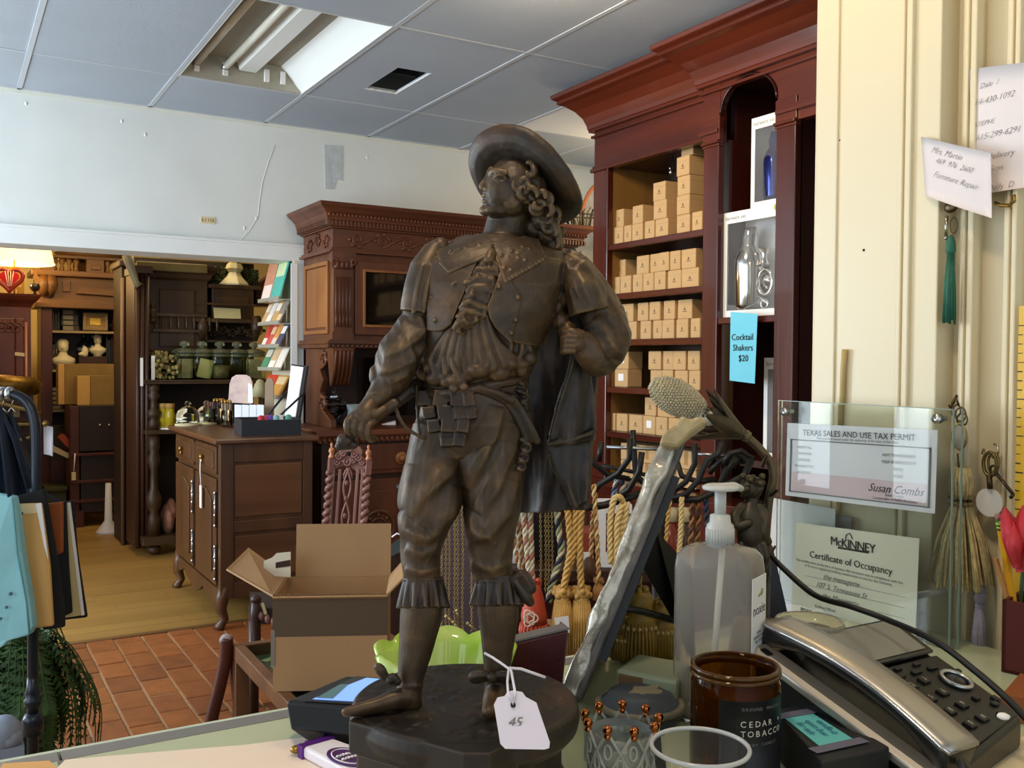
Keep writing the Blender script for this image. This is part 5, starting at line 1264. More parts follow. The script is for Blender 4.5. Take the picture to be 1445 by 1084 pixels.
# bronze cavalier statue
ZS=.83
KS=ZS/FPX
def W(p):return at(p[0],p[1],ZS+p[2]*KS)
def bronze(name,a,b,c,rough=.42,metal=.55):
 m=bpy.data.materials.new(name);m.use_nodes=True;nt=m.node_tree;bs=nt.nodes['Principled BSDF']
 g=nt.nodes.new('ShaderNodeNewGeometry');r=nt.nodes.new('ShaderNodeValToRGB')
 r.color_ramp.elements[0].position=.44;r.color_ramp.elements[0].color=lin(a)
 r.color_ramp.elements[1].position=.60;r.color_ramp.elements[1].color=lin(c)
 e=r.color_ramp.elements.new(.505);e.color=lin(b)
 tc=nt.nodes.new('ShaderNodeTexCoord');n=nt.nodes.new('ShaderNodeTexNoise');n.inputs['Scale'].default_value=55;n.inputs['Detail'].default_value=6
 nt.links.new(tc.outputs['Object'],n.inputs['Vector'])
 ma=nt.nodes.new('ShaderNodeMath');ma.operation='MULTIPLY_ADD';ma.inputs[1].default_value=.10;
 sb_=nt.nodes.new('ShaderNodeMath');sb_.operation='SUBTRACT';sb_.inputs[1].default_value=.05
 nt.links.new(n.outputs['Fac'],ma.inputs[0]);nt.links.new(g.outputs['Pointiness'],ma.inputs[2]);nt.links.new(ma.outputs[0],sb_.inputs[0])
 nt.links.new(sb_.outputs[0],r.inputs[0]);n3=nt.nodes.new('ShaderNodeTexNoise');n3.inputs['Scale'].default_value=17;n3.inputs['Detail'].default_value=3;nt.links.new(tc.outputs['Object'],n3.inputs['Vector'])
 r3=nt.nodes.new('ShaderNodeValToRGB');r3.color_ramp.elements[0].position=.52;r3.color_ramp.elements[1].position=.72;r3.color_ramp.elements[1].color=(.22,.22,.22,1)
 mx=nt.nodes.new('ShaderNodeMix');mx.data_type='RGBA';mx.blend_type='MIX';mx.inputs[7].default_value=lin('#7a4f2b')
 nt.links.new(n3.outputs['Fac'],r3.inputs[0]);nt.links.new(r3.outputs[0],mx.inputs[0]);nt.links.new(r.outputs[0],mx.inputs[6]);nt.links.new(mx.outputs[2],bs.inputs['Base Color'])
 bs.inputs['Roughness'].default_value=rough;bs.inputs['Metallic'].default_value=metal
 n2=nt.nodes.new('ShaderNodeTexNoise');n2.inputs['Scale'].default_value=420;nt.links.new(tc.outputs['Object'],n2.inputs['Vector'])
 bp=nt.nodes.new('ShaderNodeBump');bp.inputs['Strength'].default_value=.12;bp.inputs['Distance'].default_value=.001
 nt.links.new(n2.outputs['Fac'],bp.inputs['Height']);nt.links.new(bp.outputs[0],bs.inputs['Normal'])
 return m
BRZ=bronze('bronze_patina','#0f0a08','#40301f','#84663e',.48,.35)
BRZ_D=bronze('dark_bronze_patina','#0b0807','#281e17','#5d482f',.46,.35)
BRZ_H=bronze('hat_bronze','#0c0907','#271d14','#5e4930',.48,.3)
BRZ_B=bronze('base_bronze','#0b0907','#221b14','#3d3023',.5,.3)
def sculpt(name,mb,m,parent,vox=2.0,smooth=2,disp=None,**k):
 me=bpy.data.meshes.new('clay');me.from_pydata([tuple(p) for p in mb.v],[],mb.f);me.update()
 o=bpy.data.objects.new('clay',me);C.objects.link(o)
 r=o.modifiers.new('r','REMESH');r.mode='VOXEL';r.voxel_size=vox;r.use_smooth_shade=True
 if smooth:
  s_=o.modifiers.new('s','SMOOTH');s_.factor=.5;s_.iterations=smooth
 dg=bpy.context.evaluated_depsgraph_get()
 out=bpy.data.meshes.new_from_object(o.evaluated_get(dg))
 bpy.data.objects.remove(o);bpy.data.meshes.remove(me)
 out.name=name
 N=len(out.vertices);co_=np.empty(N*3);out.vertices.foreach_get('co',co_);co_=co_.reshape(-1,3)
 if disp:
  nr=np.empty(N*3);out.vertex_normals.foreach_get('vector',nr);nr=nr.reshape(-1,3)
  co_=co_+nr*np.array([disp(*p) for p in co_])[:,None]
 Z_=ZS+co_[:,2]*KS
 wv=np.array(EYE)[None]+Z_[:,None]*(np.array(VIEW)[None]+np.array(RIGHT)[None]*((co_[:,0]-722.5)/FPX)[:,None]-np.array(UP)[None]*((co_[:,1]-542)/FPX)[:,None])
 out.vertices.foreach_set('co',wv.astype(np.float32).ravel());out.update()
 return build(name,out,m,parent,**k)
def nz(x,y,z):return noise.noise(Vector((x,y,z)))
CREASE=[([(646,640),(630,672),(600,700),(578,730)],5,20,7),([(650,690),(636,725),(606,752)],5,16,7),([(566,722),(574,748),(600,760),(630,746)],5,9,7),([(572,772),(596,782),(622,768)],3.5,8,6),([(580,655),(574,690),(566,720)],3,12,9),([(572,802),(596,808),(620,800)],3,6,5),([(708,575),(698,612),(680,655),(660,690)],5.5,22,6),([(735,600),(716,650),(698,695),(676,726)],5,20,7),([(728,680),(714,725),(690,756),(664,762)],5,16,7),([(656,716),(670,748),(700,770)],3.5,10,7),([(664,795),(694,804),(722,792)],3,7,6),([(604,452),(590,476),(562,494),(540,504)],5,14,6),([(602,486),(580,508),(552,522),(530,526)],5,13,6),([(598,462),(604,480),(598,502)],3,8,6),([(592,508),(572,528),(548,542)],4,10,5),([(842,446),(862,470),(868,505)],4.5,9,6),([(828,458),(846,488),(850,518)],4.5,10,6),([(868,440),(884,472),(874,508)],4,9,6),([(812,380),(836,408),(850,436)],3,14,9)]
CREASE=[([(np.array(a,float),np.array(b,float)) for a,b in zip(c[0][:-1],c[0][1:])],c[1],c[2],c[3],min(p[0] for p in c[0])-40,max(p[0] for p in c[0])+40,min(p[1] for p in c[0])-30,max(p[1] for p in c[0])+30) for c in CREASE]
def crease(x,y):
 t_=0
 for sg_,h,w1,w2,xa,xb,ya,yb__ in CREASE:
  if not (xa<x<xb and ya<y<yb__):continue
  best=1e9;sd=1;en=1
  for n_,(a,b) in enumerate(sg_):
   ax,ay=b[0]-a[0],b[1]-a[1];L2=ax*ax+ay*ay;u=((x-a[0])*ax+(y-a[1])*ay)/L2;uc=min(1,max(0,u))
   dx,dy=x-a[0]-ax*uc,y-a[1]-ay*uc;q=dx*dx+dy*dy
   if q<best:best=q;sd=ax*dy-ay*dx;en=math.sin(PI*(n_+uc)/len(sg_))**.5 if 0<(n_+uc)<len(sg_) else 0
  w_=w1 if sd>0 else w2
  t_+=h*en*math.exp(-best/(w_*w_))
 return t_
def fold(x,y,d):
 if y<335:return .25*nz(x*.12,y*.12,d*.12)
 if 556<y<815:
  e=min(1,(y-556)/70,(815-y)/25+.3)
  a=nz((x+y*.42)*.042,y*.011,d*.034);b=nz((x-y*.3)*.06+9,y*.02,d*.05)
  return e*(1.8*(.45-abs(a)*1.9)+1.0*b)+(1.35*crease(x,y) if d<0 else 0)
 if (x<600 and 444<y<560) or (x>782 and 366<y<535):
  a=nz((x-y*.5)*.05,(y+x*.5)*.022,d*.05+3);return 1.9*(.4-abs(a)*1.9)+.8*nz(x*.09,y*.09,d*.09)+(crease(x,y) if d<0 else 0)
 if y>860:return .4*nz(x*.08,y*.05,d*.08)
 return .9*nz(x*.06,y*.06,d*.06)
def soft(x,y,d):return .8*nz(x*.04,y*.04,d*.04)+.25*nz(x*.12,y*.12,d*.12)
def drape(x,y,d):return 2.4*nz(x*.05,y*.012,d*.05)+.8*nz(x*.1,y*.05,d*.1)
def sp4(P,n=5):
 P=[np.array(p,float) for p in P];out=[];m=len(P)-1
 for i in range(m):
  p0,p1,p2,p3=P[max(i-1,0)],P[i],P[i+1],P[min(i+2,m)]
  for k in range(n):
   t=k/n;out.append(.5*(2*p1+(p2-p0)*t+(2*p0-5*p1+4*p2-p3)*t*t+(3*p1-p0-3*p2+p3)*t**3))
 out.append(P[-1]);return out
def limb(mb,P,seg=26,ends=True,flat=1.0):
 Q=sp4(P);mb.tube([q[:3] for q in Q],[max(q[3],.6) for q in Q],seg,flat=flat)
 if ends:
  for p in (P[0],P[-1]):mb.ball(p[:3],p[3]*.98,12)
TOR=[(330,706,34,33,10),(343,706,64,46,9),(354,705,92,55,7),(370,703,106,62,5),(400,699,103,70,0),(440,688,97,70,-4),(470,680,88,66,-6),(500,676,82,64,-8),(520,673,80,62,-8),(536,671,74,54,-5),(552,670,74,54,-2),(575,671,78,56,0),(600,670,80,58,0),(625,666,76,54,0),(645,664,64,44,2)]
TOR_Y=[t[0] for t in TOR]
def tor(y):return [float(np.interp(y,TOR_Y,[t[i] for t in TOR])) for i in (1,2,3,4)]
def surf(x,y):
 cx,rx,rd,d=tor(y);q=1-((x-cx)/rx)**2
 return d-rd*math.sqrt(max(q,0.0))
LL=[(624,612,0,44),(612,650,-6,39),(608,700,-14,43),(600,738,-20,37),(595,770,-20,30),(594,800,-18,27),(597,824,-16,27)]
RL=[(686,608,4,52),(688,650,0,52),(695,700,-8,44),(692,745,-14,37),(692,780,-14,32),(696,816,-10,28)]
LC=[(597,830,-14,27),(595,862,-12,30),(590,895,-12,27),(585,925,-14,23),(579,960,-16,18.5),(577,990,-16,18)]
RC=[(699,830,-8,27),(703,862,-6,29),(703,895,-4,25),(702,925,-2,21),(702,955,-2,18),(701,985,2,18)]
def lsurf(L,x,y):
 yy=[p[1] for p in L];cx,d,r=(float(np.interp(y,yy,[p[i] for p in L])) for i in (0,2,3))
 q=1-((x-cx)/r)**2
 return d-r*math.sqrt(max(q,0))
def ridge(mb,pts,r,sf,off=0):
 P=[(x,y,sf(x,y)+off+rr*.35,rr*1.15) for (x,y),rr in zip(pts,r if hasattr(r,'__len__') else [r]*len(pts))]
 limb(mb,P,8)
st=thing('cavalier_statue','bronze statue of a hatted cavalier with cape and sword on a round base','statue',W((660,1000,0)))
f=MB()
rings=[]
for y,cx,rx,rd,d in TOR:rings.append([(cx+rx*math.cos(2*PI*i/72),y,d+rd*math.sin(2*PI*i/72)) for i in range(72)])
f.loft(rings)
for (xt,yt,xb_,ybt,r) in ((634,466,603,524,6),(640,460,618,531,6.5),(648,455,632,534,6),(655,462,648,532,7),(662,450,664,524,6),(668,440,680,520,6.5),(675,428,695,518,6.5),(682,430,710,514,6.5),(690,462,722,512,6),(700,480,736,516,6)):
 ridge(f,[(xt,yt),((xt+xb_)/2-2,(yt+ybt)/2),(xb_,ybt)],[r*.7,r,r*1.25],surf,-1)
_r5=random.Random(21)
for k in range(11):
 x=602+14.4*k;y=530-max(0,x-655)*.20+_r5.uniform(-6,6);R=_r5.uniform(11,15)
 f.ball((x,y,surf(x,min(y,526))+5+_r5.uniform(-3,2)),(R*1.25,R*.85,R),16)
 limb(f,[(x+_r5.uniform(-4,4),y-4,surf(x,min(y,526))-3,5),(x+_r5.uniform(-8,5),y-26,surf(x,y-26)+1,4),(x+_r5.uniform(-6,8)+(675-x)*.1,y-48,surf(x,y-48)+3,2.5)],10)
for x,y,r in ((640,548,8),(628,540,8),(612,533,8),(606,520,9),(655,546,7),(700,530,8),(735,522,10),(746,505,12)):f.ball((x,y,surf(x,min(y,530))-1),r,10)
limb(f,LL);limb(f,RL);limb(f,LC);limb(f,RC)
f.ball((645,628,-14),(26,22,28),12)
def sole(d):return 511+401.3/(ZS+KS*d)
limb(f,[(578,985,-16,18),(560,sole(-26)-17,-28,15),(534,sole(-34)-12,-38,12),(510,sole(-42)-9,-46,10),(488,sole(-48)-7,-52,7)])
limb(f,[(582,sole(-14)-8,-14,12),(586,sole(-12)-6,-12,11)])
f.ball((578,968,-16),(20,12,20),12)
limb(f,[(701,985,2,18),(698,sole(-18)-18,-16,16),(694,sole(-36)-12,-36,14),(690,sole(-56)-9,-58,11)])
limb(f,[(702,sole(8)-8,10,12),(702,sole(14)-8,14,11)])
limb(f,[(626,372,0,27),(604,398,-10,26),(592,440,-18,22),(578,474,-22,27),(563,503,-26,32),(556,525,-30,29),(545,545,-34,21),(528,566,-40,15),(516,580,-44,13)])
f.ball((530,530,-30),(10,16,14),10)
f.tube([(616,352,-4),(602,380,-12),(594,412,-18),(590,441,-20)],[18,25,26,27],28,flat=.95)
for x,y,r in ((614,352,14),(603,366,14),(598,378,13),(622,346,12)):f.ball((x,y,-8),r,10)
for x in (584,598):limb(f,[(x+12,375,-34,3),(x+4,410,-42,3.5),(x,440,-44,3)],6)
limb(f,[(806,378,12,27),(832,412,4,29),(852,452,-4,32),(858,484,-10,31),(850,510,-14,22),(838,508,-24,20),(826,492,-32,19),(815,480,-38,17)])
f.tube([(796,366,0),(812,384,-12),(824,408,-20),(832,440,-22)],[14,24,29,30],28)
for x,y,d,r in ((792,385,-6,13),(786,408,-8,13),(785,430,-10,13),(790,452,-14,14),(800,466,-20,14),(868,440,-6,14),(876,472,-10,13),(800,420,-16,14)):f.ball((x,y,d),r,10)
limb(f,[(722,292,10,29),(714,320,10,29),(712,348,10,36)])
f.ball((728,262,4),(40,45,40),20)
f.ball((708,268,-4),(28,38,33),18)
f.ball((706,292,-4),(26,18,26),14)
f.ball((722,284,-14),(22,22,22),14)
f.ball((686,297,-8),(10.5,8.5,13),14);f.ball((694,296,-10),(13,10,18),14)
limb(f,[(694,240,-10,6),(688,252,-13,5),(681,262,-15,5.5),(683,266,-14,5.5)],10)
f.ball((687,267,-21),(5.5,4.5,5),8);f.ball((688,267,-8),(6,4.5,5),8)
limb(f,[(692,244,-20,4),(700,241,-30,5),(714,243,-37,4.5)],8)
limb(f,[(690,243,-2,4),(693,241,8,4)],8)
f.ball((686,276,-13),(7,3.8,10),10);f.ball((684.5,276,-13),(4.5,2.6,7),8)
f.ball((686,284,-12),(7,3.8,9),10)
f.ball((692,290,-11),(9.5,7,13),12)
f.ball((706,270,-26),(13,12,10),10)
f.ball((705,251,-30),(7.5,5.0,6),10)
limb(f,[(697,250,-32,1.8),(705,246.5,-37,2),(714,251,-36,1.8)],6)
limb(f,[(698,254,-31,1.6),(706,256.5,-35.5,1.6),(714,253,-35,1.6)],6)
f.ball((738,276,-32),(7,11,5),10)
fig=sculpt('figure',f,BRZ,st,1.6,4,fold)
cr=MB()
hb=MB()
U_=Vector((.456,-.608,.65)).normalized();E1=Vector((.8,.6,0));E1=(E1-U_*E1.dot(U_)).normalized();E2=U_.cross(E1)
hc=Vector((738,256,12))
prof=[(0,-2),(40,-3),(50,-5),(62,-7),(74,-6),(83,-2),(89,4),(91.5,9),(90,13),(86,13),(78,8),(66,4),(54,5),(48,16),(43,32),(30,41),(0,44)]
rings=[]
for r,h in prof:
 rr=[]
 for i in range(60):
  a=2*PI*i/60
  wob=(6*math.sin(2*a+.6)+3*math.sin(3*a+1))*max(0,(r-45)/45)
  rr.append(tuple(hc+E1*(r*1.0*math.cos(a))+E2*(r*.98*math.sin(a))+U_*(h+wob)))
 rings.append(rr)
hb.loft(rings)
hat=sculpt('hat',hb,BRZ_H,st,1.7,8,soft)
hm=MB()
rnd=random.Random(3)
path=[(740,244,-30),(750,256,-30),(756,272,-30),(764,290,-26),(772,306,-20),(778,322,-16),(784,338,-14)]
for i in range(74):
 t=rnd.random()*(len(path)-1.001);k=int(t);u_=t-k
 c_=[path[k][j]*(1-u_)+path[k+1][j]*u_ for j in range(3)]
 spread=13+6*math.sin(t)
 x,y,d=c_[0]+rnd.uniform(-spread,spread),c_[1]+rnd.uniform(-11,11),c_[2]+rnd.uniform(-6,22)
 a=rnd.random()*6;R=rnd.uniform(5,9)
 hm.tube([(x+R*math.cos(a+b*.42),y+1.25*R*math.sin(a+b*.42),d-b*.8) for b in range(9)],[2.6,4,5,5.4,5.4,5,4.4,3.4,2],8)
for x,y,d,r in ((752,262,-14,20),(760,285,-10,21),(768,308,-4,20),(776,330,0,18),(782,345,0,14),(748,290,6,18),(755,320,8,18)):hm.ball((x,y,d),r,12)
sculpt('hair',hm,BRZ,st,1.5,3)
def patch(mb,top,bot,n,off,th,sf=surf,extra=None):
 g=[]
 m=len(top)
 for j in range(n+1):
  t=j/n;row=[]
  for q in range((m-1)*4+1):
   i=min(q//4,m-2);u_=q/4-i
   a=[top[i][k]*(1-u_)+top[i+1][k]*u_ for k in (0,1)];b=[bot[i][k]*(1-u_)+bot[i+1][k]*u_ for k in (0,1)]
   x,y=a[0]*(1-t)+b[0]*t,a[1]*(1-t)+b[1]*t
   row.append((x,y,sf(x,y)+off+(extra(x,y) if extra else 0)))
  g.append(row)
 mb.sheet(g,th)
cm=MB()
tl,bl=[(612,348),(634,340),(656,334),(676,333),(694,340)],[(622,372),(634,384),(652,376),(674,367),(695,357)]
tr_,br=[(697,342),(708,342),(722,339),(740,335),(760,340)],[(698,358),(706,378),(714,397),(742,381),(770,364)]
patch(cm,tl,bl,8,-8,6);patch(cm,tr_,br,8,-8,6)
for ed in (bl,br):
 for i in range(len(ed)-1):
  for k in range(6):
   t=k/6;x=ed[i][0]*(1-t)+ed[i+1][0]*t;y=ed[i][1]*(1-t)+ed[i+1][1]*t
   cm.ball((x,y,surf(x,y)-9),3.3,8)
for x,y in ((640,356),(660,350),(680,346),(712,362),(726,356),(742,350),(716,380),(736,366)):
 cm.tube([(x+6*math.cos(a),y+4*math.sin(a),surf(x,y)-11) for a in (0,1,2,3,4)],2,6)
sculpt('collar',cm,BRZ,st,1.5,2,soft)
jm=MB()
patch(jm,[(606,362),(630,362),(655,362),(676,364)],[(604,466),(614,468),(626,466),(637,458)],14,-6,6)
patch(jm,[(712,362),(740,362),(765,362),(790,366)],[(722,482),(738,486),(756,488),(772,484)],16,-6,6,extra=None)
patch(jm,[(712,366),(716,380),(722,400),(735,420)],[(688,432),(690,446),(698,462),(720,484)],8,-7,6)
for x,y in ((704,405),(731,420),(728,452),(640,400),(608,420),(614,452),(722,470)):jm.ball((x,y,surf(x,y)-11),2.8,8)
sculpt('jacket',jm,BRZ,st,1.5,2,soft)
jb=MB()
for i in range(8):
 y=370+12*i;xc=690-4.6*i+rnd.uniform(-4,4);wd=11+10*math.sin((i+1)/9*PI)+rnd.uniform(-3,3)
 s_=surf(xc,y)-8
 P=[(xc+wd*u_+rnd.uniform(-3,3),y+rnd.uniform(-5,5)+9*abs(u_)-3,s_+3*abs(u_)+rnd.uniform(-5,2)) for u_ in (-1.05,-.6,-.2,.25,.65,1.05)]
 jb.tube(P,[3,5.4,rnd.uniform(4,7),rnd.uniform(4,7),5.2,3],10)
 jb.tube([P[1],(P[1][0]+rnd.uniform(-2,6),P[1][1]+12,P[1][2]+1),(P[1][0]+8,P[1][1]+17,P[1][2]+5)],[4,4.5,2.5],8);jb.tube([P[4],(P[4][0]-rnd.uniform(-3,6),P[4][1]+11,P[4][2]),(P[4][0]-6,P[4][1]+17,P[4][2]+4)],[4,4,2.5],8)
 jb.ball((xc,y+2,s_+3),(wd*.95,11,8),12)
limb(jb,[(694,356,surf(694,360)-10,7),(690,366,surf(690,366)-14,8)])
sculpt('jabot',jb,BRZ,st,1.5,4,soft)
pm=MB()
rows_=[(563,[(600,22),(622,22),(645,20),(662,16)],15),(583,[(606,20),(628,22),(650,20),(666,14)],12),(602,[(612,18),(633,22),(653,18)],12),(622,[(630,18),(648,18)],12)]
for y,cols,hh in rows_:
 for x,w_ in cols:
  d=surf(x,y)-6-(y-560)*.12
  Mx=Matrix.Translation((x,y,d))@Matrix.Rotation(rnd.uniform(-.15,.15),4,'Z')@Matrix.Rotation(-.3,4,'X')
  pm.box((-w_*.48,-hh*.75,-5),(w_*.48,hh*.75,6),Mx)
limb(pm,[(592,552,surf(596,552)+4,7),(620,556,surf(620,555)-1,8),(650,552,surf(650,552)-1,8),(685,544,surf(685,544),8),(720,538,surf(720,538),8),(742,530,-10,7)],8)
for P in ([(676,546),(696,552),(716,562)],[(716,558),(730,578),(744,604),(752,620)]):
 for o in (-6,0,6):limb(pm,[(x+o,y+abs(o)*.4,surf(min(x,735),y)-4,6) for x,y in P],8)
for x,y in ((732,546),(738,560),(736,574),(740,588),(738,616),(742,632),(738,646),(734,658)):
 pm.tube([(x+7*math.cos(a*PI/6),y+6*math.sin(a*PI/6),-34+3*math.cos(a)) for a in range(12)],2.8,6,closed=True);pm.ball((x,y,-32),4,8)
sculpt('belt_tabs',pm,BRZ_D,st,1.5,3,soft)
def ruffle(cx,y0,y1,d,r0,r1,n,tilt=0):
 m_=MB();rings=[]
 for j in range(9):
  t=j/8;y=y0+(y1-y0)*t;r=r0+(r1-r0)*t**.8
  rings.append([(cx+(r+4.2*t*math.cos(n*2*PI*i/72)+1.5*t*math.sin(5*2*PI*i/72))*math.cos(2*PI*i/72),y+tilt*(math.cos(2*PI*i/72))+2*t*math.sin(n*2*PI*i/72),d+(r+4.2*t*math.cos(n*2*PI*i/72))*math.sin(2*PI*i/72)) for i in range(72)])
 m_.loft(rings);return m_
a=ruffle(597,812,858,-14,27,35,13);a.tube([(597+27*math.cos(q*PI/12),818,-14+27*math.sin(q*PI/12)) for q in range(24)],3,6,closed=True)
sculpt('knee_ruffle',a,BRZ_D,st,1.6,1)
b=ruffle(701,812,855,-10,28,36,13)
for P in ([(724,818,-26,6),(738,812,-24,9),(748,830,-22,10)],[(728,822,-28,6),(742,842,-26,9),(748,850,-24,7)]):limb(b,P,8)
b.tube([(700+28*math.cos(q*PI/12),820,-10+28*math.sin(q*PI/12)) for q in range(24)],3,6,closed=True)
sculpt('knee_ruffle',b,BRZ_D,st,1.6,1)
a=MB()
for s_ in (-1,1):limb(a,[(548,962,-36,4),(546+s_*8,952+5*s_,-38,8),(547+s_*13,952+10*s_,-38,7)],8)
a.ball((550,961,-40),6,8)
sculpt('shoe_bow',a,BRZ_D,st,1.6,1)
a=MB()
for s_ in (-1,1):limb(a,[(694,957,-26,6),(694+s_*14,954,-28,10),(694+s_*24,956,-26,10)],8)
a.ball((694,957,-32),(8,9,8),8)
sculpt('shoe_bow',a,BRZ_D,st,1.6,1)
cp=MB()
def grid(yk,xl,xr,dl,dr,ny,nx,wav,ph=0):
 g=[]
 for j in range(ny+1):
  y=yk[0]+(yk[-1]-yk[0])*j/ny;row=[]
  l,r_,a,b=(float(np.interp(y,yk,q)) for q in (xl,xr,dl,dr))
  for i in range(nx+1):
   t=i/nx;row.append((l+(r_-l)*t,y+3*math.sin(t*5),a+(b-a)*t+wav*math.sin(t*9+ph+y*.01)*(y-yk[0])/(yk[-1]-yk[0])))
  g.append(row)
 return g
cp.sheet(grid([352,420,500,600,680,722],[770,752,746,742,732,730],[812,846,848,838,832,828],[30,40,50,62,68,70],[34,34,34,30,26,22],24,16,7),8)
cp.sheet(grid([484,520,560,600,626],[812,803,790,778,773],[826,832,838,842,841],[-10,-6,-2,0,2],[12,14,16,16,14],14,10,5,1),8)
cp.sheet(grid([612,650,680,712],[768,776,790,806],[834,832,831,829],[12,12,14,18],[22,20,18,16],10,8,4,2),7)
limb(cp,[(774,627,1,4),(800,622,2,4.5),(826,614,8,4.5),(841,607,15,4)],10)
limb(cp,[(790,362,30,12),(802,372,30,14),(826,392,34,12),(850,420,34,8)],10)
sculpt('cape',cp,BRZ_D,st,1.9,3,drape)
sw=MB()
limb(sw,[(486,624,-52,7),(505,606,-50,8),(530,588,-48,8.5),(557,569,-44,9)])
sw.ball((487,622,-52),(13,11,11),12);limb(sw,[(478,630,-52,6),(500,628,-52,6)])
limb(sw,[(550,574,-30,9),(575,553,-14,11),(602,533,10,11)])
limb(sw,[(558,570,-46,3),(563,588,-48,3),(576,606,-46,2.8),(598,619,-40,2.5)],8)
limb(sw,[(588,545,-20,2.6),(589,580,-30,2.6),(592,614,-36,2.6)],6)
sculpt('sword',sw,BRZ_D,st,1.5,1)
hd=MB()
limb(hd,[(524,570,-44,13),(517,582,-50,16),(507,593,-52,16)])
ax_=Vector((.78,-.63,0));pp_=Vector((.63,.78,0))
for i,(s_,r_) in enumerate(((-15,5.6),(-5,6.2),(5,6.2),(15,5.8))):
 kx,ky_=491+9.5*i,592+2.5*i-(2 if i in (1,2) else 0)
 limb(hd,[(kx+8,ky_-6,-56,r_),(kx,ky_+3,-62,r_),(kx-1,ky_+13,-64,r_*.95),(kx+4,ky_+21,-56,r_*.85),(kx+9,ky_+20,-46,r_*.75)],10)
limb(hd,[(520,584,-54,7),(530,584,-60,6.5),(542,577,-58,5.5)],10)
sculpt('sword_hand',hd,BRZ,st,1.4,1)
h2=MB()
limb(h2,[(820,488,-40,13),(812,484,-44,14),(804,486,-42,13)])
for i in range(4):limb(h2,[(812-1*i,474+7*i,-54,5),(802-i,474+7*i,-54,5),(794,478+6*i,-46,4.6),(796,480+6*i,-38,4)],8)
limb(h2,[(818,474,-50,5),(808,467,-54,5),(798,468,-50,4)],8)
sculpt('hip_hand',h2,BRZ,st,1.5,1)
zb0=1.10
bc_=on(657,985,'z',zb0)
R_=.100
bm=MB().lathe([(0,zb0-.03),(R_*.93,zb0-.03),(R_*1.0,zb0-.022),(R_*1.02,zb0-.012),(R_*1.0,zb0-.003),(R_*.97,zb0),(0,zb0)],T(bc_.x,bc_.y,0),64)
for k in range(170):
 a=rnd.random()*2*PI;r=R_*.93*math.sqrt(rnd.random())
 bm.ball((bc_.x+r*math.cos(a),bc_.y+r*math.sin(a),zb0-.001),(rnd.uniform(.003,.011),rnd.uniform(.003,.009),rnd.uniform(.0015,.0035)),8)
pl=[on(x,y,'z',zb0) for x,y in ((492,1016),(655,1061),(692,1061),(730,1040),(740,990),(700,955),(560,950))]
bm.prism([(p.x,p.y) for p in pl],zb0-.028,zb0-.001)
bm2=MB()
cen=sum((Vector((p.x,p.y,0)) for p in pl),Vector())/len(pl)
for z0,z1,s_ in ((1.0005,1.022,1.0),(1.022,1.0725,.94)):bm2.prism([(cen.x+(p.x-cen.x)*s_,cen.y+(p.y-cen.y)*s_) for p in pl],z0,z1)
bm2.lathe([(0,1.0005),(R_*.96,1.0005),(R_*.96,1.02),(R_*.86,1.04),(R_*.86,1.075),(0,1.075)],T(bc_.x,bc_.y,0),48)
for q in bm.v:pass
me=bpy.data.meshes.new('clay');me.from_pydata([tuple(p) for p in bm.v],[],bm.f);o=bpy.data.objects.new('clay',me);C.objects.link(o)
r=o.modifiers.new('r','REMESH');r.mode='VOXEL';r.voxel_size=.0013;r.use_smooth_shade=True
s_=o.modifiers.new('s','SMOOTH');s_.factor=.5;s_.iterations=2
out=bpy.data.meshes.new_from_object(o.evaluated_get(bpy.context.evaluated_depsgraph_get()));bpy.data.objects.remove(o)
build('base',out,BRZ_B,st)
build('plinth',bm2,BRZ_B,st,bev=.003)
tg=thing('price_tag','pale lavender price tag tied to the statue ankle with white string','tag',W((712,960,-70)))
tag2d=[(-36,-26),(-26,-38),(-14,-42),(14,-44),(24,-41),(34,-30),(40,30),(36,36),(-30,36),(-35,30)]
def tp(x,y,dd=0):return at(735+x+y*.1,1019+y+x*-.02,.745+dd+y*.0003)
px_=[(697,995),(702,985),(712,983),(716,977),(724,975),(737,977),(742,984),(757,992),(776,1048),(775,1056),(768,1058),(713,1057),(706,1050)]
def tpt(x,y,o=0):return at(x,y,.752-(y-980)*.0002+o)
pp=[tpt(*p) for p in px_];n=len(pp);dv=VIEW*.0009
build('card',MB().add(pp+[p+dv for p in pp],[tuple(range(n)),tuple(range(2*n-1,n-1,-1))]+[(i,n+i,n+(i+1)%n,(i+1)%n) for i in range(n)]),PAPER_L,tg)
build('eyelet',MB().ball(tpt(724,995,-.0005),.0022,8),INKB,tg)
ST=mat('white_string','#d9d4dc',.8)
build('string',MB().tube([W((684,922,-40)),W((695,928,-52)),W((707,936,-60)),W((718,944,-66)),W((716,962,-90)),tpt(717,978,-.001),tpt(724,994,-.002),tpt(727,978,-.001),W((722,950,-80)),W((720,942,-66))],.0011,6).tube([W((718,943,-66)),W((735,944,-62)),W((752,950,-52)),W((769,956,-44))],.0013,6),ST,tg)
text('45',.011,frame(tpt(726,1020,-.0008),RIGHT,UP),INK,tg,shear=.3)
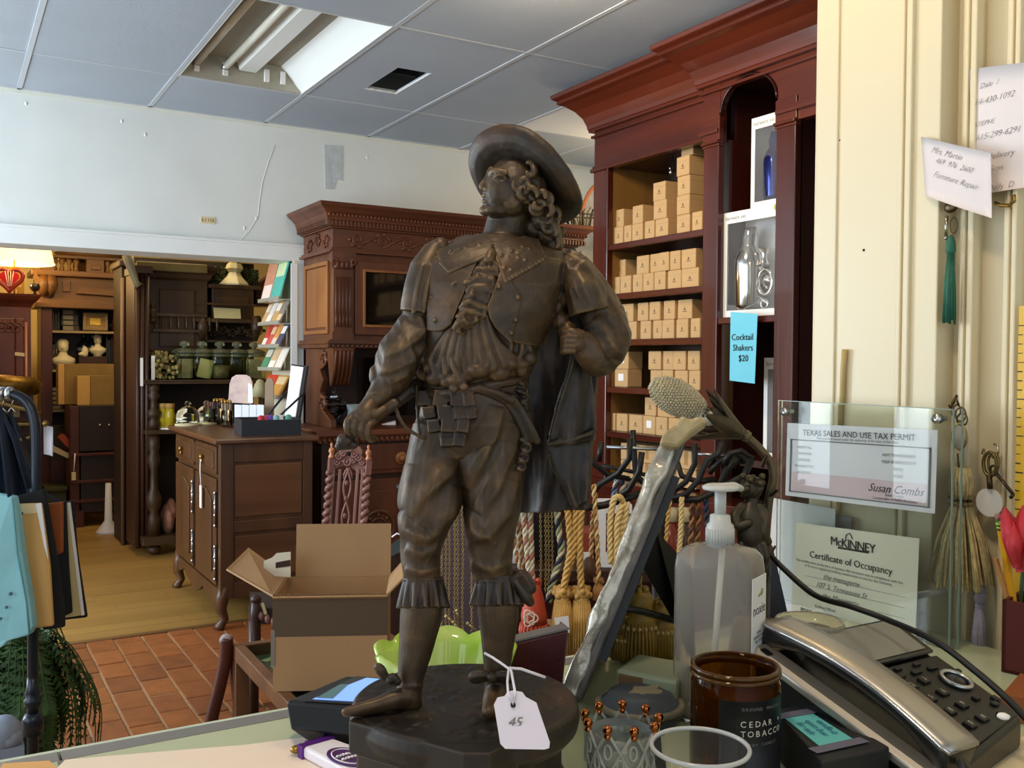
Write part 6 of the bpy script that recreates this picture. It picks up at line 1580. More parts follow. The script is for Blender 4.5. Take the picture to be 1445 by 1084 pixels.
# glass-topped counter
CZ=1.0
GT=mat('green_glass_top','#b9bf9c',.06,spec=.6)
ctr=thing('shop_counter','glass-topped shop counter with pale green top and grey metal edge','counter',(0.2,.45,0))
build('top',MB().box((-1.3,-.35,CZ-.018),(1.27,1.032,CZ)),GT,ctr)
build('metal_edge',MB().box((-1.3,1.032,CZ-.03),(.095,1.056,CZ+.0005)).box((.098,1.032,CZ-.03),(1.27,1.056,CZ+.0005)),mat('grey_edge_metal','#8f8a86',.35,.5),ctr)
build('glass_lip',MB().box((-1.3,1.056,CZ-.012),(1.27,1.062,CZ+.0005)),mat('glass_lip','#c3cdb6',.1),ctr)
build('body',MB().box((-1.28,-.3,.05),(1.25,1.02,CZ-.03)).box((-1.25,-.27,0),(1.22,.99,.05)),mat('counter_case','#2d2620',.6),ctr)
build('joint',MB().box((.093,-.35,CZ-.002),(.099,1.03,CZ+.0006)),mat('joint_grey','#6f6a62',.5),ctr)
sheetp=[on(x,y,'z',CZ+.001) for x,y in ((92,1073),(220,1062),(345,1052),(440,1040),(520,1035))]+[Vector((.55,.45,CZ+.001)),Vector((-.2,.45,CZ+.001))]
solo('paper_sheet',MB().prism([(p.x,p.y) for p in sheetp],CZ+.0008,CZ+.0016),mat('pinkish_paper','#ecd9c6',.6),'large pinkish paper sheet covering the counter top near the statue','paper',(.3,.7,CZ+.0008))
wr=[on(x,y,'z',CZ+.001) for x,y in ((4,1078),(70,1074),(80,1084),(60,1130),(-20,1120))]
solo('orange_reflection',MB().prism([(p.x,p.y) for p in wr],CZ+.0008,CZ+.0014),mat('orange_reflection','#d9a868',.6),'orange tinted reflection painted as a sheet on the counter at the near corner beyond the joint','paper',wr[0])  # orange reflection in the glass top, painted as a thin sheet
tm=thing('payment_terminal','black countertop payment tablet with a lit blue screen behind the statue foot','terminal',on(470,1030,'z',CZ))
ztp=1.043
tp_=[on(*p,'z',ztp) for p in ((403,989),(600,1008),(640,960),(487,953.5))]
bt_=[on(434,1046,'z',CZ+.001),on(610,1062,'z',CZ+.001),tp_[2].copy(),tp_[3].copy()]
bt_[2].z=bt_[3].z=CZ+.001
md=[bt_[i].lerp(tp_[i],.45)+(Vector((-.012,-.012,0)) if i<2 else Vector()) for i in range(4)]
tb=MB();rings=[bt_,md,[p+Vector((0,0,-.004)) for p in tp_],[p.lerp(sum(tp_,Vector())/4,.03) for p in tp_]]
tb.loft(rings,True,None,False)
build('housing',tb,mat('terminal_black','#15161a',.35),tm,bev=.006,seg=3)
sc_=[on(*p,'z',ztp+.0006) for p in ((430,990),(575,1000),(600,962),(503,955))]
build('bezel',MB().hexa(sc_+[p+Vector((0,0,.0006)) for p in sc_]),mat('gloss_bezel','#0a0a0c',.08),tm)
s2=[on(*p,'z',ztp+.0014) for p in ((441,987),(572,994),(590,963),(517,957))]
build('screen',MB().hexa(s2+[p+Vector((0,0,.0004)) for p in s2]),mat('lit_screen','#5f86d8',.1,emit='#7fa4f0',estr=.9),tm)
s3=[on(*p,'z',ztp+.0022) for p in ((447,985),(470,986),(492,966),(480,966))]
build('reflection_patch',MB().hexa(s3+[p+Vector((0,0,.0003)) for p in s3]),mat('screen_reflection','#39525a',.1,emit='#5a7d80',estr=.35),tm)  # reflection on the screen, painted as a thin glowing panel
cb=thing('chocolate_bar','purple and white wrapped chocolate bar lying on the paper before the terminal','chocolate bar',on(480,1065,'z',CZ))
zt_=CZ+.014
q=[on(*p,'z',zt_) for p in ((424,1052),(467,1040),(545,1068),(500,1092))]
qb=[Vector((p.x,p.y,CZ+.002)) for p in q]
build('wrapper',MB().hexa([qb[0],qb[3],qb[2],qb[1],q[0],q[3],q[2],q[1]]),mat('white_wrapper','#e9e2ea',.35),cb,bev=.003)
PUR=mat('purple_foil','#5a2484',.3,.3)
e1,e2=(q[1]-q[0]),(q[3]-q[0])
def onbar(a,b,o=.0006):return q[0]+e1*a+e2*b+Vector((0,0,o))
build('purple_band',MB().hexa([onbar(-.06,-.02,-.012),onbar(-.06,.07,-.012),onbar(1.02,.07,-.012),onbar(1.02,-.02,-.012),onbar(-.06,-.02,.001),onbar(-.06,.07,.001),onbar(1.02,.07,.001),onbar(1.02,-.02,.001)]),PUR,cb)
build('crimped_end',MB().sheet([[onbar(a,-.02-.09*t,.003*math.sin(a*30+t*4)-.004) for a in [i/12*1.0 for i in range(13)]] for t in (0,.5,1)],.0012),PUR,cb)
build('gold_corner',MB().ball(onbar(-.02,-.08,-.006),(.006,.006,.004),8),BRASS,cb)
ov=[onbar(.5+.48*math.cos(a*PI/12),.62+.30*math.sin(a*PI/12),.0008) for a in range(24)]
build('oval_emblem',MB().prism([(p.x,p.y) for p in ov],zt_+.0004,zt_+.0012),mat('violet_print','#4c1763',.35),cb)
build('oval_ring',MB().tube([onbar(.5+.38*math.cos(a*PI/12),.62+.23*math.sin(a*PI/12),.0016) for a in range(24)],.0007,5,closed=True),PAPER,cb)
sqg=MB()
for r_ in range(2):sqg.tube([onbar(.2+.6*i/20,.56+.1*r_+.03*math.sin(i*1.9),.0018) for i in range(21)],.0008,5)
build('script',sqg,PAPER,cb)
lb=thing('lime_bowl','scalloped lime green glass bowl behind the statue base','bowl',on(640,968,'z',CZ))
ob=at(628,930,1.0/1.0*1.03);ob.z=CZ
rg=[]
zr=at(628,925,1.03).z-CZ
for t in range(9):
 r0=.02+.052*(t/8)**.7;z_=zr*(t/8)**1.6+.001
 rg.append([(ob.x+(r0*(1+.10*abs(math.sin(4.5*a))*(t/8)))*math.cos(a),ob.y+(r0*(1+.10*abs(math.sin(4.5*a))*(t/8)))*math.sin(a),ob.z+z_+.008*abs(math.sin(4.5*a))*(t/8)**3) for a in [2*PI*i/72 for i in range(72)]])
rin=[[(ob.x+(p[0]-ob.x)*.95,ob.y+(p[1]-ob.y)*.95,p[2]+.003*(k>0)+(.003 if k==0 else 0)) for p in rg[k]] for k in range(8,-1,-1)]
build('bowl',MB().loft(rg+rin),mat('lime_glass','#b4dc4e',.08,col2='#d6e88a',vscale=30,trans=.35),lb)
mp=thing('maroon_case','dark maroon leatherette case lid standing open behind the statue ankle','case',on(760,985,'z',CZ))
Zm=1.06
p0,p1,p2,p3=at(716,1010,Zm),at(789,990,Zm-.015),at(803,890,Zm-.005),at(722,909,Zm+.01)
p0.z=p1.z=CZ+.001
nb2=Vector((.25,.95,.0))*.02
q0,q1,q2,q3=(p+nb2 for p in (p0,p1,p2,p3))
build('lid',MB().hexa([p0,p1,q1,q0,p3,p2,q2,q3]),mat('maroon_leather','#3c1114',.35,bump=.1,bscale=200),mp,bev=.002)
build('edge_felt',MB().hexa([p3+Vector((0,0,.0008)),p2+Vector((0,0,.0008)),q2+Vector((0,0,.0008)),q3+Vector((0,0,.0008)),p3+Vector((0,0,.003)),p2+Vector((0,0,.003)),q2+Vector((0,0,.003)),q3+Vector((0,0,.003))]),mat('grey_felt','#5d5650',.8),mp)
wtg=thing('small_white_tag','small white tag with a printed mark on the gold tassel skirt','tag',A(797,878,-.03))
build('card',MB().hexa([A(786,896,-.03),A(804,893,-.03),A(804,893,-.028),A(786,896,-.028),A(782,872,-.03),A(802,869,-.03),A(802,869,-.028),A(782,872,-.028)]),PAPER,wtg)
build('mark',MB().ball(A(791,879,-.031),.0022,6),INK,wtg)
fb_,ft_=at(808,998,1.07),at(972,592,1.13)
fb_.z=CZ+.012
eu=(ft_-fb_);LF=eu.length;eu.normalize()
ew=(VIEW+RIGHT*.22);ew=(ew-eu*ew.dot(eu)).normalized()
et=ew.cross(eu).normalized()
if et.dot(RIGHT)>0:et=-et
FW,FT=.20,.019
pf=thing('cast_glass_picture','rough silvered cast-glass picture frame leaning on a black easel back','picture frame',fb_)
SILV=mat('silvered_glass','#bdb6a6',.24,.35,col2='#7d7466',vscale=38,bump=.5,bscale=60)
SMOK=mat('smoky_edge','#5d564d',.3,.2,col2='#38332d',vscale=30,bump=.3,bscale=50)
TANG=mat('honey_cast_glass','#b9a578',.35,col2='#86714a',vscale=30,bump=.6,bscale=60)
rr_=random.Random(11)
def FP(a,t,w_):return fb_+eu*a+et*t+ew*w_
def lumpy(a0,a1,w0,w1,n,along):
 rings=[]
 for i in range(n+1):
  s_=i/n;j=[rr_.uniform(-.004,.006) for _ in range(10)]
  wd,th=.024,FT
  ring=[]
  for k in range(10):
   a=2*PI*k/10;cx_=math.copysign(abs(math.cos(a))**.6,math.cos(a));sx_=math.copysign(abs(math.sin(a))**.6,math.sin(a))
   t_=th*.5+(th*.5+j[k])*cx_;w_=(wd*.5+j[(k+3)%10])*sx_
   ring.append(FP(a0+(a1-a0)*s_,t_,w0+w_) if along else FP(a0+w_,t_,w0+(w1-w0)*s_))
  rings.append(ring)
 return MB().loft(rings)
build('near_stile',lumpy(0,LF-.022,.0,0,26,True),SILV,pf,sub=1)
build('far_stile',lumpy(0,LF-.026,FW,FW,26,True),SILV,pf,sub=1)
build('top_rail',lumpy(LF-.034,0,0,FW,12,False),TANG,pf,sub=1)
build('bottom_rail',lumpy(.014,0,0,FW,12,False),SILV,pf,sub=1)
def slab(a0,a1,t0,t1,w0,w1):return MB().hexa([FP(a0,t0,w0),FP(a0,t0,w1),FP(a0,t1,w1),FP(a0,t1,w0),FP(a1,t0,w0),FP(a1,t0,w1),FP(a1,t1,w1),FP(a1,t1,w0)])
build('edge_slab',slab(.01,LF-.026,-.007,.004,-.010,FW+.01),SMOK,pf,bev=.003)
build('backing_board',slab(.06,LF-.07,-.016,-.007,-.006,FW-.004),BLACK,pf)
ch_=MB()
cpts=[at(x,y,1.095) for x,y in ((930,628),(956,632),(974,614),(1000,596),(987,586),(974,592),(962,585),(955,599),(942,606),(935,614))]
n=len(cpts);cp2=[p+ew*.03 for p in cpts]
ch_.add(cpts+cp2,[tuple(range(n)),tuple(range(2*n-1,n-1,-1))]+[(i,n+i,n+(i+1)%n,(i+1)%n) for i in range(n)])
build('corner_chunk',ch_,TANG,pf,bev=.004)
hg=[at(904,796,1.13),at(926,748,1.13),at(972,800,1.17),at(982,960,1.17),at(950,876,1.17)]
n=len(hg);h2_=[p+VIEW*.006 for p in hg]
build('easel_leg',MB().add(hg+h2_,[tuple(range(n)),tuple(range(2*n-1,n-1,-1))]+[(i,n+i,n+(i+1)%n,(i+1)%n) for i in range(n)]),BLACK,pf)
build('easel_strut',MB().tube([at(870,856,1.1),at(910,864,1.13),at(956,877,1.16)],.0045,6),BLACK,pf)
for i,(x,yt,yb_,r,lab) in enumerate(((902,834,930,26,'fat olive gold tassel standing at the counter edge behind the easel strut'),(882,872,928,18,'smaller olive gold tassel slumped beside the fat one'),(934,852,925,20,'gold tassel half hidden by the pump bottle'))):
 Z=1.28;k_=Z/FPX
 o=at(x,yt,Z);zb3=o.z-CZ
 t=thing('gold_tassel',lab,'tassel',(o.x,o.y,CZ),'gold tassels on the counter')
 ln=(yb_-yt)*k_
 hm_=MB().lathe([(0,0),(r*.55*k_,0),(r*.8*k_,-ln*.12),(r*.75*k_,-ln*.28),(r*.55*k_,-ln*.34),(r*.95*k_,-ln*.38),(r*.95*k_,-ln*.46),(0,-ln*.46)][::-1],Matrix.Translation(o),20)
 for q_ in range(10):hm_.ball(o+Vector((r*.4*k_*math.cos(q_),r*.4*k_*math.sin(q_),2*k_)),5*k_,6)
 build('head',hm_,OLDG,t)
 sk=MB();
 for q_ in range(34):
  a=2*PI*q_/34;sk.tube([o+Vector((r*.9*k_*math.cos(a),r*.9*k_*math.sin(a),-ln*.42)),o+Vector((r*1.1*k_*math.cos(a),r*1.1*k_*math.sin(a),-ln*.7)),o+Vector((r*1.12*k_*math.cos(a),r*1.12*k_*math.sin(a),-ln*rr_.uniform(.95,1.02)))],2.4*k_,5)
 sk.lathe([(0,-ln),(r*1.05*k_,-ln),(r*.85*k_,-ln*.42),(0,-ln*.42)],Matrix.Translation(o),18)
 build('skirt',sk,OLDG,t)
 fr2=MB()
 for q_ in range(20):
  a=2*PI*q_/20;fr2.ball(o+Vector((r*1.05*k_*math.cos(a),r*1.05*k_*math.sin(a),-ln*.5)),3.2*k_,6)
 build('ball_fringe',fr2,GOLD2,t)
 build('cord',rope_mb(MB(),[o,o+Vector((0,0,.03)),o+Vector((.005,.01,.07))],.004,2),OLDG,t)
 if o.z-ln>CZ+.004:build('stand_cloth',MB().lathe([(0,CZ+.0005),(r*k_,CZ+.0005),(r*.98*k_,o.z-ln+.002),(0,o.z-ln+.002)],T(o.x,o.y,0),18),OLDG,t)
pcx=[on(x,y,'z',CZ+.05) for x,y in ((868,944),(955,962),(975,935),(900,922))]
solo('pale_green_box',MB().hexa([Vector((p.x,p.y,CZ+.001)) for p in pcx]+pcx),mat('pale_green_card','#8f967a',.5),'low pale green box under the gold tassels','box',pcx[0],bev=.004)
wbp=[on(x,y,'z',CZ+.046) for x,y in ((862,946),(948,954),(950,949),(864,941))]
solo('wooden_bar',MB().hexa([Vector((p.x,p.y,CZ+.026))+Vector((-.004,-.02,0)) for p in wbp]+[p+Vector((-.004,-.02,0)) for p in wbp]).box((wbp[0].x-.004,wbp[0].y-.02,CZ+.001),(wbp[0].x+.01,wbp[0].y-.012,CZ+.03)).box((wbp[1].x-.012,wbp[1].y-.02,CZ+.001),(wbp[1].x-.004,wbp[1].y-.012,CZ+.03)),mat('small_brown_wood','#6b5133',.5),'small brown wooden bar behind the grey-blue tin','bar',wbp[0])
tn=thing('lidded_tin','low grey-blue lidded round tin with tan rim behind the crown votive','tin',on(903,1008,'z',CZ))
ot=at(903,990,1.045);ot.z=CZ;TR=60*1.045/FPX
zt2=at(903,977,1.045).z-CZ
SLT=mat('slate_blue_enamel','#4c5056',.5,var=.15,vscale=40)
build('bowl',MB().lathe([(0,.001),(TR*.8,.001),(TR*1.0,zt2*.45),(TR*.96,zt2*.62),(0,zt2*.62)],T(*ot),30),SLT,tn)
build('rim',MB().lathe([(TR*.9,zt2*.6),(TR*1.04,zt2*.6),(TR*1.04,zt2*.74),(TR*.9,zt2*.76)],T(*ot),30,closed=True),mat('tan_rim','#8d8069',.6,var=.3,vscale=50),tn)
build('lid',MB().lathe([(TR*.98,zt2*.72),(TR*.82,zt2*.82),(TR*.74,zt2*.98),(TR*.5,zt2*1.06),(0,zt2*1.08)],T(*ot),30,caps=False),SLT,tn)
fl3=[(ot.x+TR*(.1+.38*(1+.3*math.sin(5*a))*math.cos(a)),ot.y+TR*.28*(1+.3*math.sin(4*a))*math.sin(a)-TR*.1) for a in [2*PI*i/20 for i in range(20)]]
build('worn_patch',MB().prism(fl3,zt2*1.045+CZ,zt2*1.09+CZ),mat('bare_tan','#9c8b6a',.6),tn)
cw=thing('crown_votive','crystal lattice crown candle holder tipped with copper beads','candle holder',on(877,1075,'z',CZ))
Zc=.93
oc=at(877,1017,Zc);hz=oc.z-CZ;oc.z=CZ;CR=53*Zc/FPX
COPB=mat('polished_copper','#b56a3a',.14,1)
ICE=mat('frosted_crystal','#e6e9e2',.12,trans=.75,ior=1.4)
build('cup',MB().lathe([(0,.001),(CR*.78,.001),(CR*.88,hz*.5),(CR*.86,hz*.82),(CR*.82,hz*.82),(CR*.82,hz*.5),(CR*.7,.008),(0,.008)],T(*oc),28),ICE,cw)
lat=MB()
for k in range(9):
 a0=2*PI*k/9+.2
 def cpnt(a,z,r=1.0):return oc+Vector((CR*r*math.cos(a),CR*r*math.sin(a),z))
 for d_ in (-1,1):
  lat.tube([cpnt(a0,hz),cpnt(a0+d_*.17,hz*.82,.97),cpnt(a0+d_*.35,hz*.62,.95),cpnt(a0+d_*.2,hz*.4,.94),cpnt(a0,hz*.2,.9),cpnt(a0+d_*.3,.004,.86)],.0016,6)
 lat.tube([cpnt(a0+.1*math.cos(b*PI/6),hz*.62+.007*math.sin(b*PI/6),.96) for b in range(12)],.0013,5,closed=True)
 lat.tube([cpnt(a0+.35+.09*math.cos(b*PI/6),hz*.36+.007*math.sin(b*PI/6),.95) for b in range(12)],.0013,5,closed=True)
build('lattice',lat,mat('ice_strand','#c9ccc2',.15,trans=.4),cw)
for k in range(9):
 a0=2*PI*k/9+.2
 bd_=build('copper_bead',MB().ball(oc+Vector((CR*math.cos(a0),CR*math.sin(a0),hz+.003)),.0048,12).ball(oc+Vector((CR*math.cos(a0),CR*math.sin(a0),hz-.003)),.0036,10),COPB,cw)
pbm=thing('pump_bottle','clear square hand sanitizer pump bottle with a white label on the counter','bottle',on(1005,985,'z',CZ))
Zp=1.06;op=at(1013,985,Zp);op.z=CZ
hS=at(1013,770,Zp).z-CZ;hB=57*Zp/FPX
def sq_ring(r,z,n=40,e=.26,rot=-.6):
 out_=[]
 for i in range(n):
  a=2*PI*i/n;c_,s_=math.cos(a),math.sin(a)
  x=math.copysign(abs(c_)**e,c_)*r;y=math.copysign(abs(s_)**e,s_)*r*.62
  out_.append((op.x+x*math.cos(-YAW+rot)-y*math.sin(-YAW+rot),op.y+x*math.sin(-YAW+rot)+y*math.cos(-YAW+rot),CZ+z))
 return out_
PET=mat('clear_pet','#f1ece4',.12,trans=.9,ior=1.2)
rp3=[(hB*.9,.001),(hB*.97,.006),(hB,.02),(hB,hS*.88),(hB*.96,hS*.95),(hB*.8,hS*.99),(hB*.45,hS*1.01),(hB*.3,hS*1.03)]
rin2=[(r*.96,z) for r,z in rp3[::-1][:-1]]+[(hB*.86,.006)]
build('body',MB().loft([sq_ring(r,max(z,.001)) for r,z in rp3]+[sq_ring(r,z) for r,z in rin2]),PET,pbm)
FROST=mat('frosted_cap','#d9d9d4',.35,trans=.35)
ck=Zp/FPX
cl2=[(19*ck,hS*1.0),(19*ck,hS+30*ck),(15*ck,hS+34*ck),(14*ck,hS+44*ck),(9*ck,hS+46*ck),(0,hS+46*ck)]
cap_=MB().lathe([(0,hS*1.0)]+cl2,T(op.x,op.y,CZ),24)
build('cap',cap_,FROST,pbm)
rb=MB()
for k in range(30):rb.tube([(op.x+19.2*ck*math.cos(k*.2094),op.y+19.2*ck*math.sin(k*.2094),CZ+hS+4*ck),(op.x+19.2*ck*math.cos(k*.2094),op.y+19.2*ck*math.sin(k*.2094),CZ+hS+26*ck)],.9*ck,4)
build('cap_ribs',rb,FROST,pbm,kind='stuff')
build('stem',MB().lathe([(0,hS+44*ck),(8*ck,hS+44*ck),(8*ck,hS+78*ck),(0,hS+78*ck)],T(op.x,op.y,CZ),16),FROST,pbm)
nz=MB().lathe([(0,hS+78*ck),(25*ck,hS+80*ck),(26*ck,hS+84*ck),(20*ck,hS+87*ck),(0,hS+88*ck)],T(op.x,op.y,CZ),22)
nzp=Vector((op.x,op.y,CZ+hS+82*ck));nz.tube([nzp,nzp+RIGHT*.02+VIEW*.02,nzp+RIGHT*.03+VIEW*.03-UP*.004],[7*ck,6*ck,5*ck],10)
build('nozzle',nz,FROST,pbm)
build('dip_tube',MB().tube([(op.x+.004,op.y,CZ+hS),(op.x-.004,op.y,CZ+hS*.5),(op.x-.012,op.y,CZ+.012)],4.6*ck,10),mat('dip_tube','#e9e9e6',.3),pbm)
rx_=Vector((math.cos(-YAW-.6),math.sin(-YAW-.6),0));ry_=Vector((-rx_.y,rx_.x,0))
lf=op+rx_*(hB*1.004)
lM=frame(Vector((op.x,op.y,0))+rx_*(hB*1.006),ry_,Vector((0,0,1)))
lx0_,lx1_=-hB*.46,hB*.46
build('label',MB().box((lx0_,CZ+.012,-.0004),(lx1_,CZ+hS*.86,.0006),lM),mat('label_white','#dedad6',.55),pbm)
lc=(lx0_+lx1_)/2
text('noxie',.0165,lM@Matrix.Translation((lc,CZ+hS*.68,.0008)),INKB,pbm,ext=.0001)
build('leaf_mark',MB().tube([lM@Vector((lc-.004,CZ+hS*.755,.001)),lM@Vector((lc+.003,CZ+hS*.765,.001)),lM@Vector((lc+.008,CZ+hS*.785,.001))],.0011,5).tube([lM@Vector((lc+.004,CZ+hS*.755,.001)),lM@Vector((lc+.008,CZ+hS*.77,.001))],.0011,5),mat('leaf_gold','#8d8a4a',.6),pbm)
text('HAND\nSANITIZER GEL\nKILLS 99.9%',.0048,lM@Matrix.Translation((lc,CZ+hS*.53,.0008)),INK,pbm,ext=.0001)
text('65% alcohol',.005,lM@Matrix.Translation((lc,CZ+hS*.36,.0008)),INK,pbm,ext=.0001)
cj=thing('candle_jar','amber glass candle jar with a black cedar and tobacco label','candle',on(1037,1088,'z',CZ))
Zj=.925;oj=at(1037,1000,Zj);oj.z=CZ;JR=62*Zj/FPX;JH=at(1037,937,Zj).z-CZ
AMB=mat('amber_glass','#8a5214',.03,trans=.95,ior=1.15)
AMB2=mat('amber_lip','#6e430f',.05,trans=.6,ior=1.4)
build('jar',MB().lathe([(0,.001),(JR*.92,.001),(JR,.006),(JR,JH*.86),(JR*.95,JH*.90),(JR*.93,JH*.97),(JR*.96,JH),(JR*.90,JH),(JR*.88,JH*.91),(JR*.94,JH*.86),(JR*.94,.008),(0,.008)],T(*oj),40),AMB,cj)
th2=MB()
for z_,r_ in ((.985,.955),(.915,.965)):th2.tube([oj+Vector((JR*r_*math.cos(a*PI/24),JR*r_*math.sin(a*PI/24),JH*z_+(.004*a/48 if z_<.95 else 0))) for a in range(48)],.0024,8,closed=True)
build('threaded_lip',th2,AMB2,cj)
build('wax',MB().lathe([(0,.009),(JR*.93,.009),(JR*.93,JH*.74),(0,JH*.74)],T(*oj),32),mat('amber_wax','#553a12',.5),cj)
a_face=math.atan2(-VIEW.y,-VIEW.x)
lab_c=a_face+.40;tx_c=a_face+.44
def arcpt(a,z,r=1.006):return oj+Vector((JR*r*math.cos(a),JR*r*math.sin(a),z))
g_=[[arcpt(lab_c-.98+1.96*i/30,JH*(.05+.75*j)) for i in range(31)] for j in (0,1)]
build('label',MB().sheet(g_,.0005),mat('black_label','#17181c',.5),cj)
WTX=mat('cream_print','#c9c2b4',.7)
GRX=mat('dim_print','#6d6a66',.7)
def cyl_text(s,ac,z,size,m,track=.72):
 n=len(s)
 for i,chh in enumerate(s):
  if chh==' ':continue
  a=ac+(i-(n-1)/2)*size*track/JR
  p=arcpt(a,z,1.012);tx=Vector((-math.sin(a),math.cos(a),0))
  text(chh,size,frame(p,tx,(0,0,1)),m,cj,ext=.0001)
cyl_text('CEDAR +',tx_c,JH*.60,.0080,WTX,.88)
cyl_text('TOBACCO',tx_c,JH*.515,.0080,WTX,.88)
cyl_text('GROUND MAKERS',tx_c,JH*.73,.0042,GRX,.85)
cyl_text('SOY CANDLE',tx_c,JH*.42,.0038,GRX,.85)
pc2=thing('portion_cup','empty clear plastic cup with a rolled rim at the front of the counter','cup',on(988,1110,'z',CZ))
Zq=.832;oq=at(988,1054,Zq);HQ=oq.z-CZ;oq.z=CZ;QR=68*Zq/FPX
CLR=mat('clear_plastic','#f8f8f8',.04,trans=.98,ior=1.06)
build('cup',MB().lathe([(0,.001),(QR*.78,.001),(QR*.96,HQ*.98),(QR*.93,HQ*.98),(QR*.75,.004),(0,.004)],T(*oq),40),CLR,pc2)
build('rim',MB().tube([oq+Vector((QR*math.cos(a*PI/30),QR*math.sin(a*PI/30),HQ)) for a in range(60)],.0021,8,closed=True),mat('rim_plastic','#c6c8c9',.12,trans=.2),pc2)
kb=thing('black_gift_box','flat black gift box with a turquoise note taped on top','box',on(1150,1080,'z',CZ))
zk2=CZ+.046
kq=[on(*p,'z',zk2) for p in ((1092,1001),(1160,1076),(1256,1054),(1150,992))]
kb_b=[Vector((p.x,p.y,CZ+.001)) for p in kq]
build('carton',MB().hexa(kb_b+kq),mat('matte_black_card','#17171b',.55),kb,bev=.002)
nq=[on(*p,'z',zk2+.0006) for p in ((1102,1010),(1158,1055),(1206,1045),(1146,1007))]
build('note',MB().hexa(nq+[p+Vector((0,0,.0005)) for p in nq]),mat('turquoise_note','#5bb3b4',.7),kb)
TAPE=mat('grey_tape','#6a6878',.3,alpha=.9)
for a_,b_ in (((1096,1012),(1147,1003)),((1147,1060),(1220,1044))):
 A_,B_=on(*a_,'z',zk2+.0014),on(*b_,'z',zk2+.0014);dd=(B_-A_).normalized().cross(Vector((0,0,1)))*.006
 build('tape',MB().hexa([A_-dd,A_+dd,B_+dd,B_-dd]+[p+Vector((0,0,.0004)) for p in (A_-dd,A_+dd,B_+dd,B_-dd)]),TAPE,kb)
nx=(nq[1]-nq[0]).normalized();ny=Vector((0,0,1)).cross(nx)
nc=sum(nq,Vector())/4+Vector((0,0,.0014))
for k,s_ in enumerate(('candle is','open box','for sale')):
 text(s_,.010,frame(nc+nx*(.0)+ny*(.011-.011*k),nx,ny),mat('blue_ink','#3c7f94',.7),kb,shear=.3)
pn_,pf_=at(1335,1050,.86),at(1086,878,1.03)
ey_=(pf_-pn_);PL=ey_.length;ey_.normalize()
ex_=on(1310,945,'z',1.06)-on(1250,967,'z',1.06);ex_=(ex_-ey_*ex_.dot(ey_)).normalized()
PM=frame(pn_,ex_,ey_);ez_=ex_.cross(ey_)
ph=thing('desk_phone','black and silver corded desk phone with handset and display screen','phone',Vector((pn_.x+.05,pn_.y+.1,CZ)))
PB=mat('phone_black','#141414',.32,bump=.05,bscale=300)
PSIL=mat('phone_silver','#a7a197',.34,.75)
zk_=-.026
top=[PM@Vector(p) for p in ((-.014,-.012,zk_-.008),(.186,.022,zk_),(.205,PL*.93,zk_),(-.014,PL*.99,zk_-.008))]
bot=[Vector((p.x,p.y,CZ+.002)) for p in top]
build('base',MB().hexa(bot+top),PB,ph,bev=.005)
build('key_panel',MB().hexa([PM@Vector(p) for p in ((.052,.004,zk_-.002),(.184,.026,zk_-.002),(.200,PL*.62,zk_-.002),(.052,PL*.62,zk_-.002),(.052,.004,zk_+.003),(.183,.026,zk_+.003),(.199,PL*.62,zk_+.003),(.052,PL*.62,zk_+.003))]),mat('key_panel_black','#1b1b1a',.4),ph,bev=.002)
sv=[PM@Vector(p) for p in ((.052,PL*.64,zk_+.001),(.201,PL*.64,zk_+.001),(.204,PL*.93,zk_+.001),(.052,PL*.93,zk_+.001))]
sv2=[PM@Vector(p) for p in ((.052,PL*.64,zk_+.006),(.201,PL*.64,zk_+.006),(.204,PL*.93,zk_+.012),(.052,PL*.93,zk_+.012))]
sh=build('screen_housing',MB().hexa(sv+sv2),mat('screen_bezel','#232322',.12),ph,bev=.003)
build('display',MB().hexa([a_.lerp(sum(sv2,Vector())/4,.16)+ez_*.0004 for a_ in sv2]+[a_.lerp(sum(sv2,Vector())/4,.16)+ez_*.0012 for a_ in sv2]),mat('lcd_grey','#7c7b72',.15),sh)
KEYM=mat('key_black','#0d0d0d',.3)
KTX=mat('key_legend','#a9a49a',.6)
lg=['1','2','3','4','5','6','7','8','9','*','0','#']
def key(x,y,w_,h_,legend=None):
 kk=build('key',MB().box((x-w_/2,y-h_/2,zk_+.0025),(x+w_/2,y+h_/2,zk_+.0065),PM),KEYM,ph,bev=.0014)
 if legend:text(legend,.0088,PM@Matrix.Translation((x,y,zk_+.0068)),KTX,kk,ext=.0001)
for r_ in range(4):
 for c_ in range(3):key(.072+c_*.0265,.094-r_*.0225+c_*.003,.0135,.0105,lg[r_*3+c_])
for k in range(4):key(.072+.030*k,.114,.016,.006)
for k in range(3):key(.080+.034*k,.125,.012,.005)
for k in range(3):key(.156+.012*(k%2),.030+.014*k,.009,.007)
key(.180,.05,.008,.009);key(.188,.10,.009,.006)
nvp=[PM@Vector((.166+.0155*math.cos(a*PI/16),.088+.0155*math.sin(a*PI/16),zk_+.006)) for a in range(32)]
build('navigation_ring',MB().tube(nvp,.0026,8,closed=True),STEEL,ph)
build('navigation_pad',MB().lathe([(0,zk_+.002),(.0105,zk_+.002),(.0105,zk_+.006),(0,zk_+.007)],PM@Matrix.Translation((.166,.088,0)),20),KEYM,ph)
crd=MB().loft([[PM@Vector((x,y,z)) for x,z in ((-.020,zk_-.012),(-.020,zk_-.004),(-.014,zk_+.0),(.006,zk_+.0),(.006,zk_-.012))] for y in (-.016,.02,.06,.1,.15,PL*1.0)],True,None,False)
build('cradle_strip',crd,PSIL,ph,bev=.002)
build('cradle_window',MB().box((-.016,PL*.90,zk_+.0003),(-.008,PL*.955,zk_+.0012),PM),KEYM,ph)
hst=[];
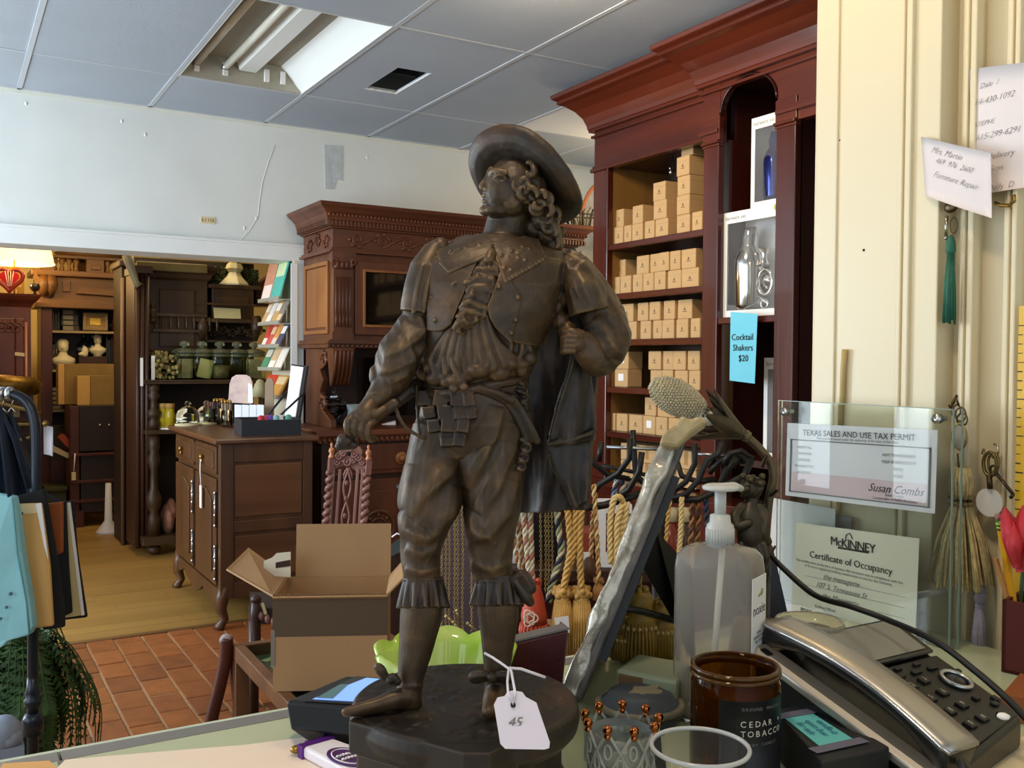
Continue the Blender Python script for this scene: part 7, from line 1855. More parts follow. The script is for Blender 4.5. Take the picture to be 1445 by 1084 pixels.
for i in range(25):
 t=i/24;y=-.006+(PL+.012)*t
 arch=.012*math.sin(t*PI)-.004
 wd=.0255*(1-.08*math.sin(t*PI))*(1 if 0<i<24 else .93)
 xc=.024
 bz=arch-.016-(.012*(1-min(1,t/.22)) if t<.22 else 0)-(.012*(1-min(1,(1-t)/.22)) if t>.78 else 0)
 hst.append((y,arch,wd,xc,bz))
hs=build('handset',MB().loft([[PM@Vector(p) for p in ((xc-wd+.002,y,bz),(xc+wd-.002,y,bz),(xc+wd,y,ar-.004),(xc-wd,y,ar-.004))] for y,ar,wd,xc,bz in hst],True,None,True),PB,ph,bev=.003)
build('handset_cover',MB().loft([[PM@Vector(p) for p in ((xc-wd-.001,y,ar-.0045),(xc+wd+.001,y,ar-.0045),(xc+wd*.95,y,ar),(xc+wd*.3,y,ar+.003),(xc-wd*.5,y,ar+.003),(xc-wd*.95,y,ar+.0005))] for y,ar,wd,xc,bz in hst],True,None,True),PSIL,hs)
build('chrome_edge',MB().tube([PM@Vector((xc-wd-.0008,y,ar-.002)) for y,ar,wd,xc,bz in hst],.0013,6),mat('chrome_trim','#e8e6ee',.12,1),hs)
cdp=[PM@Vector((.03,-.004,-.022)),PM@Vector((.034,-.02,-.03)),at(1356,1075,.82),at(1375,1110,.80)]
build('coiled_cord',MB().tube(spline(cdp,6),.0042,8),BLACK,ph)
build('power_cord',MB().tube(spline([at(1084,780,1.22),at(1105,802,1.2),at(1150,840,1.15),at(1200,856,1.10),at(1250,874,1.07),at(1320,905,1.0),at(1375,946,.96),at(1420,985,.93),at(1452,1018,.90)],5),.0036,8),BLACK,ph)
gd=thing('glass_dish','oval clear glass dish sitting behind the phone handset','dish',at(1140,890,1.1))
od=at(1142,884,1.1)
build('dish',MB().lathe([(0,-.004),(.034,-.004),(.04,.003),(.038,.008),(.033,.004),(.03,0),(0,0)],Matrix.Translation(od),28),mat('dish_glass','#e4e0cc',.05,trans=.8,ior=1.3),gd)
build('foot',MB().lathe([(0,CZ+.001-od.z),(.02,CZ+.001-od.z),(.026,-.004),(0,-.004)],Matrix.Translation(od),20),mat('dish_foot','#b9b49c',.2,trans=.4),gd)
cm_=[on(x,y,'z',CZ+.0012) for x,y in ((1290,1100),(1470,1030),(1560,1100),(1400,1180))]
solo('desk_mat',MB().prism([(p.x,p.y) for p in cm_],CZ+.0008,CZ+.002),mat('cream_mat','#d8c6a4',.6),'cream mat on the counter in front of the phone','mat',cm_[0])
solo('torn_label',MB().ball(at(1416,1011,.88),(.006,.006,.003),8),PAPER,'small white torn paper scrap by the phone corner','paper',at(1416,1011,.88))
oc2=[on(x,y,'z',CZ+.03) for x,y in ((1412,982),(1460,986),(1475,962),(1440,950))]
solo('orange_folder',MB().hexa([p-Vector((0,0,.029)) for p in oc2]+oc2),mat('orange_brown_card','#8a4a22',.6),'brown-orange card box lying beyond the phone','box',oc2[0])
AX=1.205
ay0,ay1=yb(1343,720,AX),yb(1097,720,AX)
az1=zb2(1220,572,AX)
ac=thing('acrylic_sign_holder','clear acrylic sign holder with steel standoffs holding two permits','sign holder',(AX,(ay0+ay1)/2,CZ))
ACR=mat('clear_acrylic_sheet','#f6fbf8',.01,trans=1,ior=1.3)
build('front_plate',MB().box((AX-.002,ay0,CZ+.001),(AX+.002,ay1,az1)),ACR,ac)
build('back_plate',MB().box((AX+.012,ay0-.004,CZ+.001),(AX+.016,ay1+.004,az1)),ACR,ac)
build('green_edge',MB().box((AX-.0021,ay0-.0008,CZ+.001),(AX+.0021,ay0-.0001,az1)).box((AX+.0119,ay0-.0048,CZ+.001),(AX+.0161,ay0-.0041,az1)).box((AX-.0021,ay0,az1+.0001),(AX+.0021,ay1,az1+.001)),mat('acrylic_green_edge','#76897f',.25),ac)
for x,y in ((1106,581),(1321,591)):
 p=on(x,y,'x',AX-.01)
 build('standoff',MB().lathe([(0,-.008),(.0068,-.008),(.0068,.0),(.004,.0),(.004,.014),(0,.014)],frame(Vector((AX-.002,p.y,p.z)),(0,1,0),(0,0,1),(-1,0,0))@Matrix.Rotation(PI,4,'X'),16).lathe([(0,0),(.0068,0),(.0068,.009),(0,.010)],frame(Vector((AX-.002,p.y,p.z)),(0,0,1),(0,1,0),(-1,0,0)),16),STEEL,ac)
XP=AX+.006
def pap(x0,y0,x1,y1,x2,y2,x3,y3,m_,nm,X=XP):
 q=[on(*p,'x',X) for p in ((x0,y0),(x1,y1),(x2,y2),(x3,y3))]
 o_=Vector((.0006,0,0));return q,build(nm,MB().hexa([q[0],q[1],q[1]+o_,q[0]+o_,q[3],q[2],q[2]+o_,q[3]+o_]),m_,ac)
q,pr1=pap(1109,699,1320,725,1324,607,1112,597,mat('permit_paper','#e6dfe0',.7),'permit')
def qmap(q,u,v_,o=-.0012):
 a=q[0].lerp(q[1],u);b=q[3].lerp(q[2],u);return a.lerp(b,v_)+Vector((o,0,0))
def qframe(q,u,v_,o=-.0012):return frame(qmap(q,u,v_,o),q[1]-q[0],q[3]-q[0])
def qrect(q,u0,v0,u1,v1,m_,nm,par,o=-.0008):
 p=[qmap(q,u0,v0,o),qmap(q,u1,v0,o),qmap(q,u1,v1,o),qmap(q,u0,v1,o)];d_=Vector((.0003,0,0))
 return build(nm,MB().hexa([p[0],p[1],p[1]+d_,p[0]+d_,p[3],p[2],p[2]+d_,p[3]+d_]),m_,par)
bd4=MB()
for u0,v0,u1,v1 in ((.03,.06,.97,.075),(.03,.77,.97,.785),(.03,.06,.042,.785),(.958,.06,.97,.785)):
 p=[qmap(q,a,b,-.0009) for a,b in ((u0,v0),(u1,v0),(u1,v1),(u0,v1))];d_=Vector((.0003,0,0));bd4.hexa([p[0],p[1],p[1]+d_,p[0]+d_,p[3],p[2],p[2]+d_,p[3]+d_])
build('border',bd4,INK,pr1)
qrect(q,.05,.08,.95,.34,mat('permit_pink','#dcbfc2',.7),'pink_band',pr1)
wdt=(q[1]-q[0]).length
text('TEXAS SALES AND USE TAX PERMIT',wdt*.047,qframe(q,.5,.885),INKB,pr1,ext=.0001)
text('This permit is issued under the authority of the laws of the state',wdt*.021,qframe(q,.5,.82),INK,pr1,ext=.0001)
for k in range(5):text(('PERMIT No.','TAXPAYER','ADDRESS','McKINNEY TX','EFFECTIVE')[k],wdt*.022,qframe(q,.14,.68-.085*k),INK,pr1,ext=.0001)
for k in range(4):text(('NOT TRANSFERABLE','FIRST BUSINESS DATE','NAICS','CLASS')[k],wdt*.022,qframe(q,.78,.66-.085*k),INK,pr1,ext=.0001)
text('Susan Combs',wdt*.062,qframe(q,.76,.235),INKB,pr1,ext=.0001,shear=.5)
text('Susan Combs\nComptroller of Public Accounts',wdt*.021,qframe(q,.76,.135),INK,pr1,ext=.0001)
q2_,ct2=pap(1117,862,1292,912,1298,760,1124,737,mat('certificate_paper','#ddd5bd',.7),'certificate')
wdt2=(q2_[1]-q2_[0]).length
text('McKINNEY',wdt2*.082,qframe(q2_,.5,.845),INKB,ct2,ext=.0003,space=.9)
qrect(q2_,.38,.785,.63,.805,INKB,'logo_bar',ct2)
build('logo_tower',MB().tube([qmap(q2_,.44,.90,-.001),qmap(q2_,.45,.94,-.001),qmap(q2_,.475,.96,-.001),qmap(q2_,.49,.93,-.001),qmap(q2_,.50,.905,-.001)],.0008,5),INKB,ct2)
text('Certificate of Occupancy',wdt2*.066,qframe(q2_,.48,.66),INKB,ct2,ext=.0002)
text('This certifies that at the time of issuance this structure was in compliance with the\nordinances regulating building construction or use for the following',wdt2*.026,qframe(q2_,.46,.555),INK,ct2,ext=.0001)
for k,s_ in enumerate(('the menagerie','107 S. Tennessee St','the Menagerie')):
 text(s_,wdt2*.052,qframe(q2_,.42,.46-.10*k),INK,ct2,ext=.0001,shear=.4)
 qrect(q2_,.12,.43-.10*k,.92,.433-.10*k,INK,'rule',ct2)
text('Building Official',wdt2*.028,qframe(q2_,.3,.13),INK,ct2,ext=.0001)
text('POST IN A CONSPICUOUS PLACE',wdt2*.042,qframe(q2_,.4,.045),INKB,ct2,ext=.0002)
sp_=thing('paper_stack','white form sheets leaning against the pier behind the sign holder','papers',on(1110,890,'x',1.255))
for k,(x0,y0,x1,y1) in enumerate(((1084,816,1180,718),(1086,905,1200,822))):
 a_,b_=on(x0,y0,'x',1.245+.006*k),on(x1,y1,'x',1.245+.006*k)
 build('sheet',MB().box((a_.x,a_.y,a_.z),(a_.x+.001,b_.y,b_.z)),PAPER,sp_)
build('stand',MB().box((1.256,on(1084,900,'x',1.256).y,CZ+.001),(1.262,on(1200,900,'x',1.256).y,zb2(1100,712,1.256))),mat('grey_card','#6c6a70',.5),sp_)
bk2=thing('dark_easel','dark grey wedge stand between the lamp stem and the phone','stand',on(1110,880,'z',CZ))
e0=[at(x,y,1.24) for x,y in ((1086,880),(1112,868),(1090,770))]
build('wedge',MB().add(e0+[p+VIEW*.02 for p in e0],[(0,1,2),(5,4,3),(0,3,4,1),(1,4,5,2),(2,5,3,0)]),mat('charcoal_card','#35343a',.5),bk2)
build('foot',MB().box((e0[0].x-.01,e0[0].y-.01,CZ+.001),(e0[0].x+.03,e0[0].y+.03,e0[0].z)),mat('charcoal_foot','#35343a',.5),bk2)
ZL=1.20;kl=ZL/FPX
def Lp(x,y,d=0):return at(x,y,ZL+d*kl)
lm=thing('cherub_lamp','dark bronze cherub lamp with arching stem, petal socket and beaded glass bulb','lamp',on(1075,890,'z',CZ))
SPEL=bronze('lamp_spelter','#1a1712','#3b3326','#6b5d42',.45,.5)
def csculpt(name,mb,m,vox=1.2,smooth=1):
 me=bpy.data.meshes.new('clay');me.from_pydata([tuple(Lp(*p)) for p in mb.v],[],mb.f);o=bpy.data.objects.new('clay',me);C.objects.link(o)
 r=o.modifiers.new('r','REMESH');r.mode='VOXEL';r.voxel_size=vox*kl;r.use_smooth_shade=True
 s_=o.modifiers.new('s','SMOOTH');s_.factor=.5;s_.iterations=smooth
 out=bpy.data.meshes.new_from_object(o.evaluated_get(bpy.context.evaluated_depsgraph_get()));bpy.data.objects.remove(o);out.name=name
 return build(name,out,m,lm)
cm2=MB()
cm2.ball((1060,690,0),(16,17,16),16);cm2.ball((1052,695,-10),(6,7,6),10);cm2.ball((1046,692,-6),(3,3,3),8);cm2.ball((1048,700,-7),(4,3,4),8);cm2.ball((1051,688,-14),(2.5,2,2),8)
for k in range(16):cm2.ball((1062+14*math.cos(k*1.3),682+10*math.sin(k*.9),-8+10*math.sin(k*2.1)),5,8)
limb(cm2,[(1061,702,0,9),(1061,716,0,15),(1060,735,-2,20),(1060,755,-4,21),(1061,770,-2,19),(1062,790,0,17)])
limb(cm2,[(1048,716,-8,8),(1038,728,-16,8),(1042,742,-22,7),(1056,738,-24,6)]);limb(cm2,[(1072,716,-6,8),(1080,735,-10,8),(1078,752,-12,7),(1084,765,-6,6)])
limb(cm2,[(1054,785,-4,13),(1050,805,-12,12),(1052,830,-8,10),(1054,855,-2,8),(1050,862,-10,7)]);limb(cm2,[(1068,785,0,13),(1074,808,-4,12),(1072,835,4,10),(1072,860,2,8),(1068,866,-8,7)])
for k in range(5):limb(cm2,[(1046+8*k,768,-16,4),(1050+8*k,785,-18,5),(1044+9*k,800,-14,3)],8)
csculpt('cherub',cm2,SPEL)
stm=[Lp(1078,872,6),Lp(1079,800,10),Lp(1082,740,8),Lp(1086,700,4),Lp(1091,675,0),Lp(1088,655,0),Lp(1076,638,-2),Lp(1062,624,-4),Lp(1050,614,-6)]
build('stem',MB().tube(spline(stm,6),6.2*kl,10),SPEL,lm)
lf2=MB()
for (x,y,dx,dy) in ((1085,700,14,-8),(1080,720,-10,-12),(1076,660,6,-18),(1082,790,12,-20),(1078,830,12,-16),(1078,845,-12,-12)):
 lf2.sheet([[Lp(x+dx*t+5*s_*math.sin(t*PI)*(dy/20),y+dy*t+5*s_*math.sin(t*PI),-6-4*abs(s_)) for s_ in (-1,-.5,0,.5,1)] for t in (.02,.3,.6,.98)],2*kl)
build('stem_leaves',lf2,SPEL,lm)
bl_=at(1078,880,ZL);
build('foot',MB().lathe([(0,CZ+.001),(.045,CZ+.001),(.046,CZ+.012),(.036,CZ+.022),(.03,bl_.z+.004),(0,bl_.z+.012)],T(bl_.x-.012,bl_.y,0),24),SPEL,lm)
pa,pb2=Lp(1050,614,-6),Lp(985,583,-10)
PMx=aim(pa,pb2);La=(pb2-pa).length
pt_=MB()
for ring,(n_,sp_r,L_) in enumerate(((6,.46,72),(5,.26,66))):
 for k in range(n_):
  a=2*PI*k/n_+ring*.5
  g=[]
  for i in range(8):
   t=i/7;row=[]
   for s_ in (-1,-.5,0,.5,1):
    w_=13*math.sin(PI*min(1,.12+t*.88))**.8*(1-.1*t);rad=5+24*sp_r/.3*t**1.1+2*(1-abs(s_));
    if i==7:w_=1.2
    aa=a+s_*w_/max(rad,9)
    row.append(PMx@Vector((rad*kl*math.cos(aa),rad*kl*math.sin(aa),L_*t*kl)))
   g.append(row)
  build('petal',MB().sheet(g,2.2*kl),SPEL,lm,sub=1)
build('calyx',MB().lathe([(0,-8*kl),(7*kl,-8*kl),(9*kl,-2*kl),(7*kl,2*kl),(10*kl,6*kl),(6*kl,12*kl),(0,12*kl)],PMx,16),SPEL,lm)
build('socket',MB().lathe([(0,10*kl),(9*kl,10*kl),(10.5*kl,60*kl),(12*kl,78*kl),(0,78*kl)],PMx,20),mat('porcelain_white','#e2dccb',.4),lm)
BEAD=mat('bead_glass','#e6dcc0',.08,trans=.7,ior=1.4)
sa,sb3=Lp(996,584,-8),Lp(918,541,-10)
SMx=aim(sa,sb3);Ls=(sb3-sa).length
shp=[(9,0),(15,.12),(21,.3),(24,.5),(23,.68),(17,.86),(6,1.0)]
build('bulb',MB().lathe([(0,0)]+[(r*.8*kl,t*Ls) for r,t in shp]+[(0,Ls)],SMx,20),mat('frosted_bulb','#cfc09a',.4,trans=.3),lm)
bds=MB()
for i in range(22):
 t=(i+.5)/22;r=float(np.interp(t,[s_[1] for s_ in shp],[s_[0] for s_ in shp]));n_=max(6,int(2*PI*r/4.4))
 for k in range(n_):
  a=2*PI*(k+.5*(i%2))/n_;bds.ball(SMx@Vector((r*kl*math.cos(a),r*kl*math.sin(a),t*Ls)),2.15*kl,6)
build('bead_skin',bds,BEAD,lm,kind='stuff')
dkb=MB()
for k in range(16):dkb.ball(SMx@Vector((13*kl*math.cos(k*PI/8),13*kl*math.sin(k*PI/8),Ls*.05)),2.2*kl,6)
build('bead_collar',dkb,mat('brown_bead','#4a3b22',.2),lm)
# notes, keys and tassels pinned to the pier
XW=PX-.01
def note(quad,X0,X1,m_,nm,lab,lines,col=INK):
 q=[]
 for i,p in enumerate(quad):q.append(on(*p,'x',X0 if i in (0,3) else X1))
 t=thing(nm,lab,'note',q[0]);o_=Vector((.0008,0,0))
 n_=(q[1]-q[0]).cross(q[3]-q[0]).normalized();
 if n_.x>0:n_=-n_
 g=[[(q[0].lerp(q[1],u)).lerp(q[3].lerp(q[2],u),v_)+n_*.006*math.sin(u*PI*.9)*(1-.5*v_) for u in [i/10 for i in range(11)]] for v_ in [j/6 for j in range(7)]]
 build('sheet',MB().sheet(g,.0008),m_,t)
 for s_,u,v_,sz in lines:
  p=(q[0].lerp(q[1],u)).lerp(q[3].lerp(q[2],u),v_)+n_*(.006*math.sin(u*PI*.9)*(1-.5*v_)+.0012)
  text(s_,sz,frame(p,q[1]-q[0],q[3]-q[0]),col,t,name='handwriting',ext=.0001,shear=.35,thin=-.02)
 return t
NP=mat('note_paper','#d9d0d0',.85)
note(((1374,277),(1470,262),(1470,86),(1368,98)),PX-.012,PX-.02,NP,'phone_list','upper handwritten paper sheet of phone numbers on the pier moulding',[('Dale  /',.30,.86,.011),('214-430-1092',.34,.74,.0125),('STEPHEN',.26,.56,.010),('615-299-6291',.42,.46,.0125),('Delivery',.45,.29,.013),('Guys',.38,.19,.012),('Dolly  D',.45,.04,.012)])
note(((1306,276),(1401,308),(1399,216),(1300,193)),PX-.036,PX-.05,NP,'repair_note','lower torn handwritten note about furniture repair over the green tassel',[('Mrs. Martin',.40,.82,.0125),('469  976  2600',.50,.66,.0115),('Furniture Repair',.52,.42,.0125)])
MET=mat('dark_key_metal','#4a3d2a',.35,.9)
NIC=mat('nickel','#a9a294',.25,1)
def Wl(x,y,X=XW):return on(x,y,'x',X)
def hook_mb(mb,x,y,X,s=1.0):
 p=Wl(x,y,X);mb.tube([p+Vector((.008,0,.012)),p+Vector((0,0,.010)),p+Vector((-.010,0,.0)),p+Vector((-.012,0,-.010)),p+Vector((-.018,0,-.004))],.0018*s,6);return mb
gt=thing('green_key_tassel','dark green tassel hanging from an old key under the furniture repair note','tassel',Wl(1343,330))
kz=.00085
def silk_tassel(t,x,ytop,ybot,w_px,m_,X,collar=None,n=26):
 o=Wl(x,ytop,X);b=Wl(x,ybot,X);ln=(o-b).length
 k_=abs((Wl(x+10,ytop,X)-Wl(x,ytop,X)).dot(RIGHT))/10
 R=w_px*k_/2
 hd_=MB().lathe([(0,0),(R*.35,0),(R*.8,-ln*.08),(R*.85,-ln*.18),(R*.5,-ln*.24),(0,-ln*.24)][::-1],Matrix.Translation(o),16)
 build('head',hd_,m_,t)
 cr_=MB()
 for q in range(3):cr_.tube([o+Vector((R*.58*math.cos(a*PI/8),R*.58*math.sin(a*PI/8),-ln*(.235+.02*q))) for a in range(16)],R*.12,6,closed=True)
 build('binding',cr_,collar or m_,t)
 sk=MB()
 for q in range(n):
  a=2*PI*q/n;j=rr_.uniform(.85,1.08)
  sk.tube([o+Vector((R*.45*math.cos(a),R*.45*math.sin(a),-ln*.24)),o+Vector((R*.85*j*math.cos(a),R*.85*j*math.sin(a),-ln*.6)),o+Vector((R*j*math.cos(a),R*j*math.sin(a),-ln*rr_.uniform(.93,1.02)))],R*.17,5)
 sk.lathe([(0,-ln*.96),(R*.8,-ln*.96),(R*.4,-ln*.25),(0,-ln*.25)],Matrix.Translation(o),14)
 build('skirt',sk,m_,t)
silk_tassel(gt,1342,332,456,29,mat('green_silk','#1f5a44',.6,var=.15,vscale=90),PX-.03)
ky=MB();ky.tube([Wl(1336,305,PX-.03),Wl(1335,334,PX-.03)],.0026,8);ky.ball(Wl(1335,336,PX-.03),.0034,8)
build('key_shank',ky,NIC,gt)
build('key_bow',MB().ball(Wl(1342,292,PX-.03),(.004,.012,.009),12),MET,gt)
build('ring',MB().tube([Wl(1346,318,PX-.032)+Vector((0,.006*math.cos(a*PI/8),.012*math.sin(a*PI/8))) for a in range(16)],.0009,5,closed=True),MET,gt)
build('peg',hook_mb(MB(),1346,284,PX-.008),MET,gt)
chh=thing('cup_hook','brass cup hook peeking out below the upper phone list','hook',Wl(1425,282))
build('hook',MB().tube([Wl(1404,286,PX-.012),Wl(1412,290,PX-.012),Wl(1424,290,PX-.016),Wl(1432,284,PX-.018),Wl(1431,275,PX-.018)],.0026,8),BRASS,chh)
STRAW=mat('straw_silk','#c6ad78',.6,var=.25,vscale=120)
s1_=thing('straw_tassel','large straw coloured tassel hanging beside the acrylic sign holder','tassel',Wl(1362,660))
XT=PX-.035
o=Wl(1358,660,XT);kk_=abs((Wl(1368,700,XT)-Wl(1358,700,XT)).length)/10
hdm=MB().lathe([(0,0),(9*kk_,-1*kk_),(13*kk_,-14*kk_),(12*kk_,-38*kk_),(0,-40*kk_)][::-1],Matrix.Translation(o),18)
for q in range(18):hdm.tube([o+Vector((8*kk_*math.cos(q*.35),8*kk_*math.sin(q*.35),0)),o+Vector((13.5*kk_*math.cos(q*.35),13.5*kk_*math.sin(q*.35),-16*kk_)),o+Vector((12*kk_*math.cos(q*.35),12*kk_*math.sin(q*.35),-36*kk_))],1.6*kk_,5)
build('head',hdm,STRAW,s1_)
cb3=MB()
for z_ in (-38,-46):
 for q in range(14):cb3.ball(o+Vector((12.5*kk_*math.cos(q*.449),12.5*kk_*math.sin(q*.449),z_*kk_)),3.4*kk_,6)
build('knotted_collar',cb3,mat('dark_straw','#7a643a',.6),s1_)
sk=MB()
for q in range(150):
 a=rr_.random()*2*PI;r1=rr_.uniform(.3,1);
 sk.tube([o+Vector((11*r1*kk_*math.cos(a),11*r1*kk_*math.sin(a),-48*kk_)),o+Vector((28*r1*kk_*math.cos(a),30*r1*kk_*math.sin(a),-95*kk_)),o+Vector((38*r1*kk_*math.cos(a)+rr_.uniform(-3,3)*kk_,44*r1*kk_*math.sin(a),-rr_.uniform(142,158)*kk_))],1.5*kk_,4)
build('fringe',sk,STRAW,s1_)
tgm=MB()
build('oval_tag',MB().lathe([(0,-.001),(.5,-.001),(.5,.001),(0,.001)],frame(Wl(1355,616,XT),(0,-1,0),(0,0,1))@Matrix.Diagonal((19*kk_,33*kk_,1,1)),24,smooth=False),mat('tag_face','#a09a8a',.5),s1_)
build('tag_rim',MB().tube([Wl(1355,616,XT)+Vector((-.001,10*kk_*math.cos(a*PI/12),17*kk_*math.sin(a*PI/12))) for a in range(24)],.0012,6,closed=True),BRASS,s1_)
rg_=MB()
for (x,y,ry,rz) in ((1350,580,6,8),(1356,585,7,9),(1358,592,7,8)):rg_.tube([Wl(x,y,XT)+Vector((0,ry*kk_*math.cos(a*PI/8),rz*kk_*math.sin(a*PI/8))) for a in range(16)],.0013,6,closed=True)
rg_.tube([Wl(1352,640,XT),Wl(1354,662,XT)],.0014,6).tube([Wl(1345,570,XT),Wl(1349,562,XT),Wl(1353,572,XT)],.0018,6)
build('key_ring',rg_,MET,s1_)
build('peg',hook_mb(MB(),1350,568,PX-.008),MET,s1_)
k1_=thing('skeleton_key_ring','old skeleton key and round white tag on a chrome coat hook','keys',Wl(1400,660))
XK=PX-.02
build('hook',MB().tube([Wl(1386,640,XK+.012),Wl(1388,634,XK),Wl(1394,640,XK),Wl(1402,646,XK),Wl(1408,640,XK-.01),Wl(1408,630,XK-.01),Wl(1403,627,XK-.006)],.0017,8),NIC,k1_)
rg3=MB()
for (x,y,ry,rz,t_) in ((1397,655,9,15,.0026),(1402,653,7,12,.002)):rg3.tube([Wl(x,y,XK-.01)+Vector((0,ry*kk_*math.cos(a*PI/10),rz*kk_*math.sin(a*PI/10))) for a in range(20)],t_,8,closed=True)
build('brass_ring',rg3,mat('aged_brass','#6f5c34',.35,.9),k1_)
skk=MB().tube([Wl(1406,668,XK-.012),Wl(1430,698,XK-.012)],.0026,8).tube([Wl(1430,698,XK-.012),Wl(1426,703,XK-.012)],.0024,6).tube([Wl(1402,664,XK-.012)+Vector((0,5*kk_*math.cos(a*PI/6),6*kk_*math.sin(a*PI/6))) for a in range(12)],.0018,6,closed=True).tube([Wl(1396,672,XK-.012),Wl(1397,690,XK-.012)],.004,6)
build('skeleton_key',skk,MET,k1_)
build('round_tag',MB().lathe([(0,-.0008),(18*kk_,-.0008),(18*kk_,.0008),(0,.0008)],frame(Wl(1396,709,XK-.008),(0,-1,0),(0,0,1)),28,smooth=False),mat('white_disc','#cbc4bb',.5),k1_)
lv=thing('lavender_tassel','pale lavender tassel hanging low beside the pencil cup','tassel',Wl(1384,850))
silk_tassel(lv,1383,828,936,34,mat('lavender_silk','#8f8a9e',.6,var=.12,vscale=90),PX-.03,n=28)
build('glass_bead',MB().ball(Wl(1382,835,PX-.03),(.008,.009,.014),12),mat('clear_bead','#c9cfd6',.05,trans=.8),lv)
build('cord',MB().tube([Wl(1381,828,PX-.03),Wl(1380,800,PX-.028),Wl(1378,780,PX-.02)],.0012,5),mat('lav_cord','#8f8a9e',.6),lv)
ys=thing('yard_stick','yellow wooden measuring stick hanging at the edge of the pier','ruler',Wl(1441,580))
a_,b_=Wl(1447,780,PX-.02),Wl(1438,440,PX-.02)
yv0,yv1=Wl(1450,600,PX-.02).y,Wl(1437,600,PX-.02).y
build('stick',MB().box((PX-.024,yv0,1.05),(PX-.019,yv1,Wl(1440,432,PX-.02).z)),mat('yellow_lacquer','#d6a81e',.4),ys)
tk2=MB()
for i in range(int((Wl(1440,432,PX-.02).z-1.16)/.0127)):tk2.box((PX-.0246,yv1-(.006 if i%4 else .010),1.15+i*.0127),(PX-.024,yv1,1.1508+i*.0127))
build('tick_marks',tk2,INKB,ys)
pc3=thing('pencil_cup','dark red square pencil cup at the end of the counter','cup',on(1430,940,'z',CZ))
Zg=1.24
cA,cB=at(1413,940,Zg),at(1500,950,Zg-.05)
cz0=CZ+.001;ctz=at(1413,846,Zg).z
d1=(cB-cA);d1.z=0;d1=d1.normalized()*.075;d2=Vector((-d1.y,d1.x,0)) if (Vector((-d1.y,d1.x,0))).dot(VIEW)>0 else Vector((d1.y,-d1.x,0))
A0=Vector((cA.x,cA.y,0))
cupm=MB()
def wallm(p,a,b,z0,z1):cupm.hexa([p+Vector((0,0,z0)),p+a+Vector((0,0,z0)),p+a+b+Vector((0,0,z0)),p+b+Vector((0,0,z0)),p+Vector((0,0,z1)),p+a+Vector((0,0,z1)),p+a+b+Vector((0,0,z1)),p+b+Vector((0,0,z1))])
th=.06
wallm(A0,d1,d2*th,cz0,ctz);wallm(A0+d2*(1-th),d1,d2*th,cz0,ctz);wallm(A0,d1*th,d2,cz0,ctz);wallm(A0+d1*(1-th),d1*th,d2,cz0,ctz);wallm(A0,d1,d2,cz0,cz0+.004)
build('cup',cupm,mat('oxblood_leather','#4c1512',.5,bump=.1,bscale=150),pc3)
cc=A0+d1*.35+d2*.4
def pencil(px0,px1,m_,lab,r=.0054,tipm=None):
 a_=cc+Vector((0,0,cz0+.006));b0=at(*px0,Zg+.02);b1=at(*px1,Zg+.02)
 t=thing('pencil',lab,'pencil',b0,'pencils in the red cup')
 build('barrel',MB().tube([b0,b1],r,6,smooth=False),m_,t);return t,b0,b1
t,b0,b1=pencil((1434,880),(1413,748),mat('yellow_paint','#d99c1e',.35),'yellow pencil with a green-banded ferrule in the red cup')
dv2=(b1-b0).normalized()
build('ferrule',MB().tube([b1,b1+dv2*.013],.0056,10),mat('green_ferrule','#3f7a2c',.3,.4),t)
fb3=MB();[fb3.tube([b1+dv2*(.003+.005*k),b1+dv2*(.0045+.005*k)],.0059,10) for k in range(2)]
build('ferrule_band',fb3,mat('yellow_band','#c8b83a',.3),t)
build('eraser',MB().tube([b1+dv2*.013,b1+dv2*.021],.0054,10),mat('pink_eraser','#8c5a52',.7),t)
t,b0,b1=pencil((1432,880),(1405,788),mat('tan_wood_stick','#a9733c',.5),'thin tan wooden stick leaning in the red cup',r=.0034)
rf2=thing('red_silk_flower','red fabric flower drooping over the pencil cup','flower',at(1440,770,Zg))
for k,(x0,y0,x1,y1,wd,dd) in enumerate(((1444,800,1418,716,17,-.01),(1448,806,1446,712,20,-.02),(1452,806,1474,720,18,-.012),(1440,800,1430,735,15,-.03),(1450,802,1462,742,16,-.035))):
 g=[[at(x0+(x1-x0)*t+(s_-.5)*2*wd*math.sin(PI*min(1,.18+.8*t))**.7,y0+(y1-y0)*t+4*abs(s_-.5),Zg+dd+.012*t+.022*(2*(s_-.5))**2-.03*math.sin(t*PI)) for s_ in [i/8 for i in range(9)]] for t in [j/9 for j in range(10)]]
 build('petal',MB().sheet(g,.0012),mat('red_silk','#b01f2c',.6),rf2)
build('stem',MB().tube([at(1444,800,Zg),at(1440,850,Zg+.02),cc+Vector((.01,.01,cz0+.01))],.0026,6),mat('stem_green','#3c4a22',.6),rf2)
sl=thing('tan_streak','thin pale dried dowel standing behind the acrylic sign holder','stick',on(1190,520,'x',PX-.04))  # rod stands in for a dried tan drip on the pier
build('streak',MB().tube([on(1186,640,'x',PX-.036),on(1190,520,'x',PX-.036),on(1192,493,'x',PX-.036)],.0045,8),mat('pale_streak','#b39a62',.5),sl)
build('streak_tail',MB().tube([on(1186,640,'x',PX-.036),Vector((PX-.036,on(1186,640,'x',PX-.036).y,CZ+.001))],.0045,8),mat('pale_streak2','#b39a62',.5),sl)
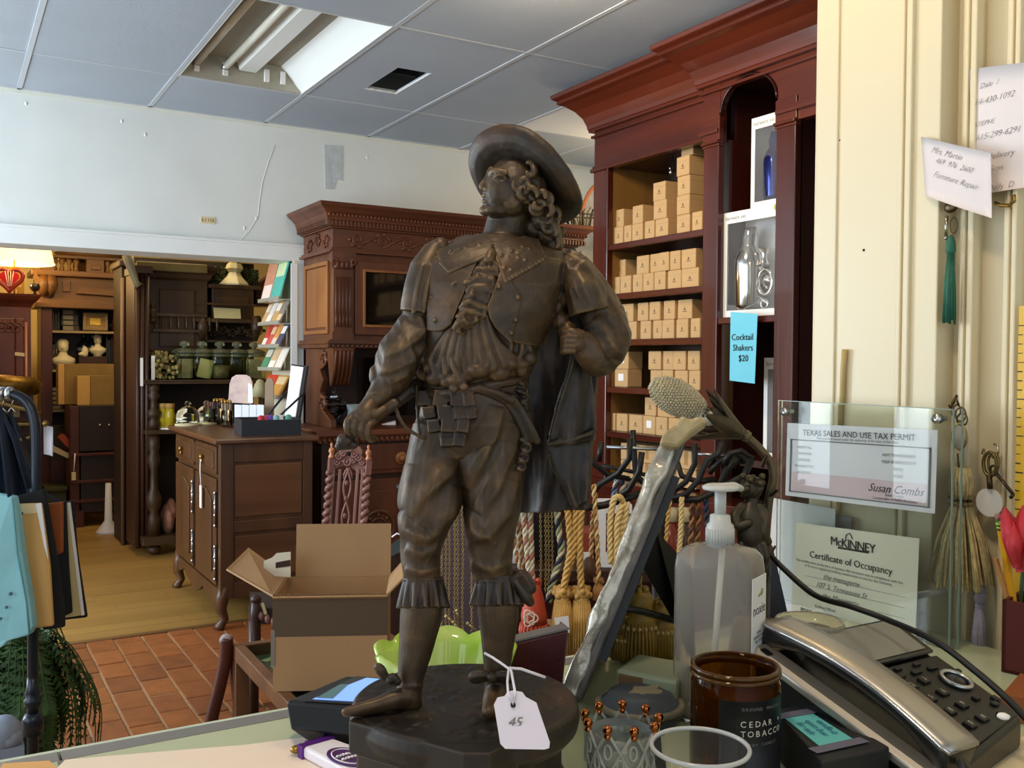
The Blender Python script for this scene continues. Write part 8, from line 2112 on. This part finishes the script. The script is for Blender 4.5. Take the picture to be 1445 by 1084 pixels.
# carton on a glass-topped display table, barley-twist chairs
TBZ=.44
tb2=thing('glass_top_table','low dark wooden table with a glass-topped display tray','table',on(360,960,'z',TBZ))
Zb=2.75
c00=on(328,909,'z',TBZ);c01=on(392,977,'z',TBZ);far=on(392,905,'z',TBZ)
v1=(c01-c00);v1.z=0;Lt1=v1.length+.12;v1.normalize()
v2=Vector((-v1.y,v1.x,0));v2=v2 if v2.dot(RIGHT)>0 else -v2
Mtb=Matrix((v1,v2,Vector((0,0,1)))).transposed().to_4x4();Mtb.translation=Vector((c00.x,c00.y,0))
Wt=.52
TW=wood('table_oak','#5a3a24','#7a5236',.4,'z',8)
fr3=MB()
for a,b in (((0,0),(Lt1,.035)),((0,Wt-.035),(Lt1,Wt)),((0,0),(.035,Wt)),((Lt1-.035,0),(Lt1,Wt))):fr3.box((a[0],a[1],TBZ-.05),(b[0],b[1],TBZ),Mtb)
build('frame',fr3,TW,tb2,bev=.003)
build('tray',MB().box((.03,.03,TBZ-.05),(Lt1-.03,Wt-.03,TBZ-.042),Mtb),mat('sage_felt','#5c6048',.8),tb2)
build('glass',MB().box((.036,.036,TBZ-.008),(Lt1-.036,Wt-.036,TBZ-.004),Mtb),mat('table_glass','#e4efe0',.02,trans=1,ior=1.05),tb2)
for a,b in ((0,0),(Lt1-.05,0),(0,Wt-.05),(Lt1-.05,Wt-.05)):build('leg',MB().box((a,b,0),(a+.045,b+.045,TBZ-.05),Mtb),TW,tb2,bev=.003)
for k,(a,b) in enumerate(((.10,.10),(.2,.09),(.28,.14))):
 p=Mtb@Vector((a,b,TBZ-.041))
 solo('paper_slip',MB().box((-.03,-.012,0),(.03,.012,.003),T(p.x,p.y,p.z,.5+k)),mat('lime_slip','#b9c48a',.6),('lime paper slip nearest the table corner','middle lime paper slip under the glass','lime paper slip beside the carton under the glass')[k],'paper',p,'paper slips under the glass')
cx_=thing('open_carton','open brown shipping carton with dark tape and flaps up on the display table','box',at(465,1000,Zb))
f0,f1=at(385,1000,Zb),at(546,1000,Zb+.03)
ux_=(f1-f0);ux_.z=0;Wc=ux_.length;ux_.normalize();uy_=Vector((-ux_.y,ux_.x,0));
Mc=frame(Vector((f0.x,f0.y,0)),ux_,uy_)
zt0=TBZ+.001;ztc=at(465,843,Zb).z
Dc=.26;tk_=.005
bd5=MB()
bd5.box((0,0,zt0),(Wc,tk_,ztc),Mc).box((0,Dc-tk_,zt0),(Wc,Dc,ztc),Mc).box((0,0,zt0),(tk_,Dc,ztc),Mc).box((Wc-tk_,0,zt0),(Wc,Dc,ztc),Mc).box((0,0,zt0),(Wc,Dc,zt0+tk_),Mc)
build('carton',bd5,CARD2,cx_)
zt_a,zt_b=at(465,845,Zb).z,at(465,899,Zb).z
build('tape_band',MB().box((-.001,-.0012,zt_b),(Wc+.001,0,zt_a),Mc).box((-.0012,-.001,zt_b),(0,.05,zt_a),Mc),mat('dark_brown_tape','#635344',.3),cx_,label='dark glossy tape band')
build('tape_edge',MB().box((-.006,-.002,at(465,940,Zb).z),(.006,.002,zt_b+.02),Mc),mat('silver_tape','#8a8178',.35),cx_)
cg=MB()
n=44
for k in range(n):cg.box((Wc*k/n,-.004,ztc+.0),(Wc*(k+.5)/n,.006,ztc+.008),Mc)
build('corrugated_edge',cg,mat('corrugation','#7c5c38',.8),cx_,kind='stuff')
def flap(name,P):
 P=[Mc@Vector(p) for p in P];n_=(P[1]-P[0]).cross(P[3]-P[0]).normalized()*tk_
 build(name,MB().hexa([P[0],P[1],P[1]+n_,P[0]+n_,P[3],P[2],P[2]+n_,P[3]+n_]),CARD2,cx_)
zf=at(470,741,Zb+Dc).z;zmid=at(470,812,Zb+Dc).z
flap('rear_flap',[(.03,Dc,ztc),(Wc,Dc,ztc),(Wc,Dc+.02,zf),(.03,Dc+.02,zf)])
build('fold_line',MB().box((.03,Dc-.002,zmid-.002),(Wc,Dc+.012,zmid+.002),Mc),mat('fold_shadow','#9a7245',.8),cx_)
tipL=Mc.inverted()@at(319,805,Zb+.10);tipL2=Mc.inverted()@at(350,775,Zb+.24)
flap('side_flap',[(0,0,ztc),(0,Dc,ztc),tuple(tipL2),tuple(tipL)])
tR=Mc.inverted()@at(572,815,Zb+.10);tR2=Mc.inverted()@at(572,790,Zb+.26)
flap('side_flap',[(Wc,Dc,ztc),(Wc,0,ztc),tuple(tR),tuple(tR2)])
fp=[Mc.inverted()@at(x,y,Zb+.06) for x,y in ((383,853),(545,842),(546,834),(385,841))]
flap('front_flap',[(0,0,ztc-.002),(Wc,0,ztc-.002),(Wc,-.012,ztc+.006),(0,-.012,ztc+.006)])
fd=thing('cream_folder','cream file divider sticking up out of the open carton','folder',at(400,800,Zb+.2))
q=[at(x,y,Zb+.18) for x,y in ((372,812),(372,792),(384,787),(390,781),(410,779),(410,815))]
n=len(q);build('sheet',MB().add(q+[p+VIEW*.003 for p in q],[tuple(range(n)),tuple(range(2*n-1,n-1,-1))]+[(i,n+i,n+(i+1)%n,(i+1)%n) for i in range(n)]),mat('cream_card','#e6ddc6',.7),fd)
build('slot',MB().hexa([at(389,802,Zb+.178),at(410,799,Zb+.178),at(410,799,Zb+.18),at(389,802,Zb+.18),at(389,794,Zb+.178),at(410,790,Zb+.178),at(410,790,Zb+.18),at(389,794,Zb+.18)]),WAL_D,fd)
def twist(mb,a,b,r,turns,n=40):
 a,b=Vector(a),Vector(b);ax=(b-a).normalized();n1=ax.orthogonal().normalized();n2=ax.cross(n1)
 P=[a.lerp(b,i/n)+(n1*math.cos(i/n*turns*2*PI)+n2*math.sin(i/n*turns*2*PI))*r*.55 for i in range(n+1)]
 return mb.tube(P,r*.8,8)
Zh=4.5;kh=Zh/FPX
CHW=wood('rosy_carved_oak','#6a463e','#8a6056',.35,'z',9)
hc_=thing('barley_twist_chair','tall carved chair back with barley-twist posts behind the carton','chair',Vector((at(490,900,Zh).x,at(490,900,Zh).y,0)))
def Hp(x,y,d=0):return at(x,y,Zh+d*kh)
for xt,xb2,yt,lab in ((467,457,665,'l'),(519,511,668,'r')):
 tw=MB();twist(tw,Hp(xt-1,yt,0),Hp(xb2,770,0),5*kh,9)
 po=build('twisted_post',tw,CHW,hc_)
 dx=0
 build('post_block',MB().tube([Hp(xt-.5,yt+2),Hp(xt+1,yt-18)],5.6*kh,4,smooth=False),CHW,po)
 build('finial',MB().lathe([(0,0),(4.5*kh,0),(5*kh,3*kh),(2.5*kh,6*kh),(4.8*kh,10*kh),(3.5*kh,14*kh),(1.2*kh,16*kh),(2.2*kh,20*kh),(0,23*kh)],T(*Hp(xt+1,yt-18)),12),mat('copper_finial','#a9704e',.35,.3),po)
crest=[(468,650),(474,640),(479,636),(484,630),(492,629),(500,632),(507,630),(512,638),(510,644),(516,650),(514,656),(519,662),(514,672),(505,668),(496,660),(488,656),(478,660),(471,664)]
q=[Hp(x,y,0) for x,y in crest];n=len(q)
build('carved_crest',MB().add(q+[p+VIEW*.03 for p in q],[tuple(range(n)),tuple(range(2*n-1,n-1,-1))]+[(i,n+i,n+(i+1)%n,(i+1)%n) for i in range(n)]),CHW,hc_,bev=.004)
lv2=MB()
for x,y,r in ((478,644,4),(484,640,3.5),(500,641,4),(506,646,4),(511,652,3.5),(490,652,5),(476,652,4),(498,650,3.5),(493,634,3)):lv2.tube([Hp(x+r*math.cos(a),y+r*math.sin(a)*1.1,-3+.6*a) for a in (0,.8,1.6,2.4,3.2,4)],1.5*kh,6);lv2.ball(Hp(x,y,-2),2*kh,8)
build('leaf_carving',lv2,CHW,hc_)
build('pierced_hole',MB().ball(Hp(492,640,-2),(3.5*kh,2*kh,3.5*kh),10),VOID,hc_)
for xa,xb2 in ((471,463),(480,472),(505,497),(512,505)):
 build('splat',MB().hexa([Hp(xb2-2.2,775,-2),Hp(xb2+2.2,775,-2),Hp(xb2+2.2,775,6),Hp(xb2-2.2,775,6),Hp(xa-2.2,662,-2),Hp(xa+2.2,662,-2),Hp(xa+2.2,662,6),Hp(xa-2.2,662,6)]),CHW,hc_,bev=.003)
ctr_=MB()
ctr_.tube([Hp(491+6*math.cos(a),676-14*math.sin(a),0) for a in (0,.5,1,1.57,2.1,2.6,3.14)],1.6*kh,6)
for ph_ in (0,PI):ctr_.tube([Hp(491-(y-670)*.055+5*math.sin((y-665)/14+ph_),y,-1) for y in range(660,776,4)],1.7*kh,6)
for y in (682,704,728,750):ctr_.ball(Hp(490-(y-670)*.055,y,-2),(3*kh,2*kh,4*kh),8)
build('carved_centre_splat',ctr_,CHW,hc_)
zse=.46
pl_,pr_=Hp(457,770),Hp(511,770)
build('seat',MB().hexa([Vector((pl_.x-.02,pl_.y,zse)),Vector((pl_.x-.02,pl_.y,zse))-VIEW*.0+Vector((-.1,-.34,0)),Vector((pr_.x+.02,pr_.y,zse))+Vector((.0,-.36,0)),Vector((pr_.x+.02,pr_.y,zse)),Vector((pl_.x-.02,pl_.y,zse+.06)),Vector((pl_.x-.12,pl_.y-.34,zse+.06)),Vector((pr_.x+.02,pr_.y-.36,zse+.06)),Vector((pr_.x+.02,pr_.y,zse+.06))]),CHW,hc_)
for p in (Vector((pl_.x,pl_.y,0)),Vector((pr_.x,pr_.y,0)),Vector((pl_.x-.1,pl_.y-.3,0)),Vector((pr_.x,pr_.y-.32,0))):
 lg_=MB();twist(lg_,p+Vector((0,0,.08)),p+Vector((0,0,zse)),.02,5);lg_.ball(p+Vector((0,0,.045)),(.03,.03,.045),10)
 build('leg',lg_,CHW,hc_)
for p,z1 in ((pl_,Hp(457,770).z),(pr_,Hp(511,770).z)):build('rear_post',MB().tube([(p.x,p.y,zse),(p.x,p.y,z1)],.018,8),CHW,hc_)
c2=thing('carved_armchair','dark armchair with twisted arm post and hanging tag behind the display table','chair',Vector((at(365,930,3.6).x,at(365,930,3.6).y,0)))
Z2=3.6;k2=Z2/FPX
def Jp(x,y,d=0):return at(x,y,Z2+d*k2)
build('arm_post',MB().tube([Jp(362,960),Jp(362,900),Jp(360,870),Jp(361,845)],[6*k2,6*k2,7.5*k2,6*k2],10),WAL_D,c2)
tw=MB();twist(tw,Jp(366,868),Jp(400,884),5*k2,4,30);build('twisted_rail',tw,CHW,c2)
build('top_knob',MB().ball(Jp(361,846),(8*k2,8*k2,7*k2),10),WAL_D,c2)
sg_=Jp(400,930);
build('seat',MB().hexa([Vector((Jp(352,930).x,Jp(352,930).y,.40)),Vector((Jp(470,930).x,Jp(470,930).y,.40)),Vector((Jp(470,930,95).x,Jp(470,930,95).y,.40)),Vector((Jp(352,930,95).x,Jp(352,930,95).y,.40)),Vector((Jp(352,930).x,Jp(352,930).y,.46)),Vector((Jp(470,930).x,Jp(470,930).y,.46)),Vector((Jp(470,930,95).x,Jp(470,930,95).y,.46)),Vector((Jp(352,930,95).x,Jp(352,930,95).y,.46))]),mat('dark_seat','#241510',.7),c2)
for x,d in ((358,4),(464,4),(358,88),(464,88)):
 p=Jp(x,930,d);build('leg',MB().tube([(p.x,p.y,0),(p.x,p.y,.41)],.02,8),WAL_D,c2)
build('tag',MB().hexa([Jp(373,868,-8),Jp(377,866,-8),Jp(377,866,-6),Jp(373,868,-6),Jp(368,852,-8),Jp(372,850,-8),Jp(372,850,-6),Jp(368,852,-6)]),mat('olive_tag','#a9986a',.7),c2)
c3_=thing('sabre_leg_stand','dark stand with a curved sabre leg and scrolled white-tipped top','stand',Vector((at(310,990,3.25).x,at(310,990,3.25).y,0)))
Z3=3.2
sp5=spline([at(320,900,Z3),at(318,930,Z3),at(310,970,Z3),at(300,1010,Z3),at(290,1060,Z3)],5)
pfoot=Vector((sp5[-1].x-.03,sp5[-1].y-.01,0.0))
build('sabre_leg',MB().tube(sp5+[pfoot],[.022]*len(sp5)+[.016],8),OLDR,c3_)
build('scroll_top',MB().tube([at(320+6*math.cos(a),905-6*math.sin(a),Z3-.005) for a in (3.4,2.8,2.2,1.6,1.0,.4)],.012,8),mat('worn_white_tip','#9a8880',.5),c3_)
p2_=at(334,960,Z3+.1)
build('rear_leg',MB().tube([at(325,912,Z3+.02),at(332,960,Z3+.08),Vector((p2_.x+.05,p2_.y+.1,0))],.018,8),OLDR,c3_)
t=thing('slate_folio','dark green folio with white ties leaning behind the statue knee','folio',at(556,770,4.0))
build('cover',MB().hexa([at(546,790,4.0),at(575,772,4.0),at(575,772,4.02),at(546,790,4.02),at(546,772,4.0),at(575,752,4.0),at(575,752,4.02),at(546,772,4.02)]),mat('slate_cloth','#3c4440',.6),t)
build('white_tie',MB().tube([at(553,758,3.99),at(560,753,3.99),at(568,756,3.99),at(574,752,3.99)],.004,5),PAPER,t)
q=at(560,800,4.01);build('stand',MB().box((q.x-.06,q.y,0),(q.x+.06,q.y+.05,at(560,785,4.0).z)),WAL_D,t)
# garment rack with tote bags and fern
ZG=2.45;kg=ZG/FPX
def G(x,y,d=0):return at(x,y,ZG+d)
gr=thing('garment_rack','black pipe garment rack with curved corner carrying tote bags','rack',Vector((G(48,900).x,G(48,900).y,0)))
RK=mat('satin_black_pipe','#2c3038',.28,.5)
post=G(50,800)
pth=spline([G(-90,556),G(-20,556),G(14,556),G(36,566),G(48,590),G(51,640),G(50,720),G(47,860),G(46,960)],6)
build('pipe',MB().tube(pth,7.2*kg,14),RK,gr)
pe_=pth[-1]
build('lower_post',MB().lathe([(.014,0),(.014,pe_.z-.07),(.020,pe_.z-.065),(.022,pe_.z-.05),(.017,pe_.z-.045),(.019,pe_.z-.03),(.015,pe_.z-.02),(.012,pe_.z+.02)],T(pe_.x,pe_.y,0),14),RK,gr)
build('base_flange',MB().lathe([(.024,pe_.z-.14),(.026,pe_.z-.10),(.018,pe_.z-.085)],T(pe_.x,pe_.y,0),14),RK,gr)
ft=MB()
for a in (0,1.6,3.1,4.7):ft.tube([(pe_.x,pe_.y,.1),(pe_.x+.12*math.cos(a),pe_.y+.12*math.sin(a),.06),(pe_.x+.24*math.cos(a),pe_.y+.24*math.sin(a),.012)],.012,8)
build('foot',ft,RK,gr)
for x in (4,14):build('rail_collar',MB().tube([G(x-3,556),G(x+3,556)],10*kg,14),STEEL,gr)
rl=MB().tube([G(45,640,.015),G(46,720,.015)],2.2*kg,6);build('chrome_rod',rl,STEEL,gr)
pl2=thing('white_price_card','white plastic size card clipped to the garment rack post','card',G(68,610))
build('card',MB().sheet([[G(62+12*u+2*math.sin(u*3),600+41*v_+3*u,-.005+.01*math.sin(u*2.5)) for u in (0,.25,.5,.75,1)] for v_ in (0,.5,1)],.002),mat('card_white','#d9dbe6',.5),pl2)
build('clip',MB().ball(G(64,598,-.005),.008,8),BRASS,pl2)
def hanger(x,m_=None):
 return MB().tube([G(x,552,-.012),G(x+2,549,-.006),G(x+5,552,.004),G(x+4,562),G(x,575)],1.1*kg,6).tube([G(x,575),G(x-6,584)],1*kg,5).tube([G(x,575),G(x+8,584)],1*kg,5)
def bag(nm,lab,body,m_,grp='tote bags on the rack',strap=None,strapm=None,extras=None,th=.018):
 t=thing(nm,lab,'bag',G(*body[0][:2]),grp)
 P=[G(x,y,d) for x,y,d in body];n=len(P)
 nb=VIEW*th
 mb=MB().add(P+[p+nb for p in P],[tuple(range(n)),tuple(range(2*n-1,n-1,-1))]+[(i,n+i,n+(i+1)%n,(i+1)%n) for i in range(n)])
 build('body',mb,m_,t,bev=.005,seg=2)
 for k,s_ in enumerate(strap or []):build('strap',MB().tube([G(*p) for p in s_],4.5*kg,8,flat=.3),strapm,t)
 for (nm2,pts,mm_,o) in (extras or []):
  Q=[G(x,y,d+o) for x,y,d in pts];k_=len(Q)
  build(nm2,MB().add(Q+[p+VIEW*.002 for p in Q],[tuple(range(k_)),tuple(range(2*k_-1,k_-1,-1))]+[(i,k_+i,k_+(i+1)%k_,(i+1)%k_) for i in range(k_)]),mm_,t)
 return t
NV=mat('navy_canvas','#1c2638',.8,bump=.2,bscale=300)
BK=mat('black_canvas','#121317',.8)
AQ=mat('aqua_canvas','#8cc4cc',.75,var=.06,vscale=14,bump=.15,bscale=200)
b1_=bag('tote_bag','aqua canvas tote bag with dark dots at the near end of the rack',[(-60,690,-.10),(18,701,-.10),(24,730,-.09),(30,780,-.085),(42,850,-.08),(46,885,-.08),(40,897,-.08),(10,905,-.085),(2,914,-.09),(-60,930,-.10)],AQ,strap=[[(0,575,-.04),(6,640,-.06),(14,702,-.095)]],strapm=NV,th=.03)
dm=MB()
for x,y,r in ((15,838,2.6),(9,857,2.2),(1,873,2.2),(-8,850,2)):dm.lathe([(0,0),(r*kg,0),(r*.7*kg,.003),(0,.003)],aim(G(x,y,-.092 if x>5 else -.097),G(x,y,-.4)),10)
build('snap_dot',dm,mat('slate_dot','#566a80',.4),b1_)
build('seam_line',MB().tube([G(17,703,-.101),G(24,780,-.09),(G(37,850,-.083)),G(41,893,-.083)],.002,5),mat('aqua_seam','#67a0a8',.8),b1_)
MAN=mat('manila','#c79a5a',.7)
bag('tote_bag','manila-coloured flat bag with a printed line and white edge, behind the aqua bag',[(12,712,-.05),(58,710,-.045),(70,800,-.04),(75,884,-.04),(40,888,-.045),(20,800,-.05)],MAN,th=.012,extras=[('white_edge',[(50,711,-.045),(58,710,-.045),(68,790,-.04),(62,770,-.04)],PAPER,-.003),('printed_line',[(18,724,-.05),(32,723,-.05),(32,726,-.05),(18,727,-.05)],INKB,-.003),('pale_header',[(14,713,-.05),(50,711,-.045),(52,724,-.045),(15,727,-.05)],mat('pale_manila','#dcc69a',.7),-.0015)])
bag('tote_bag','navy bag in the middle of the rack row',[(20,700,-.02),(62,690,-.015),(78,780,-.012),(90,860,-.01),(90,886,-.01),(60,890,-.015),(30,800,-.02)],BK,strap=[[(2,578,0),(20,620,0),(40,690,-.01)],[(-4,578,-.01),(8,630,-.012),(22,700,-.015)]],strapm=NV,th=.014)
bag('tote_bag','rust panel bag between the navy and cream bags',[(58,712,.02),(88,708,.02),(88,780,.02),(70,790,.02)],mat('rust_canvas','#8e4a1f',.7),th=.012)
bag('tote_bag','black bag with a slanted lower edge',[(78,712,.04),(92,706,.04),(96,800,.04),(101,865,.04),(86,872,.04),(78,800,.04)],BK,th=.012,strap=[[(10,578,.03),(40,630,.03),(60,700,.03)]],strapm=BK)
bag('tote_bag','cream bag with dark border, farthest along the visible rack',[(86,710,.06),(102,706,.06),(108,780,.06),(122,872,.06),(86,876,.06),(88,800,.06)],BK,th=.014,extras=[('cream_panel',[(88,712,.06),(98,709,.06),(118,868,.06),(92,872,.06)],mat('cream_canvas','#c9b683',.7),-.003),('white_stripe',[(95,710,.06),(99,709,.06),(119,868,.06),(115,869,.06)],PAPER,-.005)],strap=[[(12,580,.05),(30,640,.05),(52,690,.05),(90,712,.055)]],strapm=NV)
for k,x in enumerate((-4,3,16)):
 t=thing('wire_hanger',('first','second','third')[k]+' chrome hanger hook on the rack rail, counted from the photo edge','hanger',G(x,560),'hangers on the rack rail')
 build('hook',hanger(x),NIC,t)
jm2=thing('dark_garment','dark navy garment with long folds hanging behind the bag straps','garment',G(0,600))
g=[[G(-30+(46+34*v_)*u,584+122*v_,.03+.018*math.sin(u*16+v_)) for u in [i/24 for i in range(25)]] for v_ in [j/6 for j in range(7)]]
build('cloth',MB().sheet(g,.006),NV,jm2)
FE=mat('fern_green','#34501f',.6,var=.4,vscale=20)
fn=thing('fern','bushy green fern in a dark pot under the garment rack','plant',Vector((at(30,980,2.9).x,at(30,980,2.9).y,0)))
fo=at(28,930,2.9)
build('pot',MB().lathe([(0,0),(.07,0),(.09,.24),(.1,.26),(.085,.26),(.08,.22),(0,.22)],T(fo.x,fo.y,max(.0,fo.z-.36)),20),mat('dark_pot','#1d1a18',.6),fn)
if fo.z-.36>0:build('pot_stand',MB().lathe([(0,0),(.14,0),(.1,.03),(.03,.05),(.03,fo.z-.40),(.11,fo.z-.36),(0,fo.z-.36)],T(fo.x,fo.y,0),16),WAL_D,fn)
rf3=random.Random(5)
for k in range(150):
 a=rf3.uniform(0,2*PI);R=rf3.uniform(.06,.175);drop=rf3.uniform(.0,.44);up_=rf3.uniform(.0,.12)
 b0=fo+Vector((.05*math.cos(a),.05*math.sin(a),-.10))
 P=spline([b0,b0+Vector((R*.4*math.cos(a),R*.4*math.sin(a),up_+.08)),b0+Vector((R*.85*math.cos(a),R*.85*math.sin(a),up_*.4)),b0+Vector((R*1.02*math.cos(a),R*1.02*math.sin(a),-drop*.3)),b0+Vector((R*.98*math.cos(a),R*.98*math.sin(a),-drop*.7))],6)
 m_=MB().tube(P,.0018,4);sd=Vector((-math.sin(a),math.cos(a),0))
 for i in range(2,len(P)):
  ln=.022*math.sin(PI*min(1,(i+1)/(len(P)+2)))+.008
  tdir=(P[i]-P[i-1]).normalized()
  for s_ in (-1,1):
   tip=P[i]+sd*s_*ln+tdir*.008+Vector((0,0,-.006));w_=tdir*.007
   m_.add([P[i]-w_,tip,P[i]+w_],[(0,1,2)])
 build('frond',m_,FE,fn)
solo('crumpled_bag',MB().ball(at(4,1035,2.6),(.05,.05,.05),12).ball(at(14,1040,2.6),(.035,.04,.03),10).box((at(4,1040,2.6).x-.05,at(4,1040,2.6).y-.04,0),(at(4,1040,2.6).x+.05,at(4,1040,2.6).y+.04,at(4,1040,2.6).z-.02)),mat('pale_plastic','#8d96a8',.4),'crumpled pale plastic bag on a box beside the rack foot','bag',at(4,1040,2.6))
bpy.context.view_layer.update()
dg=bpy.context.evaluated_depsgraph_get()
for o in [o for o in C.objects if o.type=='FONT']:
 me=bpy.data.meshes.new_from_object(o.evaluated_get(dg))
 n=bpy.data.objects.new(o.name.split('.')[0],me);C.objects.link(n)
 n.parent=o.parent;n.matrix_local=o.matrix_local.copy()
for o in [o for o in C.objects if o.type=='FONT']:bpy.data.objects.remove(o)
